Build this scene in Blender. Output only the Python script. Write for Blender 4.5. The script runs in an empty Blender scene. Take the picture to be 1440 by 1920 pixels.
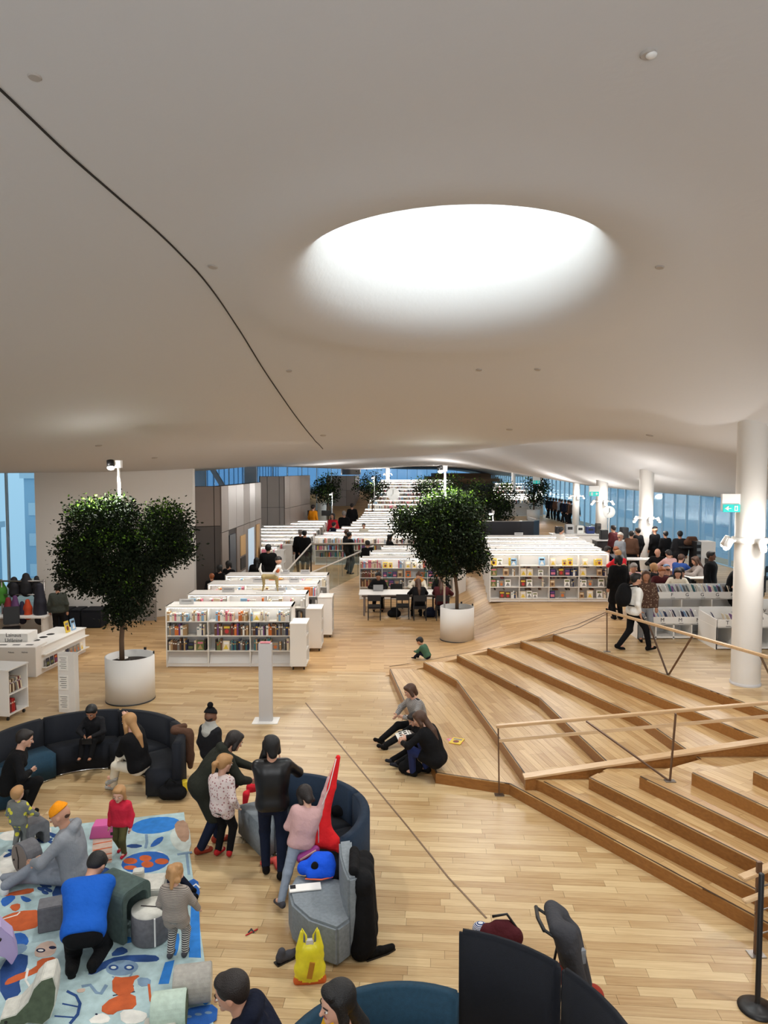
import bpy, bmesh, math, random
import numpy as np
from mathutils import Vector, Matrix, Euler
random.seed(7)
SC = bpy.context.scene
COL = SC.collection
PI = math.pi
# ------------------------------------------------------------------ camera, world, light, exposure
CAMZ, FPX, PITCH = 4.95, 1350.0, math.radians(3.4)
cd = bpy.data.cameras.new('camera'); cam = bpy.data.objects.new('camera', cd); COL.objects.link(cam)
cam.location = (0, 0, CAMZ); cam.rotation_euler = (PI/2 - PITCH, 0, 0)
cd.sensor_fit = 'VERTICAL'; cd.sensor_height = 36.0; cd.lens = FPX/1920*36.0
cd.clip_start = 0.05; cd.clip_end = 400
SC.camera = cam
SC.view_settings.view_transform = 'Standard'; SC.view_settings.look = 'None'
SC.view_settings.gamma = 1.0; SC.view_settings.use_curve_mapping = False
SC.view_settings.exposure = -0.12
SC.cycles.max_bounces = 6; SC.cycles.diffuse_bounces = 4; SC.cycles.glossy_bounces = 3
SC.cycles.transmission_bounces = 4; SC.cycles.transparent_max_bounces = 12
SC.cycles.caustics_reflective = False; SC.cycles.caustics_refractive = False
SC.cycles.sample_clamp_indirect = 4.0; SC.cycles.use_denoising = True
W = bpy.data.worlds.new('World'); SC.world = W; W.use_nodes = True
wn = W.node_tree; bg = wn.nodes['Background']
tc = wn.nodes.new('ShaderNodeTexCoord'); sp = wn.nodes.new('ShaderNodeSeparateXYZ')
rp = wn.nodes.new('ShaderNodeValToRGB')
mr = wn.nodes.new('ShaderNodeMapRange'); mr.inputs[1].default_value = -0.3; mr.inputs[2].default_value = 0.6
wn.links.new(tc.outputs['Generated'], sp.inputs[0]); wn.links.new(sp.outputs[2], mr.inputs[0])
wn.links.new(mr.outputs[0], rp.inputs[0]); wn.links.new(rp.outputs[0], bg.inputs[0])
rp.color_ramp.elements[0].position = 0.2; rp.color_ramp.elements[0].color = (0.34, 0.55, 0.70, 1)
rp.color_ramp.elements[1].position = 0.7; rp.color_ramp.elements[1].color = (0.55, 0.80, 0.95, 1)
bg.inputs[1].default_value = 1.3

def light(kind, name, loc, energy, color=(1, 1, 1), size=0.3, aim=None, spot=1.9, blend=0.6, shape=None):
    ld = bpy.data.lights.new(name, kind); ld.energy = energy; ld.color = color
    if kind == 'AREA':
        ld.size = size
        if shape: ld.shape = shape
    elif kind == 'SPOT':
        ld.shadow_soft_size = size; ld.spot_size = spot; ld.spot_blend = blend
    else: ld.shadow_soft_size = size
    o = bpy.data.objects.new(name, ld); COL.objects.link(o); o.location = loc
    if aim is not None:
        o.rotation_euler = (Vector(aim) - Vector(loc)).to_track_quat('-Z', 'Y').to_euler()
    return o
WARM = (1.0, 0.90, 0.78); NEUT = (1.0, 0.965, 0.925)
light('AREA', 'skylight_lamp', (1.05, 9.7, 9.2), 200, (0.90, 0.99, 1.0), 2.2, (1.05, 9.7, 0), shape='DISK')
light('AREA', 'gallery_fill', (0, -3.0, 7.4), 200, NEUT, 6.0, (0, 9, 0))  # added fill behind the camera, no fixture there
COOL = (0.93, 0.97, 1.0)
light('AREA', 'ceiling_fill', (0, -2.6, 4.4), 300, COOL, 3.0, (0, 12, 8.2))  # three unseen fills added to brighten the ceiling
light('AREA', 'ceiling_fill', (-9, 1.0, 3.6), 170, COOL, 2.5, (-3, 14, 6.5))
light('AREA', 'ceiling_fill', (10, 2.5, 3.6), 200, COOL, 2.5, (4, 14, 6.5))
for lx, ly, en in ((-3.6, 10.9, 600), (4.2, 10.9, 480), (-6.6, 6.0, 480), (5.4, 5.0, 620), (0.2, 4.3, 300)):
    light('SPOT', 'ceiling_spot', (lx, ly, 6.9 if ly > 9 else 7.5), en, NEUT, 0.10, (lx*0.8, ly - .2, 0), 2.3, 0.8)
for lx, ly, lz, en in ((-2, 19, 5.7, 420), (3, 20, 5.7, 360), (6, 25, 5.4, 300), (-3.5, 27, 5.2, 300), (0.5, 34, 5.2, 300),
                       (9.5, 20, 4.6, 260), (10.5, 29, 4.6, 260), (-9, 19, 4.5, 170)):
    light('AREA', 'room_fill', (lx, ly, lz), en*.55, NEUT, 2.2, (lx, ly + .01, 0), shape='DISK')  # soft fills added below the ceiling, not actual fixtures
for lx, ly, lz, en in ((-3.5, 36, 3.9, 150), (3, 38, 4.2, 160), (-3.5, 47, 3.9, 180), (4, 48, 4.2, 190), (9, 38, 3.6, 110), (9.5, 50, 3.6, 150), (-1, 60, 4.0, 240), (5, 64, 4.2, 260), (10, 70, 4.0, 200), (1, 82, 4.6, 240), (-6, 75, 4.2, 120), (9.5, 26, 3.9, 60)):
    light('POINT', 'hall_fill', (lx, ly, lz), en, NEUT, .06)  # bare point fills added to lift the far floor and ceiling
# ------------------------------------------------------------------ helpers
def P(px, py, z=0.0):
    """point of the plane at height z seen at a pixel of the 1440x1920 frame"""
    u = (px - 720)/FPX; v = (960 - py)/FPX
    c, s = math.cos(PITCH), math.sin(PITCH)
    dx, dy, dz = u, c + v*s, -s + v*c
    t = (z - CAMZ)/dz
    return Vector((dx*t, dy*t, z))
def D(px, py, y):
    u = (px - 720)/FPX; v = (960 - py)/FPX
    c, s = math.cos(PITCH), math.sin(PITCH)
    dx, dy, dz = u, c + v*s, -s + v*c
    t = y/dy
    return Vector((dx*t, y, CAMZ + dz*t))
def lin(c):
    return tuple(((x/255)/12.92 if x/255 <= .04045 else ((x/255 + .055)/1.055)**2.4) for x in c)
MATS = {}
def mat(name, rgb, rough=0.6, metal=0.0, emit=0.0, bump=0.0, bscale=60.0, var=0.0, vscale=8.0, spec=None, stretch=None, coat=0.0):
    """procedural material; rgb as 0-255 sRGB"""
    if name in MATS: return MATS[name]
    m = bpy.data.materials.new(name); m.use_nodes = True; MATS[name] = m
    nt = m.node_tree; b = nt.nodes['Principled BSDF']
    c = lin(rgb)
    b.inputs['Base Color'].default_value = (*c, 1); b.inputs['Roughness'].default_value = rough
    b.inputs['Metallic'].default_value = metal
    if spec is not None: b.inputs['Specular IOR Level'].default_value = spec
    if coat: b.inputs['Coat Weight'].default_value = coat
    if emit:
        b.inputs['Emission Color'].default_value = (*c, 1); b.inputs['Emission Strength'].default_value = emit
    if bump or var:
        tc = nt.nodes.new('ShaderNodeTexCoord'); n = nt.nodes.new('ShaderNodeTexNoise')
        n.inputs['Scale'].default_value = bscale if bump else vscale; n.inputs['Detail'].default_value = 3
        src = tc.outputs['Object']
        if stretch:
            mp = nt.nodes.new('ShaderNodeMapping'); mp.inputs['Scale'].default_value = stretch
            nt.links.new(src, mp.inputs[0]); src = mp.outputs[0]
        nt.links.new(src, n.inputs['Vector'])
        if bump:
            bp = nt.nodes.new('ShaderNodeBump'); bp.inputs['Strength'].default_value = bump; bp.inputs['Distance'].default_value = .015 if bscale < 20 else .01
            nt.links.new(n.outputs[0], bp.inputs['Height']); nt.links.new(bp.outputs[0], b.inputs['Normal'])
        if var:
            n2 = nt.nodes.new('ShaderNodeTexNoise'); n2.inputs['Scale'].default_value = vscale; n2.inputs['Detail'].default_value = 3
            nt.links.new(src, n2.inputs['Vector'])
            rr = nt.nodes.new('ShaderNodeValToRGB'); rr.color_ramp.elements[0].position = .3; rr.color_ramp.elements[1].position = .7
            rr.color_ramp.elements[0].color = (*[x*(1 - var) for x in c], 1); rr.color_ramp.elements[1].color = (*[min(1, x*(1 + var)) for x in c], 1)
            nt.links.new(n2.outputs[0], rr.inputs[0]); nt.links.new(rr.outputs[0], b.inputs['Base Color'])
    return m
def wood_mat(name, base, dark, ang=0.0, per_object=True, pattern=False, gloss=0.32):
    m = bpy.data.materials.new(name); m.use_nodes = True; MATS[name] = m
    nt = m.node_tree; b = nt.nodes['Principled BSDF']; L = nt.links.new; N = nt.nodes.new
    geo = N('ShaderNodeNewGeometry'); mp = N('ShaderNodeMapping'); mp.inputs['Rotation'].default_value = (0, 0, -ang)
    L(geo.outputs['Position'], mp.inputs[0])
    m2 = N('ShaderNodeMapping'); m2.inputs['Scale'].default_value = (1.3, 22, 22); L(mp.outputs[0], m2.inputs[0])
    n = N('ShaderNodeTexNoise'); n.inputs['Scale'].default_value = 1.6; n.inputs['Detail'].default_value = 5; L(m2.outputs[0], n.inputs['Vector'])
    if pattern:
        br = N('ShaderNodeTexBrick'); br.inputs['Scale'].default_value = 1.0
        br.inputs['Brick Width'].default_value = .95; br.inputs['Row Height'].default_value = .125; br.inputs['Mortar Size'].default_value = .003
        br.offset = .37; br.inputs['Color1'].default_value = (0, 0, 0, 1); br.inputs['Color2'].default_value = (1, 1, 1, 1); br.inputs['Mortar'].default_value = (.15, .15, .15, 1)
        L(mp.outputs[0], br.inputs['Vector']); tone = br.outputs['Color']
    elif per_object:
        oi = N('ShaderNodeObjectInfo'); tone = oi.outputs['Random']
    else:
        at = N('ShaderNodeAttribute'); at.attribute_name = 'tone'; tone = at.outputs['Fac']
    mx = N('ShaderNodeMath'); mx.operation = 'MULTIPLY_ADD'; L(tone, mx.inputs[0]); mx.inputs[1].default_value = .42
    ma = N('ShaderNodeMath'); ma.operation = 'MULTIPLY'; L(n.outputs[0], ma.inputs[0]); ma.inputs[1].default_value = .7; L(ma.outputs[0], mx.inputs[2])
    rr = N('ShaderNodeValToRGB'); rr.color_ramp.elements[0].position = .2; rr.color_ramp.elements[1].position = .85
    rr.color_ramp.elements[0].color = (*lin(dark), 1); rr.color_ramp.elements[1].color = (*lin(base), 1)
    L(mx.outputs[0], rr.inputs[0]); L(rr.outputs[0], b.inputs['Base Color'])
    b.inputs['Roughness'].default_value = gloss; b.inputs['Specular IOR Level'].default_value = .45
    return m
def link(name, me, m=None, parent=None):
    o = bpy.data.objects.new(name, me); COL.objects.link(o)
    if m is not None and not me.materials:
        for x in (m if isinstance(m, (list, tuple)) else [m]): me.materials.append(x)
    if parent is not None: o.parent = parent
    return o
class MB:
    """collects simple solids, then links them as ONE mesh object"""
    def __init__(s): s.v = []; s.f = []; s.mi = []; s.sm = []; s.m = 0; s.X = None
    def add(s, vs, fs, smooth=False):
        o = len(s.v)
        if s.X is not None: vs = [s.X @ Vector(v) for v in vs]
        s.v += [tuple(v) for v in vs]
        for f in fs: s.f.append(tuple(i + o for i in f)); s.mi.append(s.m); s.sm.append(smooth)
        return s
    def box(s, c, d, rz=0.0, rot=None):
        x, y, z = d[0]/2, d[1]/2, d[2]/2
        R = rot if rot is not None else Matrix.Rotation(rz, 3, 'Z')
        vs = [Vector(c) + R @ Vector((sx*x, sy*y, sz*z)) for sz in (-1, 1) for sy in (-1, 1) for sx in (-1, 1)]
        return s.add(vs, [(0, 2, 3, 1), (4, 5, 7, 6), (0, 1, 5, 4), (2, 6, 7, 3), (0, 4, 6, 2), (1, 3, 7, 5)])
    def bar(s, a, b, w, h=None):
        a, b = Vector(a), Vector(b); h = h or w
        d = b - a; q = d.to_track_quat('Z', 'Y').to_matrix()
        return s.box((a + b)/2, (w, h, d.length), rot=q)
    def tube(s, pts, r, n=10, cap=True, r2=None):
        pts = [Vector(p) for p in pts]; k = len(pts)
        rs = r if isinstance(r, (list, tuple)) else [r + ((r2 - r)*i/(k - 1) if r2 is not None else 0) for i in range(k)]
        vs = []; fs = []
        up = None
        for i, p in enumerate(pts):
            t = (pts[min(i + 1, k - 1)] - pts[max(i - 1, 0)]).normalized()
            if up is None: up = t.orthogonal().normalized()
            up = (up - t*up.dot(t));
            up = up.normalized() if up.length > 1e-6 else t.orthogonal().normalized()
            w = t.cross(up)
            for j in range(n):
                a = 2*PI*j/n; vs.append(p + (up*math.cos(a) + w*math.sin(a))*rs[i])
        for i in range(k - 1):
            for j in range(n): fs.append((i*n + j, i*n + (j + 1) % n, (i + 1)*n + (j + 1) % n, (i + 1)*n + j))
        if cap: fs.append(tuple(range(n - 1, -1, -1))); fs.append(tuple((k - 1)*n + j for j in range(n)))
        return s.add(vs, fs, True)
    def lathe(s, prof, n=32, c=(0, 0, 0)):
        vs = []; fs = []; k = len(prof)
        for r, z in prof:
            for j in range(n): a = 2*PI*j/n; vs.append((c[0] + r*math.cos(a), c[1] + r*math.sin(a), c[2] + z))
        for i in range(k - 1):
            for j in range(n): fs.append((i*n + j, i*n + (j + 1) % n, (i + 1)*n + (j + 1) % n, (i + 1)*n + j))
        return s.add(vs, fs, True)
    def disc(s, r, z, n=32, c=(0, 0), flip=False):
        vs = [(c[0] + r*math.cos(2*PI*j/n), c[1] + r*math.sin(2*PI*j/n), z) for j in range(n)]
        return s.add(vs, [tuple(range(n))[::-1] if flip else tuple(range(n))])
    def prism(s, poly, z0, z1):
        n = len(poly); vs = [(p[0], p[1], z0) for p in poly] + [(p[0], p[1], z1) for p in poly]
        fs = [tuple(range(n))[::-1], tuple(range(n, 2*n))] + [(i, (i + 1) % n, n + (i + 1) % n, n + i) for i in range(n)]
        return s.add(vs, fs)
    def extr(s, poly, axis_o, ax, ay, an, t):
        """polygon (a,b) in frame origin/ax/ay extruded along an by t"""
        o, ax, ay, an = Vector(axis_o), Vector(ax), Vector(ay), Vector(an); n = len(poly)
        vs = [o + ax*p[0] + ay*p[1] for p in poly] + [o + ax*p[0] + ay*p[1] + an*t for p in poly]
        fs = [tuple(range(n))[::-1], tuple(range(n, 2*n))] + [(i, (i + 1) % n, n + (i + 1) % n, n + i) for i in range(n)]
        return s.add(vs, fs)
    def ball(s, c, r, n=12, m=8, R=None):
        r = r if isinstance(r, (tuple, list)) else (r, r, r); vs = []; fs = []
        for i in range(1, m):
            th = PI*i/m
            for j in range(n):
                a = 2*PI*j/n; v = Vector((r[0]*math.sin(th)*math.cos(a), r[1]*math.sin(th)*math.sin(a), r[2]*math.cos(th)))
                vs.append(Vector(c) + (R @ v if R is not None else v))
        tz = Vector((0, 0, r[2])); tz = R @ tz if R is not None else tz
        vs.append(Vector(c) + tz); vs.append(Vector(c) - tz); T = len(vs) - 2
        for i in range(m - 2):
            for j in range(n): fs.append((i*n + j, (i + 1)*n + j, (i + 1)*n + (j + 1) % n, i*n + (j + 1) % n))
        for j in range(n): fs.append((T, j, (j + 1) % n)); fs.append((T + 1, (m - 2)*n + (j + 1) % n, (m - 2)*n + j))
        return s.add(vs, fs, True)
    def mesh(s, name, mats):
        me = bpy.data.meshes.new(name); me.from_pydata(s.v, [], s.f)
        for x in (mats if isinstance(mats, (list, tuple)) else [mats]): me.materials.append(x)
        me.polygons.foreach_set('material_index', s.mi); me.polygons.foreach_set('use_smooth', s.sm); me.update(); return me
    def build(s, name, mats, parent=None, bevel=0.0):
        me = s.mesh(name, mats)
        if bevel:
            bm = bmesh.new(); bm.from_mesh(me)
            bmesh.ops.remove_doubles(bm, verts=bm.verts, dist=1e-5)
            es = [e for e in bm.edges if len(e.link_faces) == 2 and e.calc_face_angle(0) > .6]
            bmesh.ops.bevel(bm, geom=es, offset=bevel, segments=2, affect='EDGES', clamp_overlap=True)
            bm.to_mesh(me); bm.free()
        return link(name, me, None, parent)
def tag(o, label=None, cat=None, group=None, kind=None):
    if label: o['label'] = label
    if cat: o['category'] = cat
    if group: o['group'] = group
    if kind: o['kind'] = kind
    return o
def thing(name, label, cat, loc=(0, 0, 0), rz=0.0, group=None):
    o = bpy.data.objects.new(name, None); COL.objects.link(o); o.location = loc; o.rotation_euler = (0, 0, rz)
    o.empty_display_size = .1
    return tag(o, label, cat, group)
def kids(o): return [c for c in COL.objects if c.parent == o]
def copy_tree(o, parent=None):
    c = o.copy(); COL.objects.link(c)
    if parent is not None: c.parent = parent
    for ch in TREE.get(o.name, []): 
        copy_tree(ch, c)
    return c
TREE = {}
def remember(root):
    """store the children of a finished prototype for fast copying"""
    allo = list(COL.objects)
    for o in allo:
        if o.parent is not None: TREE.setdefault(o.parent.name, [])
    def rec(r):
        TREE[r.name] = [o for o in allo if o.parent == r]
        for c in TREE[r.name]: rec(c)
    rec(root)
def ss(a, b, x):
    t = min(1, max(0, (x - a)/(b - a))); return t*t*(3 - 2*t)
def text_mesh(name, s, size, m, parent, loc, rot, extrude=0.001):
    cu = bpy.data.curves.new(name, 'FONT'); cu.body = s; cu.size = size; cu.extrude = extrude; cu.align_x = 'CENTER'; cu.align_y = 'CENTER'
    o = bpy.data.objects.new('tmp_text', cu); COL.objects.link(o)
    dg = bpy.context.evaluated_depsgraph_get(); me = bpy.data.meshes.new_from_object(o.evaluated_get(dg)); me.name = name
    bpy.data.objects.remove(o); me.materials.clear(); me.materials.append(m)
    t = bpy.data.objects.new(name, me); COL.objects.link(t); t.parent = parent; t.location = loc; t.rotation_euler = rot
    return t
# common materials
M_white = mat('white_lacquer', (236, 234, 230), .45)
M_white2 = mat('white_matt', (228, 225, 220), .7)
M_greyw = mat('pale_grey', (196, 194, 194), .5)
M_black = mat('black_plastic', (18, 18, 20), .45)
M_steel = mat('brushed_steel', (150, 146, 142), .35, .9)
M_chrome = mat('chrome', (200, 200, 200), .15, 1.0)
M_paper = mat('paper', (240, 238, 232), .8)
M_ink = mat('ink', (25, 25, 28), .8)
M_led = mat('led_strip', (255, 250, 240), .5, emit=24.0)
M_lamp = mat('lamp_glow', (255, 250, 240), .5, emit=30.0)
# ------------------------------------------------------------------ floor levels and stairs
RIS = 0.17; TOP = 6*RIS; PLA = math.radians(-4)
def terrain(x, y):
    q = ((x - 4.03)*3.2 - (y - 17)*2.1)/3.83
    z1 = TOP*min(1, max(0, 1 + q/3.26))
    z2 = .6*ss(2.3, 3.8, x) + (TOP - .6)*ss(7.5, 8.6, x)
    z = z1 + (z2 - z1)*ss(19.5, 22.5, y)
    far = 2.3*ss(54, 82, y)
    return max(z, far) if y > 50 else z
M_oakbase = mat('oak_underlay', (84, 58, 34), .8)
M_oak_obj = wood_mat('oak_plank', (210, 184, 140), (160, 124, 80), PLA, True)
M_oak_tone = wood_mat('oak_planks_toned', (210, 184, 140), (160, 124, 80), PLA, False)
M_oak_far = wood_mat('oak_floor_far', (206, 172, 124), (158, 118, 72), 0, False, True, gloss=.42)
M_oak_step = wood_mat('oak_tread_plank', (208, 176, 128), (158, 118, 70), math.radians(-60), True)
M_oak_step2 = wood_mat('oak_tread_toned', (208, 176, 128), (158, 118, 70), math.radians(-75), False)
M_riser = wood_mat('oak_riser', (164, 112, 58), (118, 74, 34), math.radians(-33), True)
M_line = mat('dark_inlay', (58, 38, 24), .5)
M_rail = wood_mat('oak_rail', (222, 194, 156), (190, 152, 108), 0, True)
floor = MB().add([(-16, -6, -.02), (15, -6, -.02), (15, 17.3, -.02), (-16, 17.3, -.02)], [(0, 1, 2, 3)]).build('floor', M_oakbase)
tag(floor, kind='structure')
# far floor, gently ramped
xs = list(np.arange(-16, 15.01, .5)); ys = list(np.arange(17, 40, .5)) + list(np.arange(40, 110.1, 2.0))
vv = [(x, y, terrain(x, y) - .001) for y in ys for x in xs]; nx = len(xs)
ff = [(j*nx + i, j*nx + i + 1, (j + 1)*nx + i + 1, (j + 1)*nx + i) for j in range(len(ys) - 1) for i in range(nx - 1)]
ff_ = MB(); ff_.add(vv, ff, True)
for i in range(nx - 1):
    if xs[i] < 6: ff_.add([(xs[i], 17, -.02), (xs[i+1], 17, -.02), (xs[i+1], 17, terrain(xs[i+1], 17) - .001), (xs[i], 17, terrain(xs[i], 17) - .001)], [(0, 1, 2, 3)])
fo = ff_.build('floor', M_oak_far); tag(fo, kind='structure')
# planks
def plank_rows(x0, x1, y0, y1, w, lens, rnd):
    y = y0
    while y < y1:
        x = x0 - rnd.random()*1.2
        while x < x1:
            l = rnd.choice(lens); yield x, y, l; x += l
        y += w
def inframe(p, m=60, top=0):
    c, s = math.cos(PITCH), math.sin(PITCH); d = Vector(p) - Vector((0, 0, CAMZ))
    f = d.y*c - d.z*s
    if f < .3: return False
    u = d.x/f*FPX + 720; v = 960 - (d.y*s + d.z*c)/f*FPX
    return -m < u < 1440 + m and -m < v < 1920 + m
def inpoly(pt, poly):
    x, y = pt[0], pt[1]; r = False; n = len(poly)
    for i in range(n):
        x1, y1 = poly[i][0], poly[i][1]; x2, y2 = poly[(i + 1) % n][0], poly[(i + 1) % n][1]
        if (y1 > y) != (y2 > y) and x < (x2 - x1)*(y - y1)/(y2 - y1) + x1: r = not r
    return r
def W2(px, py, k): p = P(px, py, k*RIS); return (p.x, p.y)
YB = 17.0
E = {1: [W2(730, 1249, 1), W2(817, 1449, 1)],
     2: [W2(793, 1239, 2), W2(856, 1276, 2), W2(934, 1383, 2), W2(983, 1452, 2)],
     3: [W2(856, 1227, 3), W2(1011, 1309, 3), W2(1080, 1375, 3), W2(1146, 1437, 3)],
     4: [W2(914, 1216, 4), W2(1080, 1290, 4), W2(1182, 1337, 4), W2(1205, 1349, 4), W2(1312, 1424, 4)],
     5: [W2(978, 1205, 5), W2(1080, 1246, 5), W2(1280, 1326, 5), W2(1440, 1392, 5), W2(1490, 1414, 5)],
     6: [W2(1041, 1193, 6), W2(1080, 1206, 6), W2(1385, 1314, 6), W2(1440, 1335, 6), W2(1640, 1408, 6)]}
def ext(a, b, t): return (b[0] + (b[0] - a[0])*t, b[1] + (b[1] - a[1])*t)
Lw = {1: [W2(955, 1470, 1), W2(1420, 1722, 1)], 2: [W2(1018, 1466, 2), W2(1419, 1670, 2)], 3: [W2(1104, 1458, 3), W2(1421, 1617, 3)],
      4: [W2(1199, 1456, 4), W2(1440, 1572, 4)], 5: [W2(1297, 1449, 5), W2(1440, 1516, 5)], 6: [W2(1412, 1447, 6), W2(1440, 1460, 6)]}
LEV = {}
for k in range(1, 7):
    e = list(E[k])
    e[0] = (e[0][0], YB)
    l = list(Lw[k]); l.append(ext(l[0], l[-1], .45 if k < 4 else (1.0 if k < 5 else 2.0)))
    if k == 6: l[-1] = (7.9, 8.0)
    LEV[k] = e + l + [(14.0, l[-1][1]), (14.0, YB)]
def clip_rect(poly, c, ux, uy, a0, a1, b0, b1):
    """clip polygon to the rectangle a in [a0,a1], b in [b0,b1] in the frame c,ux,uy"""
    pts = [((p[0] - c[0])*ux[0] + (p[1] - c[1])*ux[1], (p[0] - c[0])*uy[0] + (p[1] - c[1])*uy[1]) for p in poly]
    for ax, lim, sg in ((0, a0, 1), (0, a1, -1), (1, b0, 1), (1, b1, -1)):
        out = []
        for i in range(len(pts)):
            p, q = pts[i], pts[(i + 1) % len(pts)]
            ip = (p[ax] - lim)*sg >= 0; iq = (q[ax] - lim)*sg >= 0
            if ip: out.append(p)
            if ip != iq:
                t = (lim - p[ax])/(q[ax] - p[ax]); out.append((p[0] + (q[0] - p[0])*t, p[1] + (q[1] - p[1])*t))
        pts = out
        if len(pts) < 3: return None
    res = []
    for a, b in pts:
        w = (c[0] + ux[0]*a + uy[0]*b, c[1] + ux[1]*a + uy[1]*b)
        if not res or math.dist(res[-1], w) > .004: res.append(w)
    if len(res) > 2 and math.dist(res[0], res[-1]) < .004: res.pop()
    if len(res) < 3: return None
    ar = abs(sum(res[i][0]*res[(i + 1) % len(res)][1] - res[(i + 1) % len(res)][0]*res[i][1] for i in range(len(res))))/2
    return res if ar > .004 else None
# floor planks: the nearest ones one by one, the rest joined
rnd = random.Random(3)
cp, sp_ = math.cos(PLA), math.sin(PLA)
LENS = (.52, .74, .95, 1.18, 1.5); PW = .128
PM = {l: MB().box((0, 0, -.01), (l - .003, PW - .003, .02)).mesh('plank', M_oak_obj) for l in LENS}
cand = []
for x, y, l in plank_rows(-17, 15, 3.0, 21.5, PW, LENS, rnd):
    cx, cy = x + l/2, y
    wx, wy = cx*cp - cy*sp_, cx*sp_ + cy*cp
    if wy > 17.3 or wy < 4.5: continue
    if not any(inframe((wx + dx, wy, 0), 700) for dx in (-l/2, 0, l/2)): continue
    inn = [inpoly((wx + dx*cp, wy + dy), LEV[1]) for dx in (-l/2, l/2) for dy in (-.06, .06)]
    if all(inn): continue
    cand.append((wy, wx, l))
cand.sort()
c_in = [c for c in cand if any(inframe((c[1] + dx, c[0], 0), 20) for dx in (-c[2]/2, 0, c[2]/2))]
near = c_in[:298]; nset = set(near); cand = near + [c for c in cand if c not in nset]
for wy, wx, l in cand[:298]:
    o = link('plank', PM[l], None, floor); o.location = (wx, wy, 0); o.rotation_euler = (0, 0, PLA)
def toned(mb, name, m, tones, parent):
    me = mb.mesh(name, m); at = me.attributes.new('tone', 'FLOAT', 'FACE'); at.data.foreach_set('value', tones)
    return link(name, me, None, parent)
mb = MB(); tones = []
for wy, wx, l in cand[298:]:
    mb.box((wx, wy, -.01), (l - .003, PW - .003, .02), PLA); tones += [rnd.random()]*6
tag(toned(mb, 'plank', M_oak_tone, tones, floor), kind='stuff')
# stairs
stair = thing('staircase', 'broad oak staircase of six angular levels rising to the right', 'stairs', (0, 0, 0))
sang = math.radians(-33); ux = (math.cos(sang), math.sin(sang)); uy = (-ux[1], ux[0])
n_single = 0
for k in range(1, 7):
    poly = LEV[k]; z0, z1 = (k - 1)*RIS, k*RIS
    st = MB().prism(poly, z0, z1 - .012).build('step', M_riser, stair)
    nxt = LEV.get(k + 1); mb = MB(); tones = []
    zones = ((-79, 10.72, 40), (-60, -10, 10.72)) if k < 6 else ((-3, -10, 40),)
    b = -14.0
    for ad, ylo, yhi in zones:
     ang = math.radians(ad); poly = clip_rect(LEV[k], (0, 0), (1, 0), (0, 1), -50, 50, ylo, yhi); b = -16.0
     if poly is None: continue
     ux = (math.cos(ang), math.sin(ang)); uy = (-ux[1], ux[0])
     while b < 16:
        a = -16 - rnd.random()
        while a < 16:
            l = rnd.choice(LENS)
            r = clip_rect(poly, (4, 12), ux, uy, a, a + l - .003, b, b + .117)
            a += l
            if r is None: continue
            if nxt and all(inpoly(p, nxt) for p in r): continue
            if not any(inframe((p[0], p[1], z1), 600) for p in r): continue
            cc = (sum(p[0] for p in r)/len(r), sum(p[1] for p in r)/len(r))
            if n_single < 296 and cc[1] < 10.6 and inframe((*cc, z1), 10):
                pl = MB().prism(r, z1 - .012, z1).build('plank', M_oak_step, st); n_single += 1
            else:
                mb.prism(r, z1 - .012, z1); tones += [rnd.random()]*(len(r) + 2)
        b += .12
    if mb.v: tag(toned(mb, 'plank', M_oak_step2 if k < 6 else M_oak_tone, tones, st), kind='stuff')
    # dark inlay along the edge
    nb = MB()
    pts = [Vector((p[0], p[1], z1 + .001)) for p in E[k]]; pts[0].y = YB
    lw = [Vector((p[0], p[1], z1 + .001)) for p in Lw[k]]
    if k < 5: lw.append(Vector((*LEV[k][len(E[k]) + 2][:2], z1 + .001)))
    for seq in (pts, lw) if k > 1 else (pts + lw,):
        for i in range(len(seq) - 1):
            d = (seq[i + 1] - seq[i]).normalized(); nn = Vector((-d.y, d.x, 0))
            if nn.dot(Vector((8, 14, 0)) - Vector((seq[i].x, seq[i].y, 0))) < 0: nn = -nn
            nb.bar(seq[i] + nn*.018, seq[i + 1] + nn*.018, .022, .004)
    nb.build('nosing', M_line, st)
# sloped curb between the two flights
a = P(984, 1458, 2*RIS); 
cu = thing('stair_curb', 'pale oak curb board sloping up between the two flights of stairs', 'curb', (a.x, a.y, 0))
p0 = Vector((a.x, a.y, 2*RIS)); p1 = Vector((8.2, a.y + .05, TOP + .26))
nrm = MB()
q = [(0, -.18), (0, .012), ((p1 - p0).x, p1.z - p0.z), ((p1 - p0).x, -.3)]
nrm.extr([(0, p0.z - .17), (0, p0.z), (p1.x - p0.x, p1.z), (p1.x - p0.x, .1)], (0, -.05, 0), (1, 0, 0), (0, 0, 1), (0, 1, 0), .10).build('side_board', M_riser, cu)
nrm = MB(); nrm.extr([(-.02, p0.z), (-.02, p0.z + .03), (p1.x - p0.x, p1.z + .03), (p1.x - p0.x, p1.z)], (0, -.08, 0), (1, 0, 0), (0, 0, 1), (0, 1, 0), .16).build('cap_board', M_rail, cu)
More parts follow.
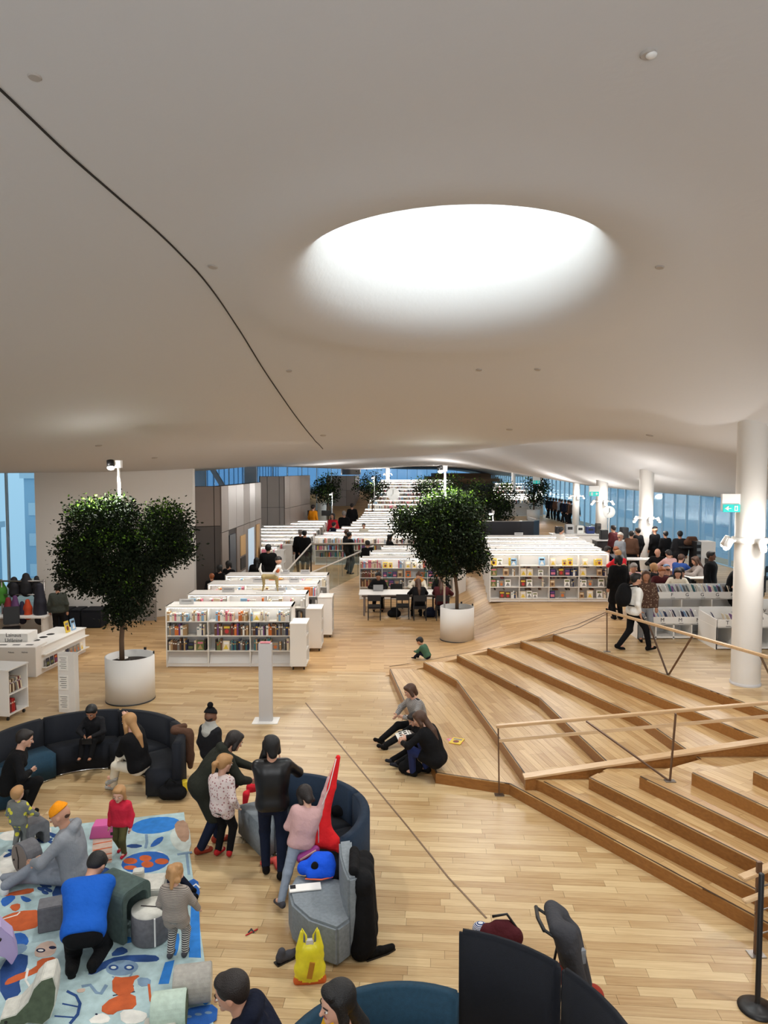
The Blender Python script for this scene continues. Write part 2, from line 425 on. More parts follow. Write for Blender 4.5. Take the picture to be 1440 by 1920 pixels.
# back edge line of the steps and seam lines in the floor
def floor_strip(name, pix, zf, w, m):
    mb = MB(); pts = []
    for px, py in pix:
        p = P(px, py, 0)
        for _ in range(12): p = P(px, py, zf(p.x, p.y))
        pts.append(p + Vector((0, 0, .004)))
    dens = []
    for i in range(len(pts) - 1):
        for j in range(8): dens.append(pts[i].lerp(pts[i + 1], j/8))
    dens.append(pts[-1])
    for p in dens: p.z = zf(p.x, p.y) + .004
    for i in range(len(dens) - 1): mb.bar(dens[i], dens[i + 1], w, .004)
    return tag(mb.build(name, m), kind='structure')
M_seam = mat('floor_seam', (120, 96, 74), .4, .3)
floor_strip('trim_1', [(573, 1318), (640, 1400), (760, 1545), (840, 1645), (912, 1722)], lambda x, y: 0.0, .022, M_seam)
def zt(x, y): return terrain(x, max(y, 17.01))
floor_strip('trim_2', [(730, 1250), (793, 1240), (914, 1217), (978, 1206)], zt, .02, M_line)
floor_strip('trim_3', [(950, 1209), (1010, 1196), (1080, 1172), (1140, 1147)], zt, .016, M_line)
floor_strip('trim_4', [(965, 1208), (1030, 1196), (1085, 1177), (1146, 1147)], zt, .016, M_line)
# handrails
def rail(label, a, b, posts, braces, mid=None, r=.022):
    t = thing('handrail', label, 'handrail', (0, 0, 0))
    a, b = Vector(a), Vector(b)
    MB().bar(a, b, .075, .045).build('rail', M_rail, t, .008)
    if mid: MB().bar(mid[0], mid[1], .03, .05).build('rail', M_rail, t, .006)
    for p, q in posts:
        po = MB().bar(p, q, .035, .018).build('post', M_post, t)
        MB().box((q[0], q[1], q[2] + .006), (.14, .09, .012)).build('foot_plate', M_steel, po)
    for p, q in braces: MB().bar(p, q, .035, .018).build('brace', M_post, t)
    return t
M_post = mat('bronze_post', (112, 88, 72), .4, .7)
f0 = P(936, 1491, 0); t0 = D(934, 1362, f0.y); dirx = 8.0
t1 = D(1440, 1318, f0.y + .05); t1e = t0 + (t1 - t0)*1.6
m0 = D(934, 1389, f0.y); m1 = D(1440, 1343, f0.y + .05); m1e = m0 + (m1 - m0)*1.6
def onrail(px, py):  return D(px, py, f0.y)
pf = P(1256, 1465, 4*RIS); 
rail('lower handrail of two pale oak bars in front of the staircase curb', t0 - Vector((.03, 0, 0)), t1e, [(t0, f0), (D(1267, 1338, pf.y), pf)], [(D(1099, 1352, (f0.y+pf.y)/2), pf)], (m0, m1e))
g0 = P(1138, 1222, TOP); h0 = D(1138, 1146, g0.y)
g1 = P(1252, 1265, TOP); r1 = D(1440, 1232, g1.y - 1.4)
h0 = Vector((h0.x, h0.y, h0.z)); rr_ = Vector((r1.x, r1.y, h0.z))
rr_ = P(1440, 1232, h0.z)
def rl(t): return h0.lerp(rr_, t)
rail('upper handrail in front of the walking man on the top level', h0, h0.lerp(rr_, 1.5), [(h0, g0)], [(P(1217, 1172, h0.z), g1), (P(1298, 1193, h0.z), g1 + Vector((.02, 0, 0))), (P(1425, 1228, h0.z), P(1445, 1270, TOP))])
e0 = P(1418, 1790, 0)
rt = thing('handrail', 'handrail end of pale oak boards behind the black barrier post', 'handrail', (0, 0, 0))
po = MB().bar(e0, e0 + Vector((0, 0, .98)), .05, .03).build('post', M_post, rt); MB().box(e0 + Vector((0, 0, .005)), (.16, .12, .01)).build('foot_plate', M_steel, po)
c0 = D(1384, 1648, e0.y + .05); 
MB().bar(c0 + Vector((0, -.06, .04)), c0 + Vector((1.3, .25, .35)), .10, .035).build('rail', M_rail, rt, .006)
MB().bar(c0 + Vector((-.02, -.16, -.14)), c0 + Vector((1.3, .1, .17)), .06, .035).build('rail', M_rail, rt, .006)
for dz in (.2, .45, .7): MB().bar(e0 + Vector((-.03, 0, dz)), e0 + Vector((1.4, .2, dz + .3)), .012).build('wire', M_steel, rt)
# ------------------------------------------------------------------ ceiling, walls, windows, columns
M_ceil = mat('ceiling_plaster', (206, 205, 205), .85, bump=.25, bscale=9)
M_wallw = mat('white_wall', (226, 222, 216), .8, bump=.05)
SKY = (.93, 9.8)
ctrl = []
def C_(x, y, z): ctrl.append((x, y, z))
for x in (-7, -3, 1, 5, 9): C_(x, -4, 8.0); C_(x, 1, 8.1)
for x, d in ((-5, 0), (-2, .0), (1, 0), (4.5, 0)): C_(x, 5, 7.9 + d)
for x, d in ((-8, -.5), (-5, -.1), (-1.6, .02), (4, 0), (7, -.2)): C_(x, 8, 7.6 + d)
for x, d in ((-8, -.7), (-5, -.2), (-1.5, 0), (4, -.05), (7, -.5)): C_(x, 10.5, 7.3 + d)
for x, z in ((-9, 6.0), (-5, 6.6), (-2, 7.0), (1, 7.05), (4, 6.8), (6, 6.1), (6.8, 5.6)): C_(x, 12.5, z)
for x, z in ((-10, 5.3), (-6, 5.9), (-2, 6.4), (1, 6.5), (4, 6.15), (6.5, 5.55), (8, 5.2)): C_(x, 15.5, z)
for x, z in ((-11, 4.9), (-7, 5.3), (-3, 5.75), (1, 5.85), (4, 5.75), (7.2, 5.66), (10, 5.3)): C_(x, 19.5, z)
for x, z in ((-11, 4.85), (-7, 4.9), (-3.5, 5.35), (0, 5.5), (3, 5.6), (7, 5.9), (10.5, 5.2), (14, 3.8)): C_(x, 24, z)
for x, z in ((-9, 4.8), (-5, 5.1), (-1, 5.35), (2, 5.45)): C_(x, 28, z)
for y in (12, 16, 20, 28, 33, 40, 50, 62, 80, 104): C_(14, y, 3.8 + (y > 60)*.5); C_(16, y, 3.5)
C_(9.7, 33, 4.35); C_(11.4, 43, 4.2); C_(8.0, 40, 4.75); C_(13, 62, 4.5)
for x, z in ((-9, 5.0), (-4, 5.4), (1, 5.9), (6, 6.0), (7.9, 5.3)): C_(x, 36, z)
for x, z in ((-9, 5.1), (-4, 5.3), (1, 5.7), (6, 5.3)): C_(x, 46, z)
for x, z in ((-12, 5.4), (-4, 5.0), (-1, 4.95), (4, 5.3), (9, 5.0)): C_(x, 62, z)
for x, z in ((-12, 5.6), (-4, 5.5), (4, 5.3), (10, 5.0)): C_(x, 80, z)
for x, z in ((-12, 5.4), (-4, 5.3), (4, 5.0), (10, 4.9)): C_(x, 105, z)
for y, z in ((0, 7.6), (8, 6.6), (16, 5.0), (24, 4.8), (40, 4.9), (70, 5.4)): C_(-16, y, z)
ca = np.array(ctrl)
def _sc(p):  # compress far distances
    q = np.array(p, float).reshape(-1, 2).copy(); q[:, 1] = np.where(q[:, 1] > 20, 20 + (q[:, 1] - 20)*.45, q[:, 1]); return q
A = _sc(ca[:, :2]); nC = len(A)
dd = np.linalg.norm(A[:, None] - A[None], axis=2)
K = np.zeros((nC + 3, nC + 3)); K[:nC, :nC] = dd**3 + np.eye(nC)*8.0; K[:nC, nC] = 1; K[:nC, nC + 1:] = A; K[nC:, :nC] = K[:nC, nC:].T
wC = np.linalg.solve(K, np.concatenate([ca[:, 2], [0, 0, 0]]))
def ceil_z(x, y, hole=True):
    p = np.stack([np.atleast_1d(x), np.atleast_1d(y)], -1).astype(float); q = _sc(p)
    d = np.linalg.norm(q[:, None] - A[None], axis=2)
    z = (d**3) @ wC[:nC] + wC[nC] + q @ wC[nC + 1:]
    if hole:
        r = np.hypot(p[:, 0] - SKY[0], (p[:, 1] - SKY[1]))
        t = np.clip((2.36 - r)/.85, 0, 1)
        z = z + 2.1*np.where(t < 1, 1 - np.sqrt(np.clip(1 - t**2.2, 0, 1)), 1.0) 
        z = z - .10*np.exp(-((r - 2.7)/.5)**2)
    return z
def axis(a, b, c, r, co, fi, mid):
    out = list(np.arange(a, c - r, co)) + list(np.arange(c - r, c + r, fi)) + list(np.arange(c + r, b, co)) + [b]; return np.array(out)
cx = axis(-16, 14.3, SKY[0], 2.8, .35, .07, 0)
cy = np.concatenate([axis(-5, 34, SKY[1], 2.8, .35, .07, 0), np.arange(35, 110, 1.5)])
GX, GY = np.meshgrid(cx, cy); Z = ceil_z(GX.ravel(), GY.ravel())
nx = len(cx); ny = len(cy)
idx = np.arange(nx*ny).reshape(ny, nx)
F = np.stack([idx[:-1, :-1], idx[1:, :-1], idx[1:, 1:], idx[:-1, 1:]], -1).reshape(-1, 4)
me = bpy.data.meshes.new('ceiling'); me.from_pydata(np.stack([GX.ravel(), GY.ravel(), Z], -1).tolist(), [], F.tolist())
me.polygons.foreach_set('use_smooth', [True]*len(me.polygons))
ceil = link('ceiling', me, M_ceil); tag(ceil, kind='structure')
# roof above so that no sky shines on the back of the ceiling
def ceil_hit(px, py, dmax=60):
    t = np.arange(2, dmax, .02); c, s = math.cos(PITCH), math.sin(PITCH); u = (px - 720)/FPX; v = (960 - py)/FPX
    dx, dy, dz = u, c + v*s, -s + v*c
    X, Y, Zr = dx*t, dy*t, CAMZ + dz*t; k = np.nonzero(Zr > ceil_z(X, Y))[0]
    i = k[0] if len(k) else -1
    return Vector((X[i], Y[i], Zr[i]))
# groove across the ceiling
gpix = [(-30, 140), (0, 165), (60, 222), (130, 288), (210, 358), (290, 428), (345, 482), (380, 520), (412, 562), (450, 620), (490, 685), (530, 745), (570, 800), (595, 830), (606, 842)]
gp = [ceil_hit(x, y) for x, y in gpix]
gd = []
for i in range(len(gp) - 1):
    p_1 = gp[max(i - 1, 0)]; p0_, p1_, p2_ = gp[i], gp[i + 1], gp[min(i + 2, len(gp) - 1)]
    for j in range(8):
        t = j/8; q = .5*((2*p0_) + (-p_1 + p1_)*t + (2*p_1 - 5*p0_ + 4*p1_ - p2_)*t*t + (-p_1 + 3*p0_ - 3*p1_ + p2_)*t**3)
        q.z = float(ceil_z(q.x, q.y)[0]) - .006; gd.append(q)
M_groove = mat('ceiling_groove', (40, 34, 30), .8)
gm = MB()
for i in range(len(gd) - 1): gm.bar(gd[i], gd[i + 1], .016, .02)
tag(gm.build('trim_5', M_groove), kind='structure')
# ceiling fittings
M_fit = mat('fitting_grey', (176, 168, 160), .6); M_fitd = mat('fitting_hole', (70, 62, 56), .7)
for i, (px, py, r, lb) in enumerate([(65, 142, .05, 'in the far upper left of the ceiling'), (1215, 100, .055, 'in the upper right of the ceiling, lit from one side'), (399, 499, .06, 'on the ceiling left of the skylight, beside the groove'),
        (1237, 500, .055, 'on the ceiling just right of the skylight'), (542, 695, .055, 'on the ceiling right of the groove, below the skylight'), (898, 693, .055, 'on the ceiling straight below the skylight'), (1008, 692, .06, 'on the ceiling below the right half of the skylight'),
        (185, 835, .08, 'low on the ceiling above the left tree'), (290, 858, .08, 'low on the ceiling right of the left tree lamp'), (606, 816, .08, 'on the ceiling near the end of the groove'), (955, 805, .08, 'on the ceiling in the middle distance'), (1218, 816, .08, 'on the ceiling above the second white column')]):
    q = ceil_hit(px, py)
    t = thing('ceiling_fitting', 'small round fitting ' + lb, 'ceiling fitting', q)
    e = .4; nz = Vector((-(float(ceil_z(q.x + e, q.y)[0]) - float(ceil_z(q.x - e, q.y)[0]))/(2*e), -(float(ceil_z(q.x, q.y + e)[0]) - float(ceil_z(q.x, q.y - e)[0]))/(2*e), 1)).normalized()
    t.rotation_euler = nz.to_track_quat('Z', 'Y').to_euler()
    b = MB(); b.lathe([(r, .02), (r, -.012), (r*.86, -.02)], 24); b.disc(r*.86, -.02, 24, flip=True); b.build('ring', M_fit, t)
    if i in (1,): b = MB(); b.ball((-.02, .01, -.02), (.04, .04, .02)); b.build('lens', M_white, t)
    else: b = MB(); b.disc(r*.55, -.0215, 20, flip=True); b.build('lens', M_fit, t)
# --- walls
def arc_wall(name, pts, ztop, zbot, m, th=.25):
    mb = MB(); n = len(pts)
    zt_ = [(float(ceil_z(p[0], p[1])[0]) + .15) if ztop is None else ztop for p in pts]
    vs = []
    for p, z in zip(pts, zt_): vs += [(p[0], p[1], zbot), (p[0], p[1], z), (p[0], p[1] + th, zbot), (p[0], p[1] + th, z)]
    fs = []
    for i in range(n - 1):
        a = 4*i; b = 4*(i + 1); fs += [(a, b, b + 1, a + 1), (a + 2, a + 3, b + 3, b + 2), (a + 1, b + 1, b + 3, a + 3)]
    fs += [(0, 1, 3, 2), (4*(n - 1), 4*(n - 1) + 2, 4*(n - 1) + 3, 4*(n - 1) + 1)]
    mb.add(vs, fs); return mb.build(name, m)
wl = []
a0 = D(72, 1165, 23.2); a1 = D(365, 1156, 24.6)
for i in range(17):
    t = i/16; x = a0.x + (a1.x - a0.x)*t; y = 23.2 + 1.4*t - .55*math.sin(PI*t); wl.append((x, y))
wall = tag(arc_wall('wall_left', wl, None, 0, M_wallw, .3), kind='structure')
# grey door in the white wall
dp = D(258, 1100, 23.35)
d1 = MB().box((dp.x + .12, 23.36, 1.05), (.95, .06, 2.1)).build('door_1', mat('door_grey', (136, 130, 124), .6)); tag(d1, kind='structure')
MB().box((dp.x + .12, 23.32, 1.25), (.95, .02, .03)).build('door_rail', M_wallw, d1)
MB().box((dp.x + .12, 23.32, .72), (.95, .02, .03)).build('door_rail', M_wallw, d1)
MB().bar((dp.x + .5, 23.27, .95), (dp.x + .5, 23.27, 1.15), .02).build('door_handle', M_steel, d1)
M_clad = mat('grey_cladding', (124, 112, 104), .55, .25, var=.05, vscale=1.2)
M_clad_d = mat('dark_cladding', (72, 65, 61), .5, .3)
M_clad_s = mat('silver_cladding', (138, 130, 125), .45, .35)
M_joint = mat('joint_dark', (52, 46, 44), .8)
def facade(name, a, b, ztop, cols, rows, mlist, zb=0, th=.05):
    """a cladded wall from a to b with proud panels"""
    a, b = Vector((a[0], a[1], 0)), Vector((b[0], b[1], 0)); d = (b - a); Ln = d.length; d.normalize(); n = Vector((d.y, -d.x, 0))
    core = MB().extr([(0, zb), (Ln, zb), (Ln, ztop), (0, ztop)], a - n*.25, d, (0, 0, 1), n, .25).build(name, M_joint); tag(core, kind='structure')
    xs_ = [0] + cols + [1]; zs_ = [zb] + rows + [ztop]; k = 0
    for j in range(len(zs_) - 1):
        for i in range(len(xs_) - 1):
            m_ = mlist[j][i % len(mlist[j])]
            if m_ is None: continue
            g = .012
            MB().extr([(xs_[i]*Ln + g, zs_[j] + g), (xs_[i + 1]*Ln - g, zs_[j] + g), (xs_[i + 1]*Ln - g, zs_[j + 1] - g), (xs_[i]*Ln + g, zs_[j + 1] - g)], a, d, (0, 0, 1), n, th).build('panel', m_, core)
    return core, a, d, n, Ln
ga = D(364, 912, 25); gb = D(412, 912, 25.4); gc = D(487, 900, 33)
zA = ga.z
f1 = facade('wall_front', (ga.x, ga.y), (gb.x, gb.y), zA, [.75], [2.95], [[M_clad_d], [M_clad]])
f2 = facade('wall_side', (gb.x, gb.y), (gc.x, gc.y), zA, [.14, .32, .5, .66, .82], [2.7], [[M_clad, None, M_clad, M_clad, M_clad, M_clad], [M_clad, M_clad_s, M_clad_s, M_clad, M_clad_s, M_clad]])
core, a_, d_, n_, Ln_ = f2
def on_wall(w, s0, s1, z0, z1, th, name, m, off=0.0):
    core, a, d, n, Ln = w
    return MB().extr([(s0*Ln, z0), (s1*Ln, z0), (s1*Ln, z1), (s0*Ln, z1)], a + n*off, d, (0, 0, 1), n, th).build(name, m, core)
dd_ = on_wall(f2, .16, .29, .0, 2.5, .06, 'door_leaf', mat('door_blue_grey', (52, 58, 66), .5))
on_wall(f2, .40, .52, 1.5, 2.3, .03, 'notice_board', mat('cork_board', (196, 158, 108), .8), .05)
on_wall(f2, .40, .52, .95, 1.42, .03, 'screen', M_black, .05)
on_wall(f2, .40, .52, .35, .85, .02, 'poster', M_greyw, .05)
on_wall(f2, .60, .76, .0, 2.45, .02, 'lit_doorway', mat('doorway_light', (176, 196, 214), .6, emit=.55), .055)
on_wall(f2, .83, .93, .5, 2.5, .03, 'notice_board', MATS['cork_board'], .05)
g1_ = D(487, 895, 44); g2_ = D(532, 895, 44.5); g3_ = D(580, 895, 52)
zB = D(487, 893, 44).z
f3 = facade('wall_grey', (g1_.x, g1_.y), (g2_.x, g2_.y), zB, [.3, .8], [2.6], [[M_clad_s], [M_clad_s]])
f4 = facade('wall_grey', (g2_.x, g2_.y), (g3_.x, g3_.y), zB, [.18, .6], [2.5], [[M_clad], [M_clad]])
h1 = D(612, 893, 70); h2 = D(665, 893, 70)
f5 = facade('wall_grey', (h1.x, h1.y), (h2.x, h2.y), D(640, 892, 70).z, [.25, .7], [2.9], [[M_clad_s, M_clad_s, M_clad], [M_clad_s]])
h3 = D(673, 893, 76)
f6 = facade('wall_grey', (h2.x, h2.y), (h3.x, h3.y), D(640, 892, 70).z, [], [2.9], [[M_clad], [M_clad]])
# service duct above
MB().lathe([(1.0, 4.4), (1.0, 6.0)], 32, (D(657, 880, 72).x, 73, 0)).build('wall_round', M_clad_s); tag(bpy.data.objects['wall_round'], kind='structure')
# --- glazing
def glass_mat(name, tint, gl=.25):
    m = bpy.data.materials.new(name); m.use_nodes = True; nt = m.node_tree; nt.nodes.clear(); N = nt.nodes.new; L = nt.links.new
    o = N('ShaderNodeOutputMaterial'); tr = N('ShaderNodeBsdfTransparent'); g = N('ShaderNodeBsdfGlossy'); mx = N('ShaderNodeMixShader')
    tr.inputs[0].default_value = (*lin(tint), 1); g.inputs['Roughness'].default_value = .08; fr = N('ShaderNodeFresnel'); fr.inputs[0].default_value = 1.5
    ml = N('ShaderNodeMath'); ml.operation = 'MULTIPLY'; ml.inputs[1].default_value = gl; L(fr.outputs[0], ml.inputs[0]); L(ml.outputs[0], mx.inputs[0]); L(tr.outputs[0], mx.inputs[1]); L(g.outputs[0], mx.inputs[2]); L(mx.outputs[0], o.inputs[0]); MATS[name] = m
    return m
G_pale = glass_mat('pale_glass', (240, 248, 252)); G_blue = glass_mat('blue_glass', (198, 216, 234)); G_clear = glass_mat('clear_glass', (238, 244, 244))
M_mull = mat('mullion', (168, 194, 212), .4, .4)
def glazing(name, a, b, zb, zt, n, g, m=M_mull, w=.05):
    a, b = Vector((a[0], a[1], 0)), Vector((b[0], b[1], 0)); d = (b - a)/n; u = d.normalized(); nn = Vector((u.y, -u.x, 0))
    root = MB().extr([(0, zb), ((b - a).length, zb), ((b - a).length, zb + .08), (0, zb + .08)], a - nn*.06, u, (0, 0, 1), nn, .12).build(name, m); tag(root, kind='structure')
    pm = MB().extr([(.02, zb + .08), (d.length - .02, zb + .08), (d.length - .02, zt), (.02, zt)], -nn*.01, u, (0, 0, 1), nn, .02).mesh('pane', g)
    mm = MB().extr([(-w/2, zb + .08), (w/2, zb + .08), (w/2, zt), (-w/2, zt)], -nn*.05, u, (0, 0, 1), nn, .10).mesh('mullion', m)
    for i in range(n):
        o = link('pane', pm, None, root); o.location = a + d*i
    for i in range(n + 1):
        o = link('mullion', mm, None, root); o.location = a + d*i
    return root
wa = D(72, 1000, 23.6)
glazing('window_1', (wa.x - 7.0, 24.5), (wa.x + .1, 23.6), 0, 5.6, 6, G_pale)
glazing('window_2', (13.9, 110), (13.9, 12), TOP - .05, 4.2, 70, G_pale)
glazing('window_3', (-16, 40), (-16, 109), 0, 6, 30, G_blue)
glazing('window_4', (-16, 109), (14, 109), 0, 6.5, 20, G_blue)
cl = D(360, 905, 58)
glazing('window_5', (-16, 58), (-4.2, 57.5), 0, 6.2, 10, G_pale)
wc1 = D(370, 900, 55)
for px in (375, 470): 
    c = D(px, 900, 54); MB().box((c.x, c.y, 3), (.9, .3, 6)).build('trim_6', M_wallw); 
for o in COL.objects:
    if o.name.startswith('trim_6'): tag(o, kind='structure')
b0 = D(402, 890, 50); b1_ = D(420, 912, 50)
tag(MB().bar(D(396, 876, 50), D(420, 915, 50), .35, .3).build('trim_7', M_greyw), kind='structure')
# outer shell closing the building (never seen directly)
sh = MB(); sh.box((-16.2, 9, 3), (.2, 30, 8)); tag(sh.build('wall_west', M_wallw), kind='structure')
sh = MB(); sh.box((0, -6.2, 3.5), (32, .2, 9)); tag(sh.build('wall_rear', M_wallw), kind='structure')
sh = MB(); sh.box((14.4, 3, 3.5), (.2, 18, 9)); tag(sh.build('wall_east', M_wallw), kind='structure')
tag(MB().box((0, 50, 10.2), (34, 124, .2)).build('roof_slab', M_wallw), kind='structure')
# city outside the glass
M_city = [mat('city_pale', (176, 198, 212), .9), mat('city_blue', (168, 192, 208), .9), mat('city_white', (206, 216, 222), .9)]
rnd = random.Random(11)
def block(x, y, w, h, dpt, mi, lb, ph=0):
    t = thing('building', lb, 'building', (x, y, -14))
    MB().box((0, 0, h/2), (w, dpt, h)).build('wall', M_city[mi], t)
    MB().box((0, 0, h + .3), (w + .6, dpt + .6, .6)).build('roof', M_city[2], t)
    mb = MB(); face = -1 if x < 10 else 0
    for j in range(int(h/3.2)):
        if x < 10: mb.box((0, -dpt/2 - .05, 2 + j*3.2), (w*.9, .1, 1.3))
        else: mb.box((-w/2 - .05, 0, 2 + j*3.2), (.1, dpt*.9, 1.3))
    mb.build('window_band', M_city[(mi + 1) % 3], t)
for i in range(4): block(-44 + i*11, 70 + (i % 2)*9, 9, 13 + (i*5) % 7, 8, i % 3, ['tall blurred building seen through the far left window', 'blurred building in the middle of the left window', 'pale building through the left window beside the white wall', 'low blurred building behind the clerestory glass'][i])
for i in range(5): block(46 + (i % 2)*8, 34 + i*22, 12, 15 + (i*4) % 6, 15, (i + 1) % 3, 'blurred building outside the right glass wall, number %s from the right edge' % ['one', 'two', 'three', 'four', 'five'][i])
# --- columns
def column(px, pyt, pyb, y, zb, wpx, lb, lamps=True, lamp_py=None):
    c = D(px, pyb, y); r = wpx/2/FPX*y
    t = thing('column', lb, 'column', (c.x, y + r, zb))
    zt_ = float(ceil_z(c.x, y + r)[0]) + .3
    MB().lathe([(r, 0), (r, zt_ - zb)], 40).build('shaft', M_wallw, t)
    MB().lathe([(r + .012, 0), (r + .012, .05), (r, .05)], 40).build('base_ring', M_greyw, t)
    if lamp_py:
        zl = D(px, lamp_py, y).z; s = max(.8, min(1.2, r/.28))
        tl = thing('column_lamp', 'ring of white spotlights on ' + lb.replace('white round column ', 'the white column '), 'spotlight', (c.x, y + r, zl))
        MB().lathe([(r + .01, -.05), (r + .05, -.05), (r + .05, .05), (r + .01, .05), (r + .01, -.05)], 40).build('ring', M_white, tl)
        for j, a in enumerate((-PI/2, PI + .25, -.25, PI/2 + .6)):
            dx, dy = math.cos(a), math.sin(a); q = Vector((dx*(r + .17), dy*(r + .17), -.04))
            h = MB().tube([q + Vector((-dx*.02, -dy*.02, .06)), q + Vector((dx*.07, dy*.07, -.09))], .065, 14).build('spot_head', M_white, tl)
            MB().bar((dx*(r + .04), dy*(r + .04), 0), q, .03).build('arm', M_white, h)
            MB().ball(q + Vector((dx*.075, dy*.075, -.1)), (.05, .05, .035), 10, 6).build('bulb', M_lamp, h)
        for a in (-PI/2, PI/2 + .4):
            light('POINT', 'column_glow', (c.x + math.cos(a)*(r + .45), y + r + math.sin(a)*(r + .45), zl), 58, NEUT, .08)
column(1410, 835, 1300, 12.75, TOP, 53, 'white round column nearest the camera on the right', True, 1015)
column(1213, 843, 1100, 27.7, TOP, 26, 'white round column behind the walking man', True, 972)
column(1130, 905, 1040, 33, TOP, 22, 'white round column between the bookcases and the cafe', True, 940)
column(1081, 905, 1000, 43, TOP, 13, 'white round column with lamp left of the clock column', True, 930)
column(1014, 890, 960, 62, .3, 9, 'thin white round column right of the far trees', True, 925)
column(963, 890, 960, 70, 1, 8, 'thin far white column behind the right middle tree', False, None)
column(727, 880, 930, 84, 2.2, 8, 'thin far white column in front of the blue back window', True, 888)
# ------------------------------------------------------------------ bookcases and books
def deg_basis(rz): return Matrix.Rotation(rz, 4, 'Z')
BC = [('dark red', (112, 40, 42)), ('black', (32, 30, 34)), ('cream', (228, 214, 188)), ('orange', (206, 112, 48)), ('navy', (38, 46, 84)), ('white', (236, 234, 230)),
      ('brown', (98, 66, 44)), ('purple', (110, 62, 130)), ('olive green', (104, 112, 62)), ('yellow', (222, 190, 60)), ('teal', (42, 110, 118)), ('pink', (214, 120, 140)),
      ('grey', (128, 126, 124)), ('red', (192, 44, 44)), ('light blue', (140, 180, 214)), ('tan', (176, 144, 104))]
BM_ = [mat('cover_' + n.replace(' ', '_'), c, .55) for n, c in BC]
def unit_book(mi):
    mb = MB(); mb.box((.5, .04, .5), (1, .08, 1)); mb.box((.06, .5, .5), (.12, .92, 1)); mb.box((.94, .5, .5), (.12, .92, 1))
    mb.m = 1; mb.box((.5, .5, .485), (.76, .84, .95)); mb.m = 2 if mi % 3 else 1; mb.box((.5, -.002, .72), (.7, .01, .12))
    return mb.mesh('book', [BM_[mi], M_paper, BM_[(mi + 5) % 16]])
UB = [unit_book(i) for i in range(16)]
def cover_book(mi, k):
    mb = MB(); mb.box((.5, .5, .5), (1, 1, 1)); mb.m = 1; mb.box((.5, -.03, .74), (.72, .06, .2)); mb.m = 2
    if k % 3 == 0: mb.extr([(.5 + .26*math.cos(a*PI/5), .36 + .22*math.sin(a*PI/5)) for a in range(10)], (0, 0, 0), (1, 0, 0), (0, 0, 1), (0, -1, 0), .05)
    elif k % 3 == 1: mb.box((.5, -.03, .34), (.7, .06, .34))
    else: mb.extr([(.15, .1), (.85, .1), (.5, .6)], (0, 0, 0), (1, 0, 0), (0, 0, 1), (0, -1, 0), .05)
    return mb.mesh('book', [BM_[mi], BM_[(mi + 3) % 16], BM_[(mi + 7) % 16]])
CB = [cover_book(i, i) for i in range(16)]
REST = [MB() for _ in range(1)][0]; REST_N = 0
ORD = ['first', 'second', 'third', 'fourth', 'fifth', 'sixth', 'seventh', 'eighth', 'ninth', 'tenth', 'eleventh', 'twelfth', 'thirteenth', 'fourteenth', 'fifteenth', 'sixteenth', 'seventeenth', 'eighteenth', 'nineteenth', 'twentieth', 'last but one', 'last', 'end', 'very last', 'far right', 'outermost', 'hindmost', 'final', 'extra', 'spare']
n_books = 0
def put_book(M, x, y, z, w, d, h, mi, label=None, group=None, face=False, tilt=0.0):
    """a book in the frame M, its spine facing -y"""
    global n_books
    if label and n_books < 300:
        o = link('book', (CB if face else UB)[mi]); o.matrix_world = M @ Matrix.Translation((x, y, z)) @ Matrix.Rotation(tilt, 4, 'X' if face else 'Y') @ Matrix.Diagonal((w, d, h, 1))
        tag(o, label, 'book', group); n_books += 1
    else:
        REST.X = M; REST.m = mi; REST.box((x + w/2, y + d/2, z + h/2), (w, d, h)); REST.X = None
def fill_row(M, x0, x1, y, z, hmax, rnd, lab=None, group=None, pal=None, dens=.9, facep=0.1):
    """books along a shelf; lab(colour, ordinal) gives the label"""
    x = x0 + .01; k = 0
    while x < x1 - .05:
        if rnd.random() > dens: x += rnd.uniform(.06, .22); continue
        mi = rnd.choice(pal) if pal else rnd.randrange(16)
        if rnd.random() < facep and x < x1 - .24:
            w = rnd.uniform(.15, .21); h = min(hmax - .03, w*rnd.uniform(1.15, 1.4))
            put_book(M, x, y + .04, z, w, .022, h, mi, lab(BC[mi][0] + ' face-out', ORD[k]) if lab and k < 22 else None, group, True, -.14); x += w + .02; k += 1
        else:
            w = rnd.uniform(.028, .062); h = rnd.uniform(.62, .93)*(hmax - .02); d = rnd.uniform(.15, .2)
            put_book(M, x, y + rnd.uniform(0, .02), z, w, d, h, mi, lab(BC[mi][0], ORD[k]) if lab and k < 22 else None, group); x += w + .003; k += 1
M_shelf = mat('shelf_white', (238, 235, 230), .5)
M_back = mat('shelf_back', (214, 212, 210), .6)
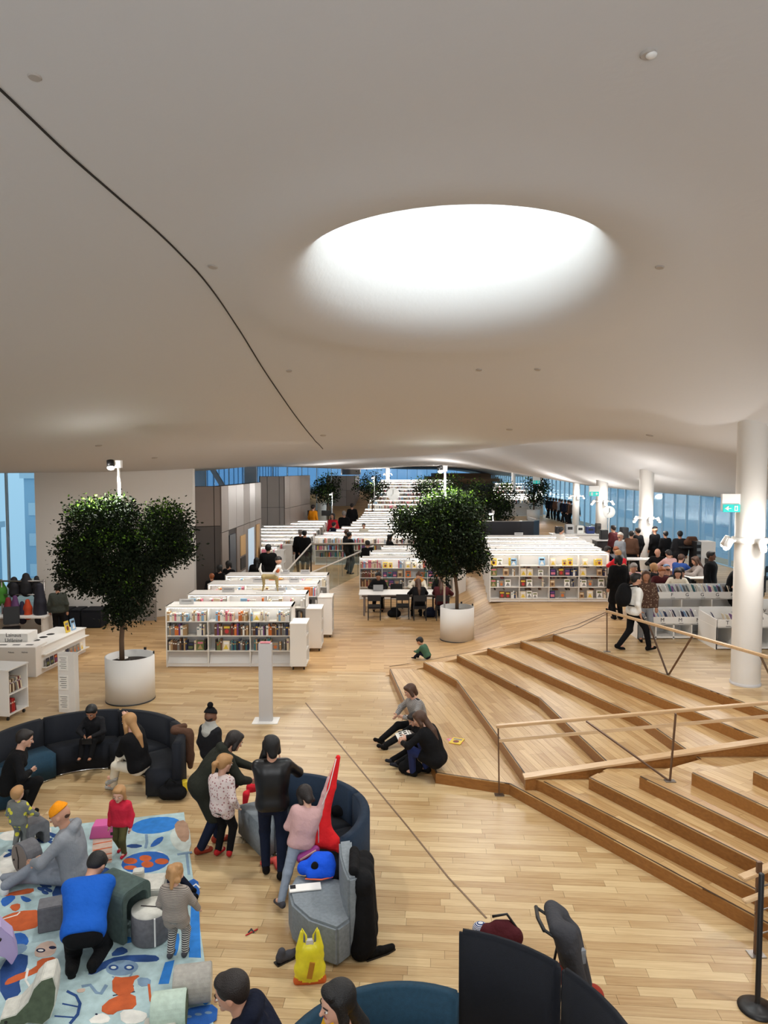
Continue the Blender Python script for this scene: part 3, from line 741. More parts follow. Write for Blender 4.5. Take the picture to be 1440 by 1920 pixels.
def bookcase(label, x, y, z, w, bays, h=1.5, dep=.62, shelves=(.42, .80, 1.16), slant=True, rz=0.0, led=True, rounded=False, group=None, signs=(), detail=True, name='bookcase'):
    t = thing(name, label, 'bookcase', (x, y, z), rz, group)
    bw = w/bays; th = .028
    if rounded:
        for sx in (0, w - th):
            pf = [(0, 0), (dep, 0), (dep, h - .12), (dep - .04, h - .03), (dep - .12, h), (.12, h), (.04, h - .03), (0, h - .12)]
            MB().extr(pf, (sx, 0, 0), (0, 1, 0), (0, 0, 1), (1, 0, 0), th).build('side_panel', M_shelf, t)
    else:
        for sx in (0, w - th): MB().box((sx + th/2, dep/2, h/2), (th, dep, h)).build('side_panel', M_shelf, t)
    for i in range(1, bays): MB().box((i*bw, dep/2, h/2 - .02), (th*.8, dep - .01, h - .06)).build('divider', M_shelf, t)
    MB().box((w/2, dep/2, h/2), (w - .03, .02, h - .06)).build('back_panel', M_back, t)
    MB().box((w/2, dep/2, .05), (w - .05, dep - .06, .08)).build('plinth', M_shelf, t)
    for zs in shelves:
        for i in range(bays if detail else 1):
            a, b = (i*bw + .012, (i + 1)*bw - .012) if detail else (th, w - th)
            MB().box(((a + b)/2, dep/2, zs - .012), (b - a, dep - .02, .022)).build('shelf', M_shelf, t)
    MB().box((w/2, dep/2, h - .02), (w - (.2 if rounded else 0), dep + .02, .04)).build('top_board', M_shelf, t)
    if slant:
        for i in range(bays):
            MB().extr([(0.02, .09), (.04, .09), (.24, shelves[0] - .03), (.22, shelves[0] - .03)], (i*bw + .02, 0, 0), (0, 1, 0), (0, 0, 1), (1, 0, 0), bw - .04).build('slanted_panel', M_back, t)
    if led:
        l = MB().box((w/2, .045, h - .047), (w - .1, .03, .012)).build('led_strip', M_led, t)
    for sx, sw in signs:
        s = MB().box((sx + sw/2, dep*.4, h + .075), (sw, .03, .13)).build('sign', M_greyw, t)
        MB().box((sx + sw/2, dep*.4 - .017, h + .09), (sw*.7, .004, .012)).build('print', M_joint, s)
    return t
def cart(label, x, y, z, w=.42, d=.62, h=1.12, rz=0, group=None):
    t = thing('book_cart', label, 'book cart', (x, y, z), rz, group)
    MB().box((w/2, .01, h/2 + .05), (w, .02, h - .1)).build('end_panel', M_shelf, t); MB().box((w/2, d - .01, h/2 + .05), (w, .02, h - .1)).build('end_panel', M_shelf, t)
    MB().box((.015, d/2, h/2 + .05), (.03, d - .04, h - .1)).build('side_panel', M_shelf, t)
    for zs in (.1, .45, .8): MB().box((w/2, d/2, zs), (w - .03, d - .04, .02)).build('shelf', M_shelf, t)
    MB().box((w/2, d/2, h + .01), (w + .02, d + .02, .03)).build('top_board', M_shelf, t, .005)
    for wx in (.07, w - .07):
        for wy in (.08, d - .08): MB().tube([(wx - .015, wy, .03), (wx + .015, wy, .03)], .03, 12).build('wheel', M_black, t)
    return t
rb = random.Random(5)
a0 = P(312, 1251, 0); a1 = P(548, 1251, 0); Y0 = a0.y
wA = a1.x - a0.x
hA = D(400, 1137, Y0).z

PALS = [[2, 11, 5, 5, 3, 15, 14, 2, 5, 2], [0, 4, 1, 6, 3, 7, 12, 15, 12, 2, 5, 6], [8, 1, 4, 10, 6, 6, 12, 15, 1, 2]]  # first palette pale: top-shelf glare put into the book colours
bookcase('white bookcase with lit shelves behind the grey pillar, nearest of its group', a0.x, Y0, 0, wA, 3, hA, .66, signs=((.28, .36),))
SH = (.42, .80, 1.16)
M0 = Matrix.Translation((a0.x, Y0, 0)); bw = wA/3
for i in range(3):
    for j, (zs, nm) in enumerate(zip(reversed(SH), ('top', 'middle', 'bottom'))):
        by = ('left', 'middle', 'right')[i]
        fill_row(M0, i*bw + .02, (i + 1)*bw - .03, .02, zs, .34 if j else .30, rb, (lambda c, o, nm=nm, by=by: '%s book, %s from left, %s shelf, %s bay, bookcase behind grey pillar' % (c, o, nm, by)), 'books on the bookcase behind the grey pillar', PALS[j], .93, .05)
lx = [D(360, 1108, 20.05).x, D(398, 1090, 21.9).x, D(430, 1074, 23.7).x]; rx = [D(578, 1108, 20.05).x, D(600, 1090, 21.9).x, D(617, 1074, 23.7).x]
yA = [Y0 + 1.78, Y0 + 3.55, Y0 + 5.3]
for i in range(3):
    w = rx[i] - lx[i]
    bookcase('white bookcase, %s row behind the front bookcase left of centre' % ('second', 'third', 'rearmost')[i], lx[i], yA[i], 0, w, 3, hA, .66, signs=((.9 + .4*i, .34), (w - .9, .3)), group='white bookcases left of centre')
    M_ = Matrix.Translation((lx[i], yA[i], 0))
    for b_ in range(3):
        fill_row(M_, b_*w/3 + .02, (b_ + 1)*w/3 - .03, .02, 1.16, .30, rb, None, None, PALS[0], .85, .25)
        fill_row(M_, b_*w/3 + .02, (b_ + 1)*w/3 - .03, .02, .80, .30, rb, None, None, PALS[1], .9, .1)
for i, (px0, px1, pyb, pyt) in enumerate(((544, 575, 1257, 1171), (575, 603, 1222, 1143), (597, 623, 1196, 1121))):
    q = P(px0, pyb, 0); q1 = P(px1, pyb, 0); 
    cart('white wheeled book cart standing at the right end of the %s bookcase row' % ('front', 'second', 'third')[i], q.x, q.y, 0, q1.x - q.x, .66, D(px0, pyt, q.y).z, 0, 'white book carts beside the bookcases')
# centre group
c0 = P(674, 1124, 0); yC = c0.y
hC = D(700, 1046, yC).z
bookcase('white bookcase with rounded corners behind the reading table', c0.x, yC, 0, 3.45, 4, hC, .6, (.12, .48, .84, 1.2), False, rounded=True, group='rounded bookcases behind the reading table')
M_ = Matrix.Translation((c0.x, yC, 0)); bw = 3.45/4
for i in range(4):
    by = ('far left', 'second', 'third', 'right')[i]
    for zs, nm in ((1.2, 'top'), (.84, 'second'), (.48, 'third')):
        lab = (lambda c, o, nm=nm, by=by: '%s book, %s from left, %s shelf, %s bay, bookcase behind reading table' % (c, o, nm, by))
        if i == 0: fill_row(M_, .03, bw - .03, .02, zs, .34, rb, lab if nm != 'third' else None, 'books on the bookcase behind the reading table', [5, 2, 11, 14, 15] if nm == 'top' else [0, 15, 12, 6, 6, 15], .97, 0)
        else: fill_row(M_, i*bw + .02, (i + 1)*bw - .03, .02, zs, .34, rb, lab, 'books on the bookcase behind the reading table', [9, 5, 14, 3, 2, 11] if nm == 'top' else [10, 4, 3, 12, 12, 8, 15, 5], .95, .8)  # paler top-shelf covers imitate bleaching by the strip light
for i in range(2):
    bookcase('rounded white bookcase %s the one behind the reading table' % ('directly behind', 'two rows behind')[i], c0.x + .35 + .45*i, yC + 1.9 + 1.9*i, 0, 3.4, 4, hC, .6, (.12, .48, .84, 1.2), False, rounded=True, group='rounded bookcases behind the reading table')
    fill_row(Matrix.Translation((c0.x + .35 + .45*i, yC + 1.9 + 1.9*i, 0)), .03, 3.35, .02, 1.2, .27, rb, None, None, [5, 2, 14, 1, 12], .93, 0)
cart('white end unit right of the bookcase behind the reading table', c0.x + 3.55, yC + .02, 0, .5, .6, 1.3, 0, None)
# right group
zB_ = .6
b0_ = P(918, 1129, zB_); b1_ = P(1141, 1129, zB_); yB = b0_.y; wB = b1_.x - b0_.x
hB = D(1000, 1037, yB).z - zB_

SHB = (.12, .50, .86, 1.20)
for i in range(5):
    yy = yB + 1.45*i; sx = D(918 - 3*i, 1100, yy).x if i else b0_.x; ex = D(1141 - 14*i, 1100, yy).x if i else b1_.x
    bookcase(('white glowing bookcase %s the right tree planter' % 'right of') if i == 0 else 'white glowing bookcase, %s row of the right hand group' % ('', 'second', 'third', 'fourth', 'rearmost')[i], sx, yy, zB_, ex - sx, 4, hB, .62, SHB, False, signs=((1.3, .35),) if i == 4 else (), group='glowing bookcases on the right')
    M_ = Matrix.Translation((sx, yy, zB_)); bw = (ex - sx)/4
    for b_ in range(4):
        for k, zs in enumerate(reversed(SHB)):
            if i and k > 0: continue
            nm = ('top', 'second', 'third', 'bottom')[k]; by = ('left', 'second', 'third', 'right')[b_]
            lab = (lambda c, o, nm=nm, by=by: '%s book, %s from left, %s shelf, %s bay, bookcase right of right planter' % (c, o, nm, by))
            fill_row(M_, b_*bw + .03, (b_ + 1)*bw - .04, .03, zs, .30, rb, lab if i == 0 else None, 'books on the glowing bookcase on the right', [5, 2, 14, 9, 11] if k == 0 else [4, 12, 8, 5, 5, 15, 6, 2], .66, .9 if k else .6)  # top row palette lightened to paint in the LED wash-out
            if k and i == 0:
                REST.X = M_
                x = b_*bw + .3*rb.random()
                while x < (b_ + 1)*bw - .2:
                    REST.m = rb.choice([6, 1, 12, 0]); REST.box((x, .2, zs + .28), (.035, .18, .05)); x += rb.choice([.04, .04, .05, .3])
                REST.X = None
# stool at the end of that row
q = P(1158, 1133, zB_ + .12)
t = thing('step_stool', 'small white stool at the right end of the glowing bookcase', 'stool', (q.x, q.y, terrain(q.x, q.y)))
MB().box((0, 0, 1.08), (.3, .24, .04)).build('seat', M_shelf, t)
for a, b in ((-1, -1), (1, -1), (-1, 1), (1, 1)): MB().bar((a*.1, b*.08, 1.06), (a*.22, b*.2, 0), .03).build('leg', M_shelf, t)
# back groups: rows of far bookcases
def far_row(label, pxl, pxr, y, z, h, group, books=1, dens=.9):
    xl = D(pxl, 1000, y).x; xr = D(pxr, 1000, y).x; w = xr - xl; n = max(1, round(w/1.3))
    bookcase(label, xl, y, z, w, n, h, .6, (.42, .78, 1.12) if books > 1 else (.78, 1.12), False, detail=False, group=group)
    M_ = Matrix.Translation((xl, y, z))
    for zs in ((1.12, .78, .42)[:books]):
        for b_ in range(n): fill_row(M_, b_*w/n + .03, (b_ + 1)*w/n - .04, .02, zs, .31, rb, None, None, [5, 2, 12, 15, 14, 6, 11] if zs > 1 else None, dens, .12)  # pale covers on the top shelf carry painted strip-light glare
for i in range(9):
    far_row('far white bookcase in row %s of the group beside the grey cladding' % ['one', 'two', 'three', 'four', 'five', 'six', 'seven', 'eight', 'nine'][i], 488, (520, 532, 545, 588, 594, 600, 606, 610, 614)[i], 32 + 2.0*i, 0, 1.5, 'far bookcases beside the grey cladding', 3 if i < 2 else 1)
for i, (px, y) in enumerate(((514, 31.6), (531, 33.8), (543, 36.0))):
    cart('far white book cart, %s of three beside the grey cladding bookcases' % ('nearest', 'middle', 'farthest')[i], D(px, 1000, y).x, y, 0, .42, .6, 1.35, 0, 'far white book carts')
eps = [(590, 850), (606, 860), (618, 870), (640, 880), (652, 885), (660, 888), (668, 890), (672, 893), (676, 896), (679, 899), (682, 902), (684, 905)]
for i in range(12):
    y = 37 + 2.0*i
    far_row('far white bookcase in row %s of the central group beyond the glass rail' % ['one', 'two', 'three', 'four', 'five', 'six', 'seven', 'eight', 'nine', 'ten', 'eleven', 'twelve'][i], eps[i][0], eps[i][1], y, terrain(0, y), 1.5, 'far bookcases in the central group', 4 if i == 0 else (2 if i < 3 else 1))
for i in range(9):
    y = 62 + 2.3*i
    far_row('farthest white bookcase in row %s on the rising floor' % ['one', 'two', 'three', 'four', 'five', 'six', 'seven', 'eight', 'nine'][i], 690 + 3*i, 868 - 3*i, y, terrain(0, y), 1.5, 'farthest bookcases on the rising floor', 1)
for i in range(7):
    y = 60 + 2.6*i
    far_row('far right white bookcase in row %s beyond the black counter' % ['one', 'two', 'three', 'four', 'five', 'six', 'seven'][i], 915 + 2*i, 1018 - 6*i, y, terrain(9, y), 1.5, 'far bookcases beyond the black counter', 1)
fr = REST
REST_O = fr.build('book', BM_); tag(REST_O, 'rows of books filling the shelves of the farther bookcases', 'books', kind='stuff')
# ------------------------------------------------------------------ trees and planters
M_leaf = [mat('leaf_dark', (20, 31, 14), .7, spec=.2, var=.25, vscale=2), mat('leaf_mid', (30, 48, 18), .7, spec=.2, var=.25, vscale=2), mat('leaf_lit', (96, 134, 40), .7, spec=.2)]  # last green is the spotlight highlight painted as leaf colour
M_bark = mat('bark', (98, 76, 58), .85, bump=.5, bscale=30)
M_soil = mat('soil', (38, 28, 22), .95, bump=.8, bscale=40)
M_pot = mat('planter_white', (224, 222, 218), .5)
def leaves(blobs, n, size, seed, twig=14):
    """leaf blades in clusters around random twigs inside the blobs"""
    r = np.random.default_rng(seed); V = []; F = []; MI = []
    vol = np.array([b[3]*b[4]*b[5] for b in blobs])**.67; vol = vol/vol.sum()
    ncl = n//twig
    bi = r.choice(len(blobs), ncl, p=vol); B = np.array(blobs, float)[bi]
    d = r.normal(size=(ncl, 3)); d /= np.linalg.norm(d, axis=1)[:, None]
    rad = r.uniform(.35, 1.0, ncl)**.45
    c = B[:, :3] + d*rad[:, None]*B[:, 3:6]
    ok = (np.sin(c[:, 0]*5.1 + seed) + np.sin(c[:, 1]*4.3) + np.sin(c[:, 2]*6.7 + c[:, 0]*2)) > -1.75
    c = c[ok]; rad = rad[ok]; d = d[ok]
    cl = np.repeat(c, twig, 0); dl = np.repeat(d, twig, 0)
    p = cl + r.normal(size=cl.shape)*size*1.5
    ax = dl + r.normal(size=cl.shape)*.9 + np.array([0, 0, -.35]); ax /= np.linalg.norm(ax, axis=1)[:, None]
    sd = np.cross(ax, r.normal(size=ax.shape)); sd /= np.linalg.norm(sd, axis=1)[:, None]
    nn = np.cross(ax, sd); L = size*r.uniform(.7, 1.3, len(p))[:, None]; Wd = L*.26
    v0 = p; v1 = p + ax*L*.5 + sd*Wd + nn*L*.05; v2 = p + ax*L; v3 = p + ax*L*.5 - sd*Wd + nn*L*.05
    V = np.stack([v0, v1, v2, v3], 1).reshape(-1, 3); k = len(p)
    base = np.arange(k)*4; F = np.concatenate([np.stack([base, base + 1, base + 2], 1), np.stack([base, base + 2, base + 3], 1)])
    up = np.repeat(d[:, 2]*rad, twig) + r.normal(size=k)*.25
    m = np.where(up > .82, 2, np.where(up > .25, 1, 0)); m = np.concatenate([m, m])  # upper leaves get lighter greens, lamp light painted by height
    me = bpy.data.meshes.new('foliage'); me.vertices.add(len(V)); me.vertices.foreach_set('co', V.ravel())
    me.loops.add(len(F)*3); me.loops.foreach_set('vertex_index', F.ravel().astype(np.int32)); me.polygons.add(len(F))
    me.polygons.foreach_set('loop_start', (np.arange(len(F))*3).astype(np.int32)); me.polygons.foreach_set('loop_total', np.full(len(F), 3, np.int32))
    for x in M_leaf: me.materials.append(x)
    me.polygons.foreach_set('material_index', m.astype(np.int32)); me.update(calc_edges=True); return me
def planter(label, x, y, z, r, h, clips=True):
    t = thing('planter', label, 'planter', (x, y, z))
    MB().lathe([(r - .02, 0), (r, .0), (r, h), (r - .03, h), (r - .03, h - .16), (.02, h - .13)], 56).build('pot', M_pot, t)
    MB().lathe([(r - .035, h - .155), (r*.5, h - .12), (.01, h - .10)], 32).build('soil', M_soil, t)
    MB().lathe([(r + .006, .0), (r + .006, .025), (r, .025)], 56).build('base_ring', M_black, t)
    for a in (.25, 1.2): MB().box((math.cos(a)*(r - .015), math.sin(a)*(r - .015), h + .01), (.03, .05, .09), a).build('clip', M_black, t)
    return t
def tree(label, x, y, zs, pts, branches, blobs_px, yc, n, size, seed, group=None, ypl=None):
    """pts and branches: pixels of trunk and limbs at depth yc"""
    t = thing('tree', label, 'tree', (x, y, zs), 0, group)
    o = Vector((x, y, zs))
    mb = MB(); P3 = [D(px, py, yc) - o for px, py in pts]; P3[0] = Vector((P3[1].x, 0, 0))
    sc = yc/FPX
    mb.tube(P3, [.055*1.0*(1 - .35*i/len(P3)) for i in range(len(P3))], 10)
    tr = mb.build('trunk', M_bark, t)
    rr = random.Random(seed)
    for b in branches:
        q = [D(px, py, yc + dy) - o for px, py, dy in b]
        MB().tube(q, .032, 8, True, .01).build('branch', M_bark, t)
    bl = []
    for px, py, rx, ry, dy in blobs_px:
        c = D(px, py, yc + dy) - o; bl.append((c.x, c.y, c.z, rx*sc, (rx + ry)/2*sc, ry*sc))
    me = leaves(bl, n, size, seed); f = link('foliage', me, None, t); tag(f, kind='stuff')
    return t
def spot_pole(label, x, y, z, ztop, en=260, aim=None, r=.03):
    t = thing('spotlight_pole', label, 'floor spotlight', (x, y, z))
    MB().tube([(0, 0, 0), (0, 0, ztop - z)], r, 14).build('pole', M_white, t)
    MB().lathe([(.11, 0), (.11, .012), (.0, .014)], 20).build('base', M_white, t)
    MB().box((0, -.0, ztop - z + .02), (.12, .12, .16)).build('bracket', M_white, t)
    h = MB().tube([(-.16, -.05, ztop - z + .10), (-.14, -.08, ztop - z - .04)], .075, 16).build('spot_head', M_black, t)
    MB().ball((-.137, -.085, ztop - z - .06), (.075, .075, .05), 14, 8).build('bulb', M_lamp, h)
    light('POINT', 'pole_glow', (x - .3, y - .35, ztop - .1), en*.03, NEUT, .05)
    light('SPOT', 'tree_spot', (x - .13, y - .1, ztop - .16), en, (1, 1, .92), .05, aim or (x - .3, y - .2, z), 2.0, .5)
    return t
# left tree
q = P(229, 1325, 0); r = 46/FPX*q.y*1.01; xc, yc = q.x, q.y + r
zc = D(229, 1228, yc).z
planter('large round white planter of the left tree, in front of the bookcases', xc, yc, 0, r, zc)
tree('tall leafy tree with a broad crown in the left white planter', xc, yc, zc - .11, [(229, 1238), (228, 1200), (230, 1165), (232, 1120), (236, 1080), (238, 1030)],
     [[(232, 1120, 0), (205, 1060, -.1), (170, 1020, -.2)], [(236, 1090, 0), (270, 1040, .1), (310, 1000, .1)], [(236, 1080, 0), (240, 1020, .1), (225, 970, 0)], [(232, 1130, 0), (250, 1120, -.2), (262, 1135, -.3)], [(230, 1110, 0), (180, 1090, .1), (140, 1085, .2)]],
     [(165, 985, 42, 38, 0), (205, 975, 48, 34, -.1), (150, 1035, 38, 32, .1), (135, 1075, 22, 22, 0), (205, 1040, 60, 50, -.1), (190, 1085, 48, 26, .2), (310, 985, 44, 38, 0), (325, 1020, 30, 28, .1), (275, 1030, 46, 46, -.1), (240, 1090, 44, 44, 0), (236, 1130, 24, 30, 0), (262, 1118, 14, 34, -.1), (222, 1150, 14, 20, 0), (300, 1050, 22, 18, 0), (345, 1035, 12, 16, 0), (222, 950, 26, 12, 0)],
     yc, 50000, .070, 3)
pp = D(243, 1200, yc + .55)
spot_pole('white lamp pole with a lit black spotlight behind the left tree', pp.x, yc + .12, zc - .1, D(243, 872, yc + .12).z, 420)
# right tree
q = P(860, 1206, 0); r = 32.5/FPX*q.y*1.01; xc, yc = q.x, q.y + r; zc = D(860, 1137, yc).z
planter('large round white planter of the middle tree near the staircase', xc, yc, 0, r, zc)
tree('dark leafy tree in the round planter between reading table and staircase', xc, yc, zc - .11, [(859, 1140), (857, 1110), (853, 1075), (852, 1040), (850, 1000)],
     [[(853, 1075, 0), (820, 1030, 0), (780, 990, 0)], [(853, 1060, 0), (872, 1010, .1), (885, 970, .1)], [(852, 1050, 0), (840, 1000, 0), (820, 960, 0)]],
     [(815, 958, 28, 24, 0), (868, 958, 32, 30, 0), (770, 968, 28, 16, 0), (755, 985, 14, 14, 0), (800, 1000, 34, 30, 0), (868, 1000, 36, 40, 0), (838, 990, 40, 40, .1), (880, 1035, 24, 30, 0), (812, 1030, 24, 22, 0), (840, 1050, 34, 24, 0), (835, 1068, 16, 12, -.1), (795, 1020, 14, 18, 0), (902, 1050, 8, 14, 0), (850, 940, 30, 14, 0)],
     yc, 36000, .085, 5)
spot_pole('white lamp pole with a lit spotlight behind the middle tree', D(834, 1000, yc + .1).x, yc + .12, zc - .1, D(835, 880, yc).z, 420)
# farther trees
def far_tree(label, px, pyb, y, blobs, n, size, seed, z0, pole=None, en=120):
    c = D(px, pyb, y)
    planter('white planter of the ' + label.split(',')[0], c.x, y, z0, .5, .8)
    t = tree(label, c.x, y, z0 + .7, [(px, pyb), (px + 1, pyb - 25), (px, pyb - 50)], [[(px, pyb - 30, 0), (px + 12, pyb - 55, 0)]], blobs, y, n, size, seed, 'far trees in the library')
    if pole: spot_pole('thin lamp pole beside the ' + label.split(',')[0], D(pole[0], 990, y).x, y - .55, z0, D(pole[0], pole[1], y).z, en)
far_tree('right middle tree, dark crown above the black counter', 928, 1000, 36, [(905, 925, 26, 22, 0), (945, 930, 20, 20, 0), (925, 950, 26, 22, 0), (900, 950, 18, 16, 0), (945, 958, 16, 18, 0), (930, 980, 16, 14, 0)], 7000, .12, 8, .6, (921, 960))
far_tree('far left tree, beside the grey round wall', 614, 950, 56, [(604, 912, 11, 14, 0), (620, 906, 14, 16, 0), (612, 925, 20, 12, 0), (600, 920, 10, 10, 0), (620, 932, 12, 8, 0)], 2600, .16, 9, 0, (624, 925))
far_tree('far centre tree, in front of the blue window', 697, 955, 58, [(697, 900, 13, 12, 0), (680, 912, 13, 10, 0), (712, 913, 13, 11, 0), (697, 920, 16, 12, 0), (699, 932, 8, 10, 0)], 2600, .16, 10, terrain(0, 58), (702, 895))
far_tree('wide far tree, behind the middle tree crown', 812, 950, 66, [(800, 912, 22, 12, 0), (830, 910, 20, 14, 0), (850, 905, 14, 10, 0), (790, 920, 14, 9, 0), (845, 920, 14, 10, 0)], 3400, .18, 12, terrain(3, 66))
far_tree('far right tree, between the thin white columns', 1000, 950, 56, [(995, 915, 10, 14, 0), (1010, 905, 12, 14, 0), (1018, 925, 9, 18, 0), (1004, 935, 12, 10, 0)], 2600, .16, 13, terrain(11, 56))
# ------------------------------------------------------------------ figures: smooth solids grown around posed skeletons
def surface_nets(Fd, o, h):
    """dual mesh of the zero level of the grid Fd (negative inside)"""
    ins = Fd < 0; nx, ny, nz = Fd.shape
    c = [ins[i:nx - 1 + i, j:ny - 1 + j, k:nz - 1 + k] for i in (0, 1) for j in (0, 1) for k in (0, 1)]
    s = sum(x.astype(np.int8) for x in c); mask = (s > 0) & (s < 8); ci = np.argwhere(mask)
    if len(ci) == 0: return None
    ids = -np.ones(mask.shape, np.int64); ids[mask] = np.arange(len(ci))
    acc = np.zeros((len(ci), 3)); cnt = np.zeros(len(ci))
    cor = [(i, j, k) for i in (0, 1) for j in (0, 1) for k in (0, 1)]
    for a in range(8):
        for b in range(a + 1, 8):
            if sum(abs(cor[a][t] - cor[b][t]) for t in range(3)) != 1: continue
            fa = Fd[ci[:, 0] + cor[a][0], ci[:, 1] + cor[a][1], ci[:, 2] + cor[a][2]]; fb = Fd[ci[:, 0] + cor[b][0], ci[:, 1] + cor[b][1], ci[:, 2] + cor[b][2]]
            m = (fa < 0) != (fb < 0); t = np.where(m, fa/np.where(m, fa - fb, 1), 0)
            acc += m[:, None]*(np.array(cor[a])[None] + t[:, None]*(np.array(cor[b]) - np.array(cor[a]))[None]); cnt += m
    V = (ci + acc/cnt[:, None])*h + o
    Q = []
    for ax in range(3):
        u, v = (ax + 1) % 3, (ax + 2) % 3
        sl0 = [slice(None)]*3; sl1 = [slice(None)]*3; sl0[ax] = slice(0, -1); sl1[ax] = slice(1, None)
        A_ = ins[tuple(sl0)]; B_ = ins[tuple(sl1)]; e = np.argwhere(A_ != B_)
        e = e[(e[:, u] > 0) & (e[:, v] > 0) & (e[:, u] < Fd.shape[u] - 1) & (e[:, v] < Fd.shape[v] - 1)]
        if len(e) == 0: continue
        flip = A_[e[:, 0], e[:, 1], e[:, 2]]
        def cell(du, dv):
            q = e.copy(); q[:, u] += du; q[:, v] += dv; return ids[q[:, 0], q[:, 1], q[:, 2]]
        q = np.stack([cell(-1, -1), cell(0, -1), cell(0, 0), cell(-1, 0)], 1)
        q[~flip] = q[~flip][:, ::-1]; Q.append(q)
    Q = np.concatenate(Q); Q = Q[(Q >= 0).all(1)]
    return V, Q
class Blob:
    """list of rounded primitives with material numbers"""
    def __init__(s, h, k): s.p = []; s.h = h; s.k = k
    def cap(s, a, b, r1, r2=None, m=0, k=None, infl=0): s.p.append(('c', np.array(a, float), np.array(b, float), r1 + infl, (r1 if r2 is None else r2) + infl, m, k)); return s
    def ell(s, c, r, R=None, m=0, k=None, infl=0): s.p.append(('e', np.array(c, float), np.array(r, float) + infl, np.array(R) if R is not None else np.eye(3), 0, m, k)); return s
    def cut(s, a, n): s.p.append(('h', np.array(a, float), np.array(n, float), 0, 0, 0, None)); return s
    def mesh(s, name, mats, smooth=1):
        h = s.h; lo = np.full(3, 1e9); hi = -lo
        bb = []
        for q in s.p:
            if q[0] == 'c': r = max(q[3], q[4]); l = np.minimum(q[1], q[2]) - r; u = np.maximum(q[1], q[2]) + r
            elif q[0] == 'e': r = q[2].max(); l = q[1] - r; u = q[1] + r
            else: bb.append(None); continue
            bb.append((l, u)); lo = np.minimum(lo, l); hi = np.maximum(hi, u)
        lo = lo - 3*h; n = np.ceil((hi - lo)/h).astype(int) + 4
        F_ = np.full(n, .25, np.float32); G_ = np.full(n, 9.0, np.float32); MI = np.zeros(n, np.int8)
        for q, b in zip(s.p, bb):
            if q[0] == 'h':
                X = [lo[i] + np.arange(n[i])*h for i in range(3)]
                d = ((X[0][:, None, None] - q[1][0])*q[2][0] + (X[1][None, :, None] - q[1][1])*q[2][1] + (X[2][None, None, :] - q[1][2])*q[2][2]).astype(np.float32)
                F_ = np.maximum(F_, d); continue
            k = q[6] if q[6] is not None else s.k
            mg = k + 2.5*h; i0 = np.maximum(0, ((b[0] - mg - lo)/h).astype(int)); i1 = np.minimum(n, ((b[1] + mg - lo)/h).astype(int) + 2)
            X = lo[0] + np.arange(i0[0], i1[0])*h; Y = lo[1] + np.arange(i0[1], i1[1])*h; Z = lo[2] + np.arange(i0[2], i1[2])*h
            if q[0] == 'c':
                a, bb_, r1, r2 = q[1], q[2], q[3], q[4]; ba = bb_ - a; L2 = max(ba @ ba, 1e-9)
                px, py, pz = (X - a[0])[:, None, None], (Y - a[1])[None, :, None], (Z - a[2])[None, None, :]
                t = np.clip((px*ba[0] + py*ba[1] + pz*ba[2])/L2, 0, 1)
                d = np.sqrt((px - ba[0]*t)**2 + (py - ba[1]*t)**2 + (pz - ba[2]*t)**2) - (r1 + (r2 - r1)*t)
            else:
                R = q[3]; px, py, pz = (X - q[1][0])[:, None, None], (Y - q[1][1])[None, :, None], (Z - q[1][2])[None, None, :]
                lx_ = [R[0, i]*px + R[1, i]*py + R[2, i]*pz for i in range(3)]
                k0 = np.sqrt(sum((lx_[i]/q[2][i])**2 for i in range(3))) + 1e-9; k1 = np.sqrt(sum((lx_[i]/q[2][i]**2)**2 for i in range(3))) + 1e-9
                d = k0*(k0 - 1)/k1
            d = d.astype(np.float32); sl = tuple(slice(i0[i], i1[i]) for i in range(3)); f = F_[sl]
            g = G_[sl]; w = d < g; G_[sl] = np.where(w, d, g); MI[sl] = np.where(w, q[5], MI[sl])
            if k > 0: hh = np.maximum(k - np.abs(f - d), 0)/k; F_[sl] = np.minimum(f, d) - hh*hh*k*.25
            else: F_[sl] = np.minimum(f, d)
        r = surface_nets(F_, lo, h)
        V, Q = r
        ci = np.clip(np.round((V - lo)/h).astype(int), 0, np.array(n) - 1); vm = MI[ci[:, 0], ci[:, 1], ci[:, 2]]
        me = bpy.data.meshes.new(name); me.vertices.add(len(V)); me.vertices.foreach_set('co', V.ravel())
        me.loops.add(len(Q)*4); me.loops.foreach_set('vertex_index', Q.ravel().astype(np.int32)); me.polygons.add(len(Q))
        me.polygons.foreach_set('loop_start', (np.arange(len(Q))*4).astype(np.int32)); me.polygons.foreach_set('loop_total', np.full(len(Q), 4, np.int32))
        for x in mats: me.materials.append(x)
        me.polygons.foreach_set('material_index', vm[Q[:, 0]].astype(np.int32)); me.polygons.foreach_set('use_smooth', np.ones(len(Q), bool)); me.update(calc_edges=True)
        return me
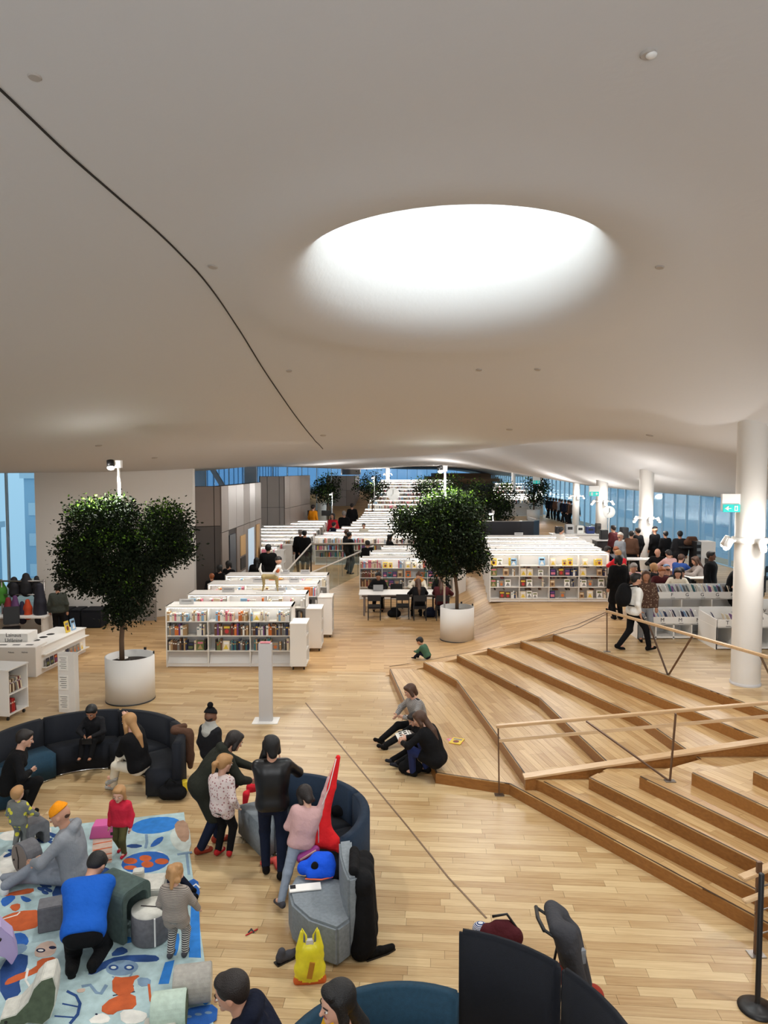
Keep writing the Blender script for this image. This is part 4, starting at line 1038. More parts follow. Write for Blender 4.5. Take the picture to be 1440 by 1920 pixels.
def cloth(name, rgb, stripe=None, dots=None, scale=60):
    if name in MATS: return MATS[name]
    m = mat(name, rgb, .9, bump=1.0, bscale=15, spec=.2)
    if stripe or dots:
        nt = m.node_tree; b = nt.nodes['Principled BSDF']; tc = nt.nodes.new('ShaderNodeTexCoord')
        w = nt.nodes.new('ShaderNodeTexWave' if stripe else 'ShaderNodeTexVoronoi'); w.inputs['Scale'].default_value = scale
        if stripe: w.bands_direction = 'Z'; w.inputs['Distortion'].default_value = .6
        nt.links.new(tc.outputs['Object'], w.inputs['Vector'])
        r = nt.nodes.new('ShaderNodeValToRGB'); r.color_ramp.interpolation = 'CONSTANT' if dots else 'LINEAR'
        c1, c2 = (lin(rgb), lin(stripe or dots))
        if stripe: r.color_ramp.elements[0].position = .4; r.color_ramp.elements[1].position = .6; r.color_ramp.elements[0].color = (*c1, 1); r.color_ramp.elements[1].color = (*c2, 1)
        else: r.color_ramp.elements[1].position = .32; r.color_ramp.elements[0].color = (*c2, 1); r.color_ramp.elements[1].color = (*c1, 1)
        nt.links.new(w.outputs[0], r.inputs[0]); nt.links.new(r.outputs[0], b.inputs['Base Color'])
    return m
SKIN = {'fair': mat('skin_fair', (214, 166, 142), .55), 'light': mat('skin_light', (196, 146, 120), .55), 'tan': mat('skin_tan', (168, 118, 90), .55), 'brown': mat('skin_brown', (112, 74, 54), .55)}
HAIR = {'black': mat('hair_black', (9, 7, 7), .55, bump=.6, bscale=120), 'dark': mat('hair_dark', (26, 17, 13), .55, bump=.6, bscale=120), 'brown': mat('hair_brown', (72, 46, 30), .5, bump=.6, bscale=120),
        'blond': mat('hair_blond', (176, 132, 84), .5, bump=.6, bscale=120), 'red': mat('hair_red', (150, 84, 44), .5, bump=.6, bscale=120), 'grey': mat('hair_grey', (140, 132, 126), .5, bump=.6, bscale=120)}
M_eye = mat('eye_dark', (24, 18, 16), .3); M_lip = mat('lip', (150, 82, 76), .5); M_eyew = mat('eye_white', (220, 214, 206), .4)
def ik(a, b, l1, l2, pole):
    a, b = Vector(a), Vector(b); d = b - a; L = d.length
    if L > (l1 + l2)*.999: b = a + d*((l1 + l2)*.999/L); d = b - a; L = d.length
    if L < abs(l1 - l2) + .01: L = abs(l1 - l2) + .01
    x = (l1*l1 - l2*l2 + L*L)/(2*L); y = math.sqrt(max(0, l1*l1 - x*x)); n = d.normalized(); p = Vector(pole); p = p - n*p.dot(n)
    p = p.normalized() if p.length > 1e-4 else n.orthogonal()
    return a + n*x + p*y, b
def person(label, loc, yaw, h, skin='fair', hair='dark', style='short', top=None, pants=None, shoe=None, head_k=1.0, pelvis=None, lean=0.0, side=0.0, twist=0.0,
           feet=None, knees=None, hands=None, elbows=None, head=(0, 0, 0), coat=0.0, vox=None, group=None, sleeve=1.0, hood=False, beanie=None, fat=1.0, lod=1, hand_open=.35, skirt=0.0, collar=None, legs='trousers', hat_pom=False, shawl=None, sock=None, pants_len=1.0):
    """loc: point on the ground; yaw: 0 faces +y; all joint positions are fractions of the height in the local frame (x right, y forward)"""
    t = thing('person', label, 'person', loc, yaw, group)
    if vox is None: vox = {1: .0125, 2: .02, 3: .032}[lod]
    kd = head_k - 1
    leg = .245 - .055*kd; hip_z = pelvis[2] if pelvis else (leg*2 + .035)
    pv = Vector((pelvis[0], pelvis[1], hip_z) if pelvis else (0, 0, hip_z))*h
    sp = (.285 - .02*kd)*h
    R = Matrix.Rotation(side, 3, 'Y') @ Matrix.Rotation(-lean, 3, 'X')
    Rt = R @ Matrix.Rotation(twist, 3, 'Z')
    up = R @ Vector((0, 0, 1)); rt = Rt @ Vector((1, 0, 0)); rp_ = Matrix.Rotation(twist*.2, 3, 'Z') @ Vector((1, 0, 0)); fw = Rt @ Vector((0, 1, 0))
    ch = pv + up*sp
    cm = pv + up*sp*.52 - fw*(.01*h) + Vector((0, 0, 0))
    sw = (.108 + .006*kd)*h*(.5 + .5*fat); hw = .052*h
    f = fat
    nb = ch + up*.03*h; hr = .066*h*(1 + .42*kd*1.6)
    Rh = (Matrix.Rotation(lean*.0, 3, 'X') @ R if False else Matrix.Identity(3))
    Rh = Matrix.Rotation(twist, 3, 'Z') @ Matrix.Rotation(head[1], 3, 'Z') @ Matrix.Rotation(-head[0], 3, 'X') @ Matrix.Rotation(head[2], 3, 'Y')
    hu = Rh @ Vector((0, 0, 1)); hf = Rh @ Vector((0, 1, 0)); hx = Rh @ Vector((1, 0, 0))
    hc = nb + (up*.5 + hu*.5).normalized()*(.03*h) + hu*(hr*.95) + hf*(hr*.12)
    # limbs
    ua, fa = .168*h, .145*h
    sh = [ch - rt*sw - up*.012*h, ch + rt*sw - up*.012*h]
    hands = hands or (None, None); elbows = elbows or (None, None)
    AR = []
    for i, s_ in enumerate((-1, 1)):
        tg = hands[i]
        tg = Vector(tg)*h if tg is not None else sh[i] + Vector((0, 0, -1))*(.30*h) + rt*s_*.035*h + fw*.03*h
        po = Vector(elbows[i]) if elbows[i] is not None else (rt*s_*.5 - fw*.7 - Vector((0, 0, .5)))
        e, w = ik(sh[i], tg, ua, fa, po); AR.append((sh[i], e, w))
    feet = feet or ((-.055, 0, .045), (.055, 0, .045)); knees = knees or (None, None); LG = []
    for i, s_ in enumerate((-1, 1)):
        hp = pv + rp_*s_*hw - Vector((0, 0, .01*h)); po = Vector(knees[i]) if knees[i] is not None else Vector((s_*.1, 1, .2))
        kn, an = ik(hp, Vector(feet[i][:3])*h, leg*h, leg*h, po); LG.append((hp, kn, an, feet[i][3] if len(feet[i]) > 3 else 0, feet[i][4] if len(feet[i]) > 4 else 0))
    shr = .030*h
    # --- body
    def torso(B, m, inf):
        k = .045*h
        B.cap(pv - rp_*.042*h, pv + rp_*.042*h, .062*h*f, m=m, infl=inf, k=k); B.cap(cm - rt*.034*h, cm + rt*.034*h, .059*h*f, m=m, infl=inf, k=k)
        c2 = pv + up*sp*.78 + fw*.006*h; B.cap(c2 - rt*.05*h*f, c2 + rt*.05*h*f, .060*h*f, m=m, infl=inf, k=k)
        B.cap(ch - rt*sw*.82 - up*.012*h, ch + rt*sw*.82 - up*.012*h, .036*h*f, m=m, infl=inf, k=k)
    def hand(B, el, w, m):
        d = (w - el).normalized(); s = h*.95
        pn = fw if abs(d.dot(fw)) < .8 else up; sd = d.cross(pn).normalized(); pn = sd.cross(d).normalized()
        if lod > 1: B.ell(w + d*.045*s, (.026*s, .022*s, .045*s), (Matrix((sd, pn, d)).transposed()), m=m, k=.01*h); return
        pc = w + d*.028*s; B.ell(pc, (.024*s, .0125*s, .032*s), Matrix((sd, pn, d)).transposed(), m=m, k=.008)
        for j, ln in enumerate((.034, .040, .037, .029)):
            b0 = w + d*.052*s + sd*(j - 1.5)*.0115*s; d1 = (d + pn*hand_open).normalized(); d2 = (d + pn*hand_open*2.6).normalized(); b1 = b0 + d1*ln*s*.55; b2 = b1 + d2*ln*s*.55
            B.cap(b0, b1, .0063*s, .0058*s, m=m, k=.002); B.cap(b1, b2, .0058*s, .0048*s, m=m, k=.001)
        tb = w + d*.018*s - sd*.020*s; t1 = tb + (d*.6 - sd*.7 + pn*.3).normalized()*.028*s; B.cap(tb, t1, .0085*s, .0068*s, m=m, k=.004); B.cap(t1, t1 + (d - sd*.1 + pn*.3).normalized()*.022*s, .0066*s, .0055*s, m=m, k=.001)
    RH = Matrix((hx, hf, hu)).transposed()
    def hd(v): return hc + hx*v[0]*hr + hf*v[1]*hr + hu*v[2]*hr
    def headp(B, m):
        B.ell(hd((0, -.08, .12)), (.80*hr, .98*hr, .95*hr), RH, m=m, k=.02); B.ell(hd((0, .18, -.42)), (.60*hr, .66*hr, .62*hr), RH, m=m, k=.03)
        B.cap(nb - up*.02*h, hd((0, -.1, -.5)), .036*h*(.8 + .2*f), .034*h, m=m, k=.02)
        if lod < 3:
            B.cap(hd((0, .86, -.02)), hd((0, 1.06, -.30)), .07*hr, .13*hr, m=m, k=.015); 
            for s_ in (-1, 1): B.ell(hd((s_*.82, -.05, -.12)), (.10*hr, .2*hr, .27*hr), RH, m=m, k=.006)
            B.ell(hd((0, .74, -.82)), (.26*hr, .2*hr, .2*hr), RH, m=m, k=.02)
    B = Blob(vox, .02*h if lod < 3 else .03*h)
    torso(B, 0, -.008)
    for s0, e, w in AR:
        B.cap(s0, e, .028*h*f, .024*h*f, infl=-.003); B.cap(e, w, .024*h*f, .0165*h); hand(B, e, w, 0)
    for hp, kn, an, fy, fp in LG: B.cap(hp, kn, .048*h*f, .034*h*f, infl=-.004); B.cap(kn, an, .034*h*f, .022*h, infl=-.003); B.cap(an, an + Vector((math.sin(fy), math.cos(fy), -.1))*.05*h, .022*h, .018*h)
    headp(B, 0)
    body = link('body', B.mesh('body', [SKIN[skin]]), None, t)
    # --- garments
    top = top or cloth('top_black', (30, 30, 34)); pants = pants or cloth('trousers_black', (26, 26, 30)); shoe = shoe or cloth('shoe_black', (24, 22, 22))
    ci = .012 if lod < 3 else .014
    B = Blob(vox, .02*h); inf_ = ci + .002 if coat == 0 else ci + .010
    torso(B, 0, inf_)
    for s_ in (-1, 1): B.cap(pv + rp_*s_*.040*h + up*.01*h, ch + rt*s_*.05*h - up*.07*h, .060*h*f, .058*h*f, infl=inf_, k=.05*h)
    if not coat: B.cut(pv - up*.040*h, -up)
    for s0, e, w in AR:
        ee = e + (w - e)*(.94 if sleeve >= 1 else max(0, (sleeve - .5)*2*.94)); es = s0 + (e - s0)*min(1, sleeve*2)
        B.cap(s0, es, .034*h*f, .030*h*f, infl=ci*.6)
        if sleeve > .5: B.cap(e, ee, .030*h*f, .0225*h*f, infl=ci*.6)
    if coat or skirt:
        cl = (coat or skirt)
        for hp, kn, an, fy, fp in LG: B.cap(hp, hp + (kn - hp)*min(1, cl), .058*h*f, .056*h*f if coat else .066*h*f, infl=.008)
        if cl > .6: mk = (LG[0][1] + LG[1][1])/2; B.cap(pv, pv + (mk - pv)*min(1, cl), .06*h, .06*h)
    if collar: B.cap(nb - up*.012*h - rt*.02*h, nb - up*.012*h + rt*.02*h, .034*h*f, m=1)
    if hood:
        q = nb - fw*.055*h - up*.005*h; B.cap(q - rt*.04*h, q + rt*.04*h, .036*h, m=0); B.cap(q - up*.03*h, q - up*.05*h - fw*.01*h, .03*h, .02*h, m=0)
    gn = 'coat' if coat else 'top'
    g = link(gn, B.mesh(gn, [top, collar or top]), None, t)
    B = Blob(vox, .018*h); B.cap(pv - rp_*.040*h - up*.02*h, pv + rp_*.040*h - up*.02*h, .062*h*f, infl=ci*.3)
    for hp, kn, an, fy, fp in LG: B.cap(hp, kn, .052*h*f, .037*h*f, infl=ci*.5); B.cap(kn, kn + (an - kn)*.95*pants_len, .037*h*f, .028*h*f, infl=ci*.5)
    link('trousers', B.mesh('trousers', [pants]), None, t)
    if lod < 3 or True:
        for hp, kn, an, fy, fp in LG:
            B = Blob(vox*.85, .008); d = Vector((math.sin(fy)*math.cos(fp), math.cos(fy)*math.cos(fp), -math.sin(fp)))
            hl = an - d*.022*h - Vector((0, 0, .018*h)); B.cap(hl, an + d*.075*h - Vector((0, 0, .022*h)), .024*h, .021*h, k=.02); B.cap(an, hl + Vector((0, 0, .01*h)), .027*h, m=0, k=.02)
            if sock: B.cap(an, an + (kn - an)*.22, .026*h, .027*h, m=1)
            link('shoe', B.mesh('shoe', [shoe, sock or shoe]), None, t)
    # --- head things
    if beanie is not None:
        B = Blob(vox*.8, .012); B.ell(hd((0, -.14, .38)), (.93*hr, 1.05*hr, .92*hr), RH); B.cap(hd((-.3, -.1, 1.1)), hd((.3, -.15, 1.1)), .25*hr, k=.03)
        B.cut(hd((0, .5, .28)), -(hu + hf*.28).normalized()); 
        link('beanie', B.mesh('beanie', [beanie]), None, t)
        if hat_pom: link('pompom', Blob(vox*.8, .01).ell(hd((0, -.3, 1.65)), (.42*hr,)*3).mesh('pompom', [beanie]), None, t)
        if style == 'short': style = 'rim'
    if shawl is not None:
        B = Blob(vox, .03); B.cap(nb + hu*.03*h, ch - up*.02*h, .062*h, .1*h); B.cap(ch - rt*sw*.6, ch + rt*sw*.6, .055*h); link('shawl', B.mesh('shawl', [shawl]), None, t)
    if style != 'bald':
        B = Blob(vox*.8, .012)
        if style != 'rim':
            B.ell(hd((0, -.20, .30)), (.90*hr, 1.00*hr, .90*hr), RH); B.ell(hd((0, -.48, -.02)), (.78*hr, .62*hr, .75*hr), RH)
            B.ell(hd((0, .38, .78)), (.66*hr, .45*hr, .32*hr), RH)
        else: B.ell(hd((0, -.62, -.12)), (.62*hr, .38*hr, .42*hr), RH)
        if style in ('bob', 'long'):
            for s_ in (-1, 1): B.cap(hd((s_*.62, .05, .35)), hd((s_*.74, -.0, -.75)), .34*hr, .30*hr)
            B.cap(hd((0, -.55, .2)), hd((0, -.62, -.75)), .62*hr, .50*hr)
        if style == 'long':
            bk = ch - fw*.065*h
            B.cap(hd((0, -.62, -.6)), bk - up*.02*h, .5*hr, .52*hr); B.cap(bk - up*.02*h, bk - up*.12*h - fw*.005*h, .52*hr, .30*hr)
            for s_ in (-1, 1): B.cap(hd((s_*.74, -.05, -.7)), ch + rt*s_*.045*h + fw*.04*h - up*.05*h, .3*hr, .2*hr)
        if style == 'pony':
            a_ = hd((0, -1.0, .25)); b_ = hd((0, -1.45, -.2)); c_ = hd((0, -1.35, -1.2)); B.cap(a_, b_, .22*hr, .34*hr); B.cap(b_, c_, .34*hr, .16*hr)
        if style == 'bun': B.ell(hd((0, -.85, .95)), (.4*hr,)*3, RH)
        if style == 'curly':
            rr = random.Random(3)
            for _ in range(16): B.ell(hd((rr.uniform(-.75, .75), rr.uniform(-1.0, -.1), rr.uniform(-.6, 1.0))), (.34*hr,)*3)
            B.cap(hd((0, -1.0, .5)), hd((0, -1.2, -1.1)), .36*hr, .2*hr)
        link('hair', B.mesh('hair', [HAIR[hair]]), None, t)
    if lod == 1:
        for s_ in (-1, 1):
            e = MB(); e.ball(hd((s_*.34, .80, -.03)), (.13*hr, .10*hr, .07*hr), 10, 6, RH); e.m = 1; e.ball(hd((s_*.34, .87, -.03)), (.065*hr, .05*hr, .065*hr), 8, 6, RH); e.build('eye', [M_eyew, M_eye], t)
            b = MB(); b.tube([hd((s_*.16, .90, .17)), hd((s_*.36, .88, .23)), hd((s_*.54, .76, .17))], .035*hr, 6); b.build('eyebrow', HAIR[hair], t)
        MB().tube([hd((-.2, .82, -.56)), hd((0, .90, -.55)), hd((.2, .82, -.56))], .045*hr, 6).build('mouth', M_lip, t)
    t['_j'] = 0; del t['_j']
    return t, dict(hd=hd, pv=pv, ch=ch, up=up, fw=fw, rt=rt, AR=AR, LG=LG, hc=hc, hr=hr, nb=nb)
DEG = PI/180
# ------------------------------------------------------------------ people near the camera
c_black = cloth('cloth_black', (15, 15, 17)); c_navy = cloth('cloth_navy', (20, 25, 42)); c_dark = cloth('cloth_charcoal', (30, 30, 33)); c_jean = cloth('denim_dark', (22, 30, 50)); c_jeanl = cloth('denim_pale', (140, 152, 168))
c_white = cloth('cloth_white', (226, 222, 214)); c_cream = cloth('cloth_cream', (222, 214, 196)); c_olive = cloth('cloth_olive', (38, 40, 33)); c_grey = cloth('cloth_grey', (138, 142, 148)); c_red = cloth('cloth_red', (206, 40, 52)); c_pink = cloth('cloth_pink', (206, 166, 164))
c_blue = cloth('cloth_blue', (28, 92, 190)); c_yel = cloth('cloth_yellow', (226, 168, 28)); c_orange = cloth('wool_orange', (236, 148, 26)); c_brown = cloth('cloth_brown', (88, 62, 48)); c_green = cloth('cloth_green', (70, 104, 84)); c_mar = cloth('cloth_maroon', (74, 30, 34))
c_lea = mat('leather_black', (13, 13, 15), .4)
s_red = cloth('shoe_red', (176, 36, 40)); s_boot = cloth('boot_rust', (140, 52, 36)); s_black = cloth('shoe_black_cloth', (14, 13, 13)); s_white = cloth('sock_white', (226, 226, 222)); s_zebra = cloth('sock_zebra', (230, 230, 226), stripe=(24, 24, 26), scale=26); s_greyd = cloth('shoe_grey', (70, 70, 76))
def G(px, py, z=0.0): p = P(px, py, z); return (p.x, p.y, p.z)
# woman in leather jacket, back to the camera
person('woman in black leather jacket and dark jeans, back to camera, hand at her face', G(512, 1640), 8*DEG, 1.72, 'light', 'black', 'bob', c_lea, c_jean, s_black,
       hands=((-.05, .11, .86), (.06, .13, .76)), elbows=((-.3, .1, -1), (.9, .2, -.7)), feet=((-.05, .03, .045, -.1), (.06, -.06, .045, .3)), head=(.12, .25, 0), fat=.98)
# woman in parka bending forward to the right
person('woman in a dark olive parka bending towards the girl in the white blouse', G(392, 1590), -62*DEG, 1.70, 'light', 'dark', 'bob', c_olive, c_jean, s_boot,
       lean=.75, coat=.9, hands=((-.02, .36, .56), (.08, .30, .50)), elbows=((-1, -.2, -.5), (1, -.2, -.5)), head=(.55, .1, 0), feet=((-.05, .08, .045), (.06, -.08, .045)), pelvis=(0, -.06, .50), hood=True, fat=1.08, sock=c_cream)
# child behind her with pompom hat
person('child in black pompom beanie and grey hood behind the woman in olive parka', G(396, 1490), -30*DEG, 1.34, 'brown', 'black', 'short', c_dark, c_black, s_black, 1.35, coat=.8, beanie=c_black, hat_pom=True, head=(.1, .3, 0), shawl=cloth('cape_grey', (170, 168, 160)))
# girl in white blouse
person('girl in a white patterned blouse and black trousers with a ponytail and red shoes', G(417, 1606), -28*DEG, 1.34, 'fair', 'blond', 'pony', cloth('blouse_white', (224, 208, 204), dots=(170, 120, 120), scale=30), c_black, s_red, 1.28,
       skirt=.18, head=(.35, -.25, 0), hands=((-.14, .05, .5), (.15, .05, .5)), feet=((-.05, 0, .05), (.055, .04, .05, -.5)))
# girl in pink putting on a red jacket
gp_ = G(546, 1706)
gt, J = person('girl in pink sweatshirt and pale jeans kneeling on sofa, pulling on a red jacket', gp_, 10*DEG, 1.32, 'fair', 'dark', 'bob', c_pink, c_jeanl, s_greyd, 1.25, lean=.12, side=.22, pelvis=(.10, .22, .47),
       feet=((-.10, -.04, .05, -.6), (.22, .30, .36, .2)), head=(.75, .45, 0), hands=((.10, .34, .66), (.40, .3, 1.10)), elbows=((-.2, .3, -1), (.6, -.4, .2)))
# jacket sleeve held up high and the jacket body
def red_jacket():
    t = thing('jacket', 'bright red jacket held high by one sleeve by the girl in pink', 'jacket', (0, 0, 0))
    y = gp_[1] + .42
    a, b, c, d = D(634, 1420, y), D(622, 1475, y), D(606, 1520, y + .02), D(604, 1570, y)
    B = Blob(.011, .03); B.cap(a, b, .028, .05); B.cap(b, c, .05, .085); B.cap(c, d, .085, .12); B.cap(d, D(622, 1580, y - .02), .1, .09); B.cap(c, D(592, 1530, y), .06, .05); B.cap(D(610, 1560, y), D(638, 1590, y - .05), .09, .06)
    link('shell', B.mesh('shell', [cloth('jacket_red', (228, 40, 44))]), None, t)
    MB().tube([a + Vector((-.02, -.04, .0)), b + Vector((-.03, -.055, 0)), c + Vector((-.05, -.08, 0)), d + Vector((-.03, -.12, 0))], .006, 6).build('zip', c_white, t)
red_jacket()
# woman on the sofa end
person('woman in black top and cream trousers sitting at the dark sofa end', G(262, 1492), 72*DEG, 1.66, 'fair', 'blond', 'long', c_black, c_cream, s_zebra, pelvis=(-.02, -.02, .30), lean=.22, side=-.05,
       feet=((.02, .30, .045), (-.02, .27, .14, 0, .5)), knees=((0, 1, .4), (0, 1, .5)), hands=((.02, .20, .40), (.13, .20, .66)), elbows=((-1, -.2, -.6), (1, .1, -1)), head=(.35, -.1, .15), sleeve=.8)
# boy on the sofa
person('boy in dark sweatshirt sitting on the dark sofa bent over a phone', (P(178, 1395, .44).x, P(178, 1395, .44).y, .06), 178*DEG, 1.2, 'tan', 'black', 'short', c_dark, c_black, s_black, 1.4, pelvis=(0, -.02, .40), lean=.15,
       feet=((-.07, .30, .24), (.07, .30, .24)), hands=((-.06, .20, .50), (.06, .20, .50)), elbows=((-1, 0, -.6), (1, 0, -.6)), head=(.55, 0, 0))
pb = P(178, 1395, .44)
tag(MB().box((pb.x, pb.y - .30, .60), (.16, .03, .09)).build('phone', M_black), 'dark phone held by the boy on the sofa', 'phone')
# toddler, yellow and grey
person('toddler in a grey and yellow patterned suit with white socks, back to the camera', G(36, 1592), -12*DEG, .86, 'fair', 'blond', 'short', cloth('pattern_yellow', (112, 114, 112), dots=(214, 206, 70), scale=12), MATS['pattern_yellow'], s_white, 1.75, head=(-.05, .1, 0), hands=((-.17, .08, .42), (.2, .18, .47)), feet=((-.07, 0, .055), (.09, 0, .055)), fat=1.15)
# toddler in red
person('toddler in a red sweater and olive trousers walking on the rug', G(228, 1602), 172*DEG, .94, 'fair', 'blond', 'bob', cloth('sweater_red', (206, 44, 66)), cloth('trousers_olive', (88, 84, 50)), cloth('shoe_crimson', (190, 40, 60)), 1.65, head=(.25, .1, 0), feet=((-.07, .06, .055), (.05, -.08, .055)), fat=1.05)
# man in orange beanie sitting on the rug
mo = G(128, 1655)
person('man in an orange beanie and grey hoodie sitting on the rug with legs stretched', mo, 96*DEG, 1.78, 'light', 'brown', 'short', c_grey, cloth('jeans_grey', (128, 134, 144)), s_white, pelvis=(0, -.05, .075), lean=.18, feet=((.02, .45, .04, 0, -1.2), (-.10, .38, .05, .2, -1.0)), knees=((0, .2, 1), (.4, .2, 1)),
       hands=((-.05, .20, .18), (.06, .16, .16)), elbows=((-1, -.3, 0), (1, -.3, 0)), head=(.35, .0, 0), beanie=c_orange, hood=True, fat=1.08)
# woman kneeling in blue
wb = G(158, 1806)
person('woman in a bright blue top and black trousers kneeling bent forward on the rug', wb, 14*DEG, 1.68, 'light', 'black', 'short', c_blue, c_black, s_black, pelvis=(0, 0, .20), lean=.98, feet=((-.05, -.12, .045, 0, 1.3), (.06, -.10, .045, 0, 1.3)), knees=((-.12, 1, -.3), (.18, 1, -.3)),
       hands=((-.02, .36, .05), (.08, .38, .06)), elbows=((-.3, .3, -1), (.3, .3, -1)), head=(1.0, -.5, 0), fat=1.15)
# child lying behind the arch
cl_ = G(285, 1690)
person('child in navy trousers lying down inside the dark green foam arch', cl_, 100*DEG, 1.05, 'light', 'brown', 'bald', c_navy, c_navy, s_black, 1.4, pelvis=(0, -.1, .1), lean=1.35, feet=((-.06, -.45, .05), (.06, -.42, .05)), knees=((-.5, .2, .3), (.5, .2, .3)), hands=((-.1, .35, .05), (.12, .33, .05)), head=(.9, 0, 0))
# toddler girl with curls
person('toddler girl with curly ponytail in striped frilled knit and striped leggings', G(330, 1795), -8*DEG, .98, 'fair', 'blond', 'curly', cloth('knit_stripe', (170, 160, 150), stripe=(120, 112, 106), scale=22), cloth('leggings_stripe', (34, 34, 38), stripe=(190, 186, 180), scale=16), s_greyd, 1.6,
       skirt=.35, head=(.2, .1, 0), hands=((-.16, .1, .45), (.2, .16, .42)), feet=((-.05, -.02, .055), (.09, .02, .055)), fat=1.1)
# three on the first step
s1 = P(770, 1372, RIS)
person('woman with brown bob and striped shirt sitting on the first step, legs stretched', (s1.x + .10, s1.y + .0, 0), 112*DEG, 1.66, 'fair', 'brown', 'bob', cloth('shirt_stripe', (190, 186, 182), stripe=(50, 50, 56), scale=24), c_black, s_black, pelvis=(0, -.05, .17), lean=.22, side=.05,
       feet=((-.10, .42, .04, 0, -.5), (.05, .40, .05, 0, -.5)), knees=((0, .2, 1), (0, .2, 1)), hands=((-.04, .16, .30), (.12, .18, .28)), elbows=((-1, -.2, -.3), (1, -.2, -.3)), head=(.45, -.2, .1))
s2 = P(782, 1408, RIS)
person('boy with dark hair sitting between two readers on the first step', (s2.x + .06, s2.y - .02, 0), 115*DEG, 1.30, 'light', 'dark', 'short', c_black, c_black, cloth('shoe_leather', (44, 46, 54)), 1.25, pelvis=(0, -.05, .20), lean=.3, feet=((-.08, .44, .05, 0, -.4), (.07, .42, .05, 0, -.4)), knees=((0, .2, 1), (0, .2, 1)),
       hands=((-.04, .22, .34), (.08, .22, .32)), elbows=((-1, 0, -.3), (1, 0, -.3)), head=(.6, 0, 0), sock=s_white)
s3 = P(802, 1440, RIS)
person('brown haired woman in black coat crouching at the corner of the first step', (s3.x + .0, s3.y + .02, 0), 62*DEG, 1.66, 'fair', 'brown', 'long', c_black, cloth('denim_blue', (38, 48, 92)), s_black, pelvis=(0, -.10, .21), lean=.42, coat=.5, feet=((-.04, .14, .045), (.10, .06, .045)), knees=((-.3, 1, .8), (.3, 1, .8)),
       hands=((-.10, .22, .34), (.04, .24, .34)), elbows=((-1, 0, -.4), (1, 0, -.6)), head=(.55, .2, 0))
# open magazine between them
mg = thing('magazine', 'open magazine held by the three readers on the first step', 'magazine', (P(766, 1376, .42).x, P(766, 1376, .42).y - .25, .50), 10*DEG)
for s_, r_ in ((-1, -.25), (1, .2)):
    pg = MB().box((s_*.11, 0, 0), (.21, .29, .012), rot=Matrix.Rotation(r_, 3, 'Y')).build('page', M_paper, mg)
    b = MB(); 
    for i in range(3):
        for j in range(2): b.box((s_*(.06 + .09*j), -.08 + .085*i, .012 + .01*(1 + j)), (.05, .045, .003), rot=Matrix.Rotation(r_, 3, 'Y'))
    b.build('print', M_joint, pg); tag([o for o in kids(pg)][0], kind='stuff')
q = P(848, 1396, RIS)
for i, (dx, dy, mi, lb, rz) in enumerate(((.0, 0, 7, 'pink magazine lying on the first step beside the black coat', .3), (-.06, .05, 9, 'yellow picture book lying on the pink magazine on the first step', -.4))):
    o = link('magazine', CB[(11, 9)[i]]); o.matrix_world = Matrix.Translation((q.x + dx, q.y + dy, RIS + .002 + .014*i)) @ Matrix.Rotation(rz, 4, 'Z') @ Matrix.Rotation(-PI/2, 4, 'X') @ Matrix.Diagonal((.21, .012, .28, 1)); o.rotation_euler.rotate_axis('Z', 0)
    tag(o, lb, 'magazine')
# boy in green behind the steps
gb_ = P(800, 1243, .05)
person('small boy in a green jacket sitting behind the far edge of the staircase', (gb_.x, gb_.y + .45, terrain(gb_.x, gb_.y + .45)), 60*DEG, 1.0, 'light', 'black', 'short', c_green, c_navy, s_black, 1.6, pelvis=(0, -.05, .12), lean=.5, feet=((-.05, .3, .05), (.08, .28, .05)), knees=((-.2, .2, 1), (.2, .2, 1)), hands=((-.04, .3, .2), (.08, .3, .2)), head=(.6, 0, 0), lod=2)
# walking man
wm = P(1193, 1219, TOP)
person('young man in a white shirt and black trousers walking past with a backpack', (wm.x - .08, wm.y, TOP), -88*DEG, 1.72, 'light', 'black', 'short', cloth('shirt_white', (228, 228, 224)), c_black, s_black, lean=.06, feet=((-.04, -.17, .05, 0, .3), (.05, .19, .05, 0, -.2)), pelvis=(0, 0, .50),
       hands=((-.12, .12, .5), (.10, .05, .47)), elbows=((-.6, -1, -.2), (.6, -1, -.2)), head=(.05, .05, 0), sleeve=.85, vox=.014)
bp = thing('backpack', 'black backpack worn by the walking man in the white shirt', 'backpack', (wm.x - .30, wm.y - .04, TOP + 1.22))
B = Blob(.014, .05); B.ell((0, 0, 0), (.16, .17, .26)); B.ell((-.08, 0, -.08), (.11, .14, .17)); link('sack', B.mesh('sack', [c_black]), None, bp)
for s_ in (-1, 1): MB().tube([(.06, s_*.12, .2), (.24, s_*.13, .22), (.33, s_*.12, .02), (.2, s_*.15, -.22), (.05, s_*.14, -.2)], .018, 8).build('strap', c_black, bp)
wq = P(1218, 1212, TOP)
person('woman in a brown patterned blouse walking just behind the man in white', (wq.x + .05, wq.y + .45, TOP), 170*DEG, 1.62, 'tan', 'brown', 'long', cloth('blouse_brown', (84, 62, 52), dots=(150, 130, 112), scale=24), c_grey, s_black, lod=2)
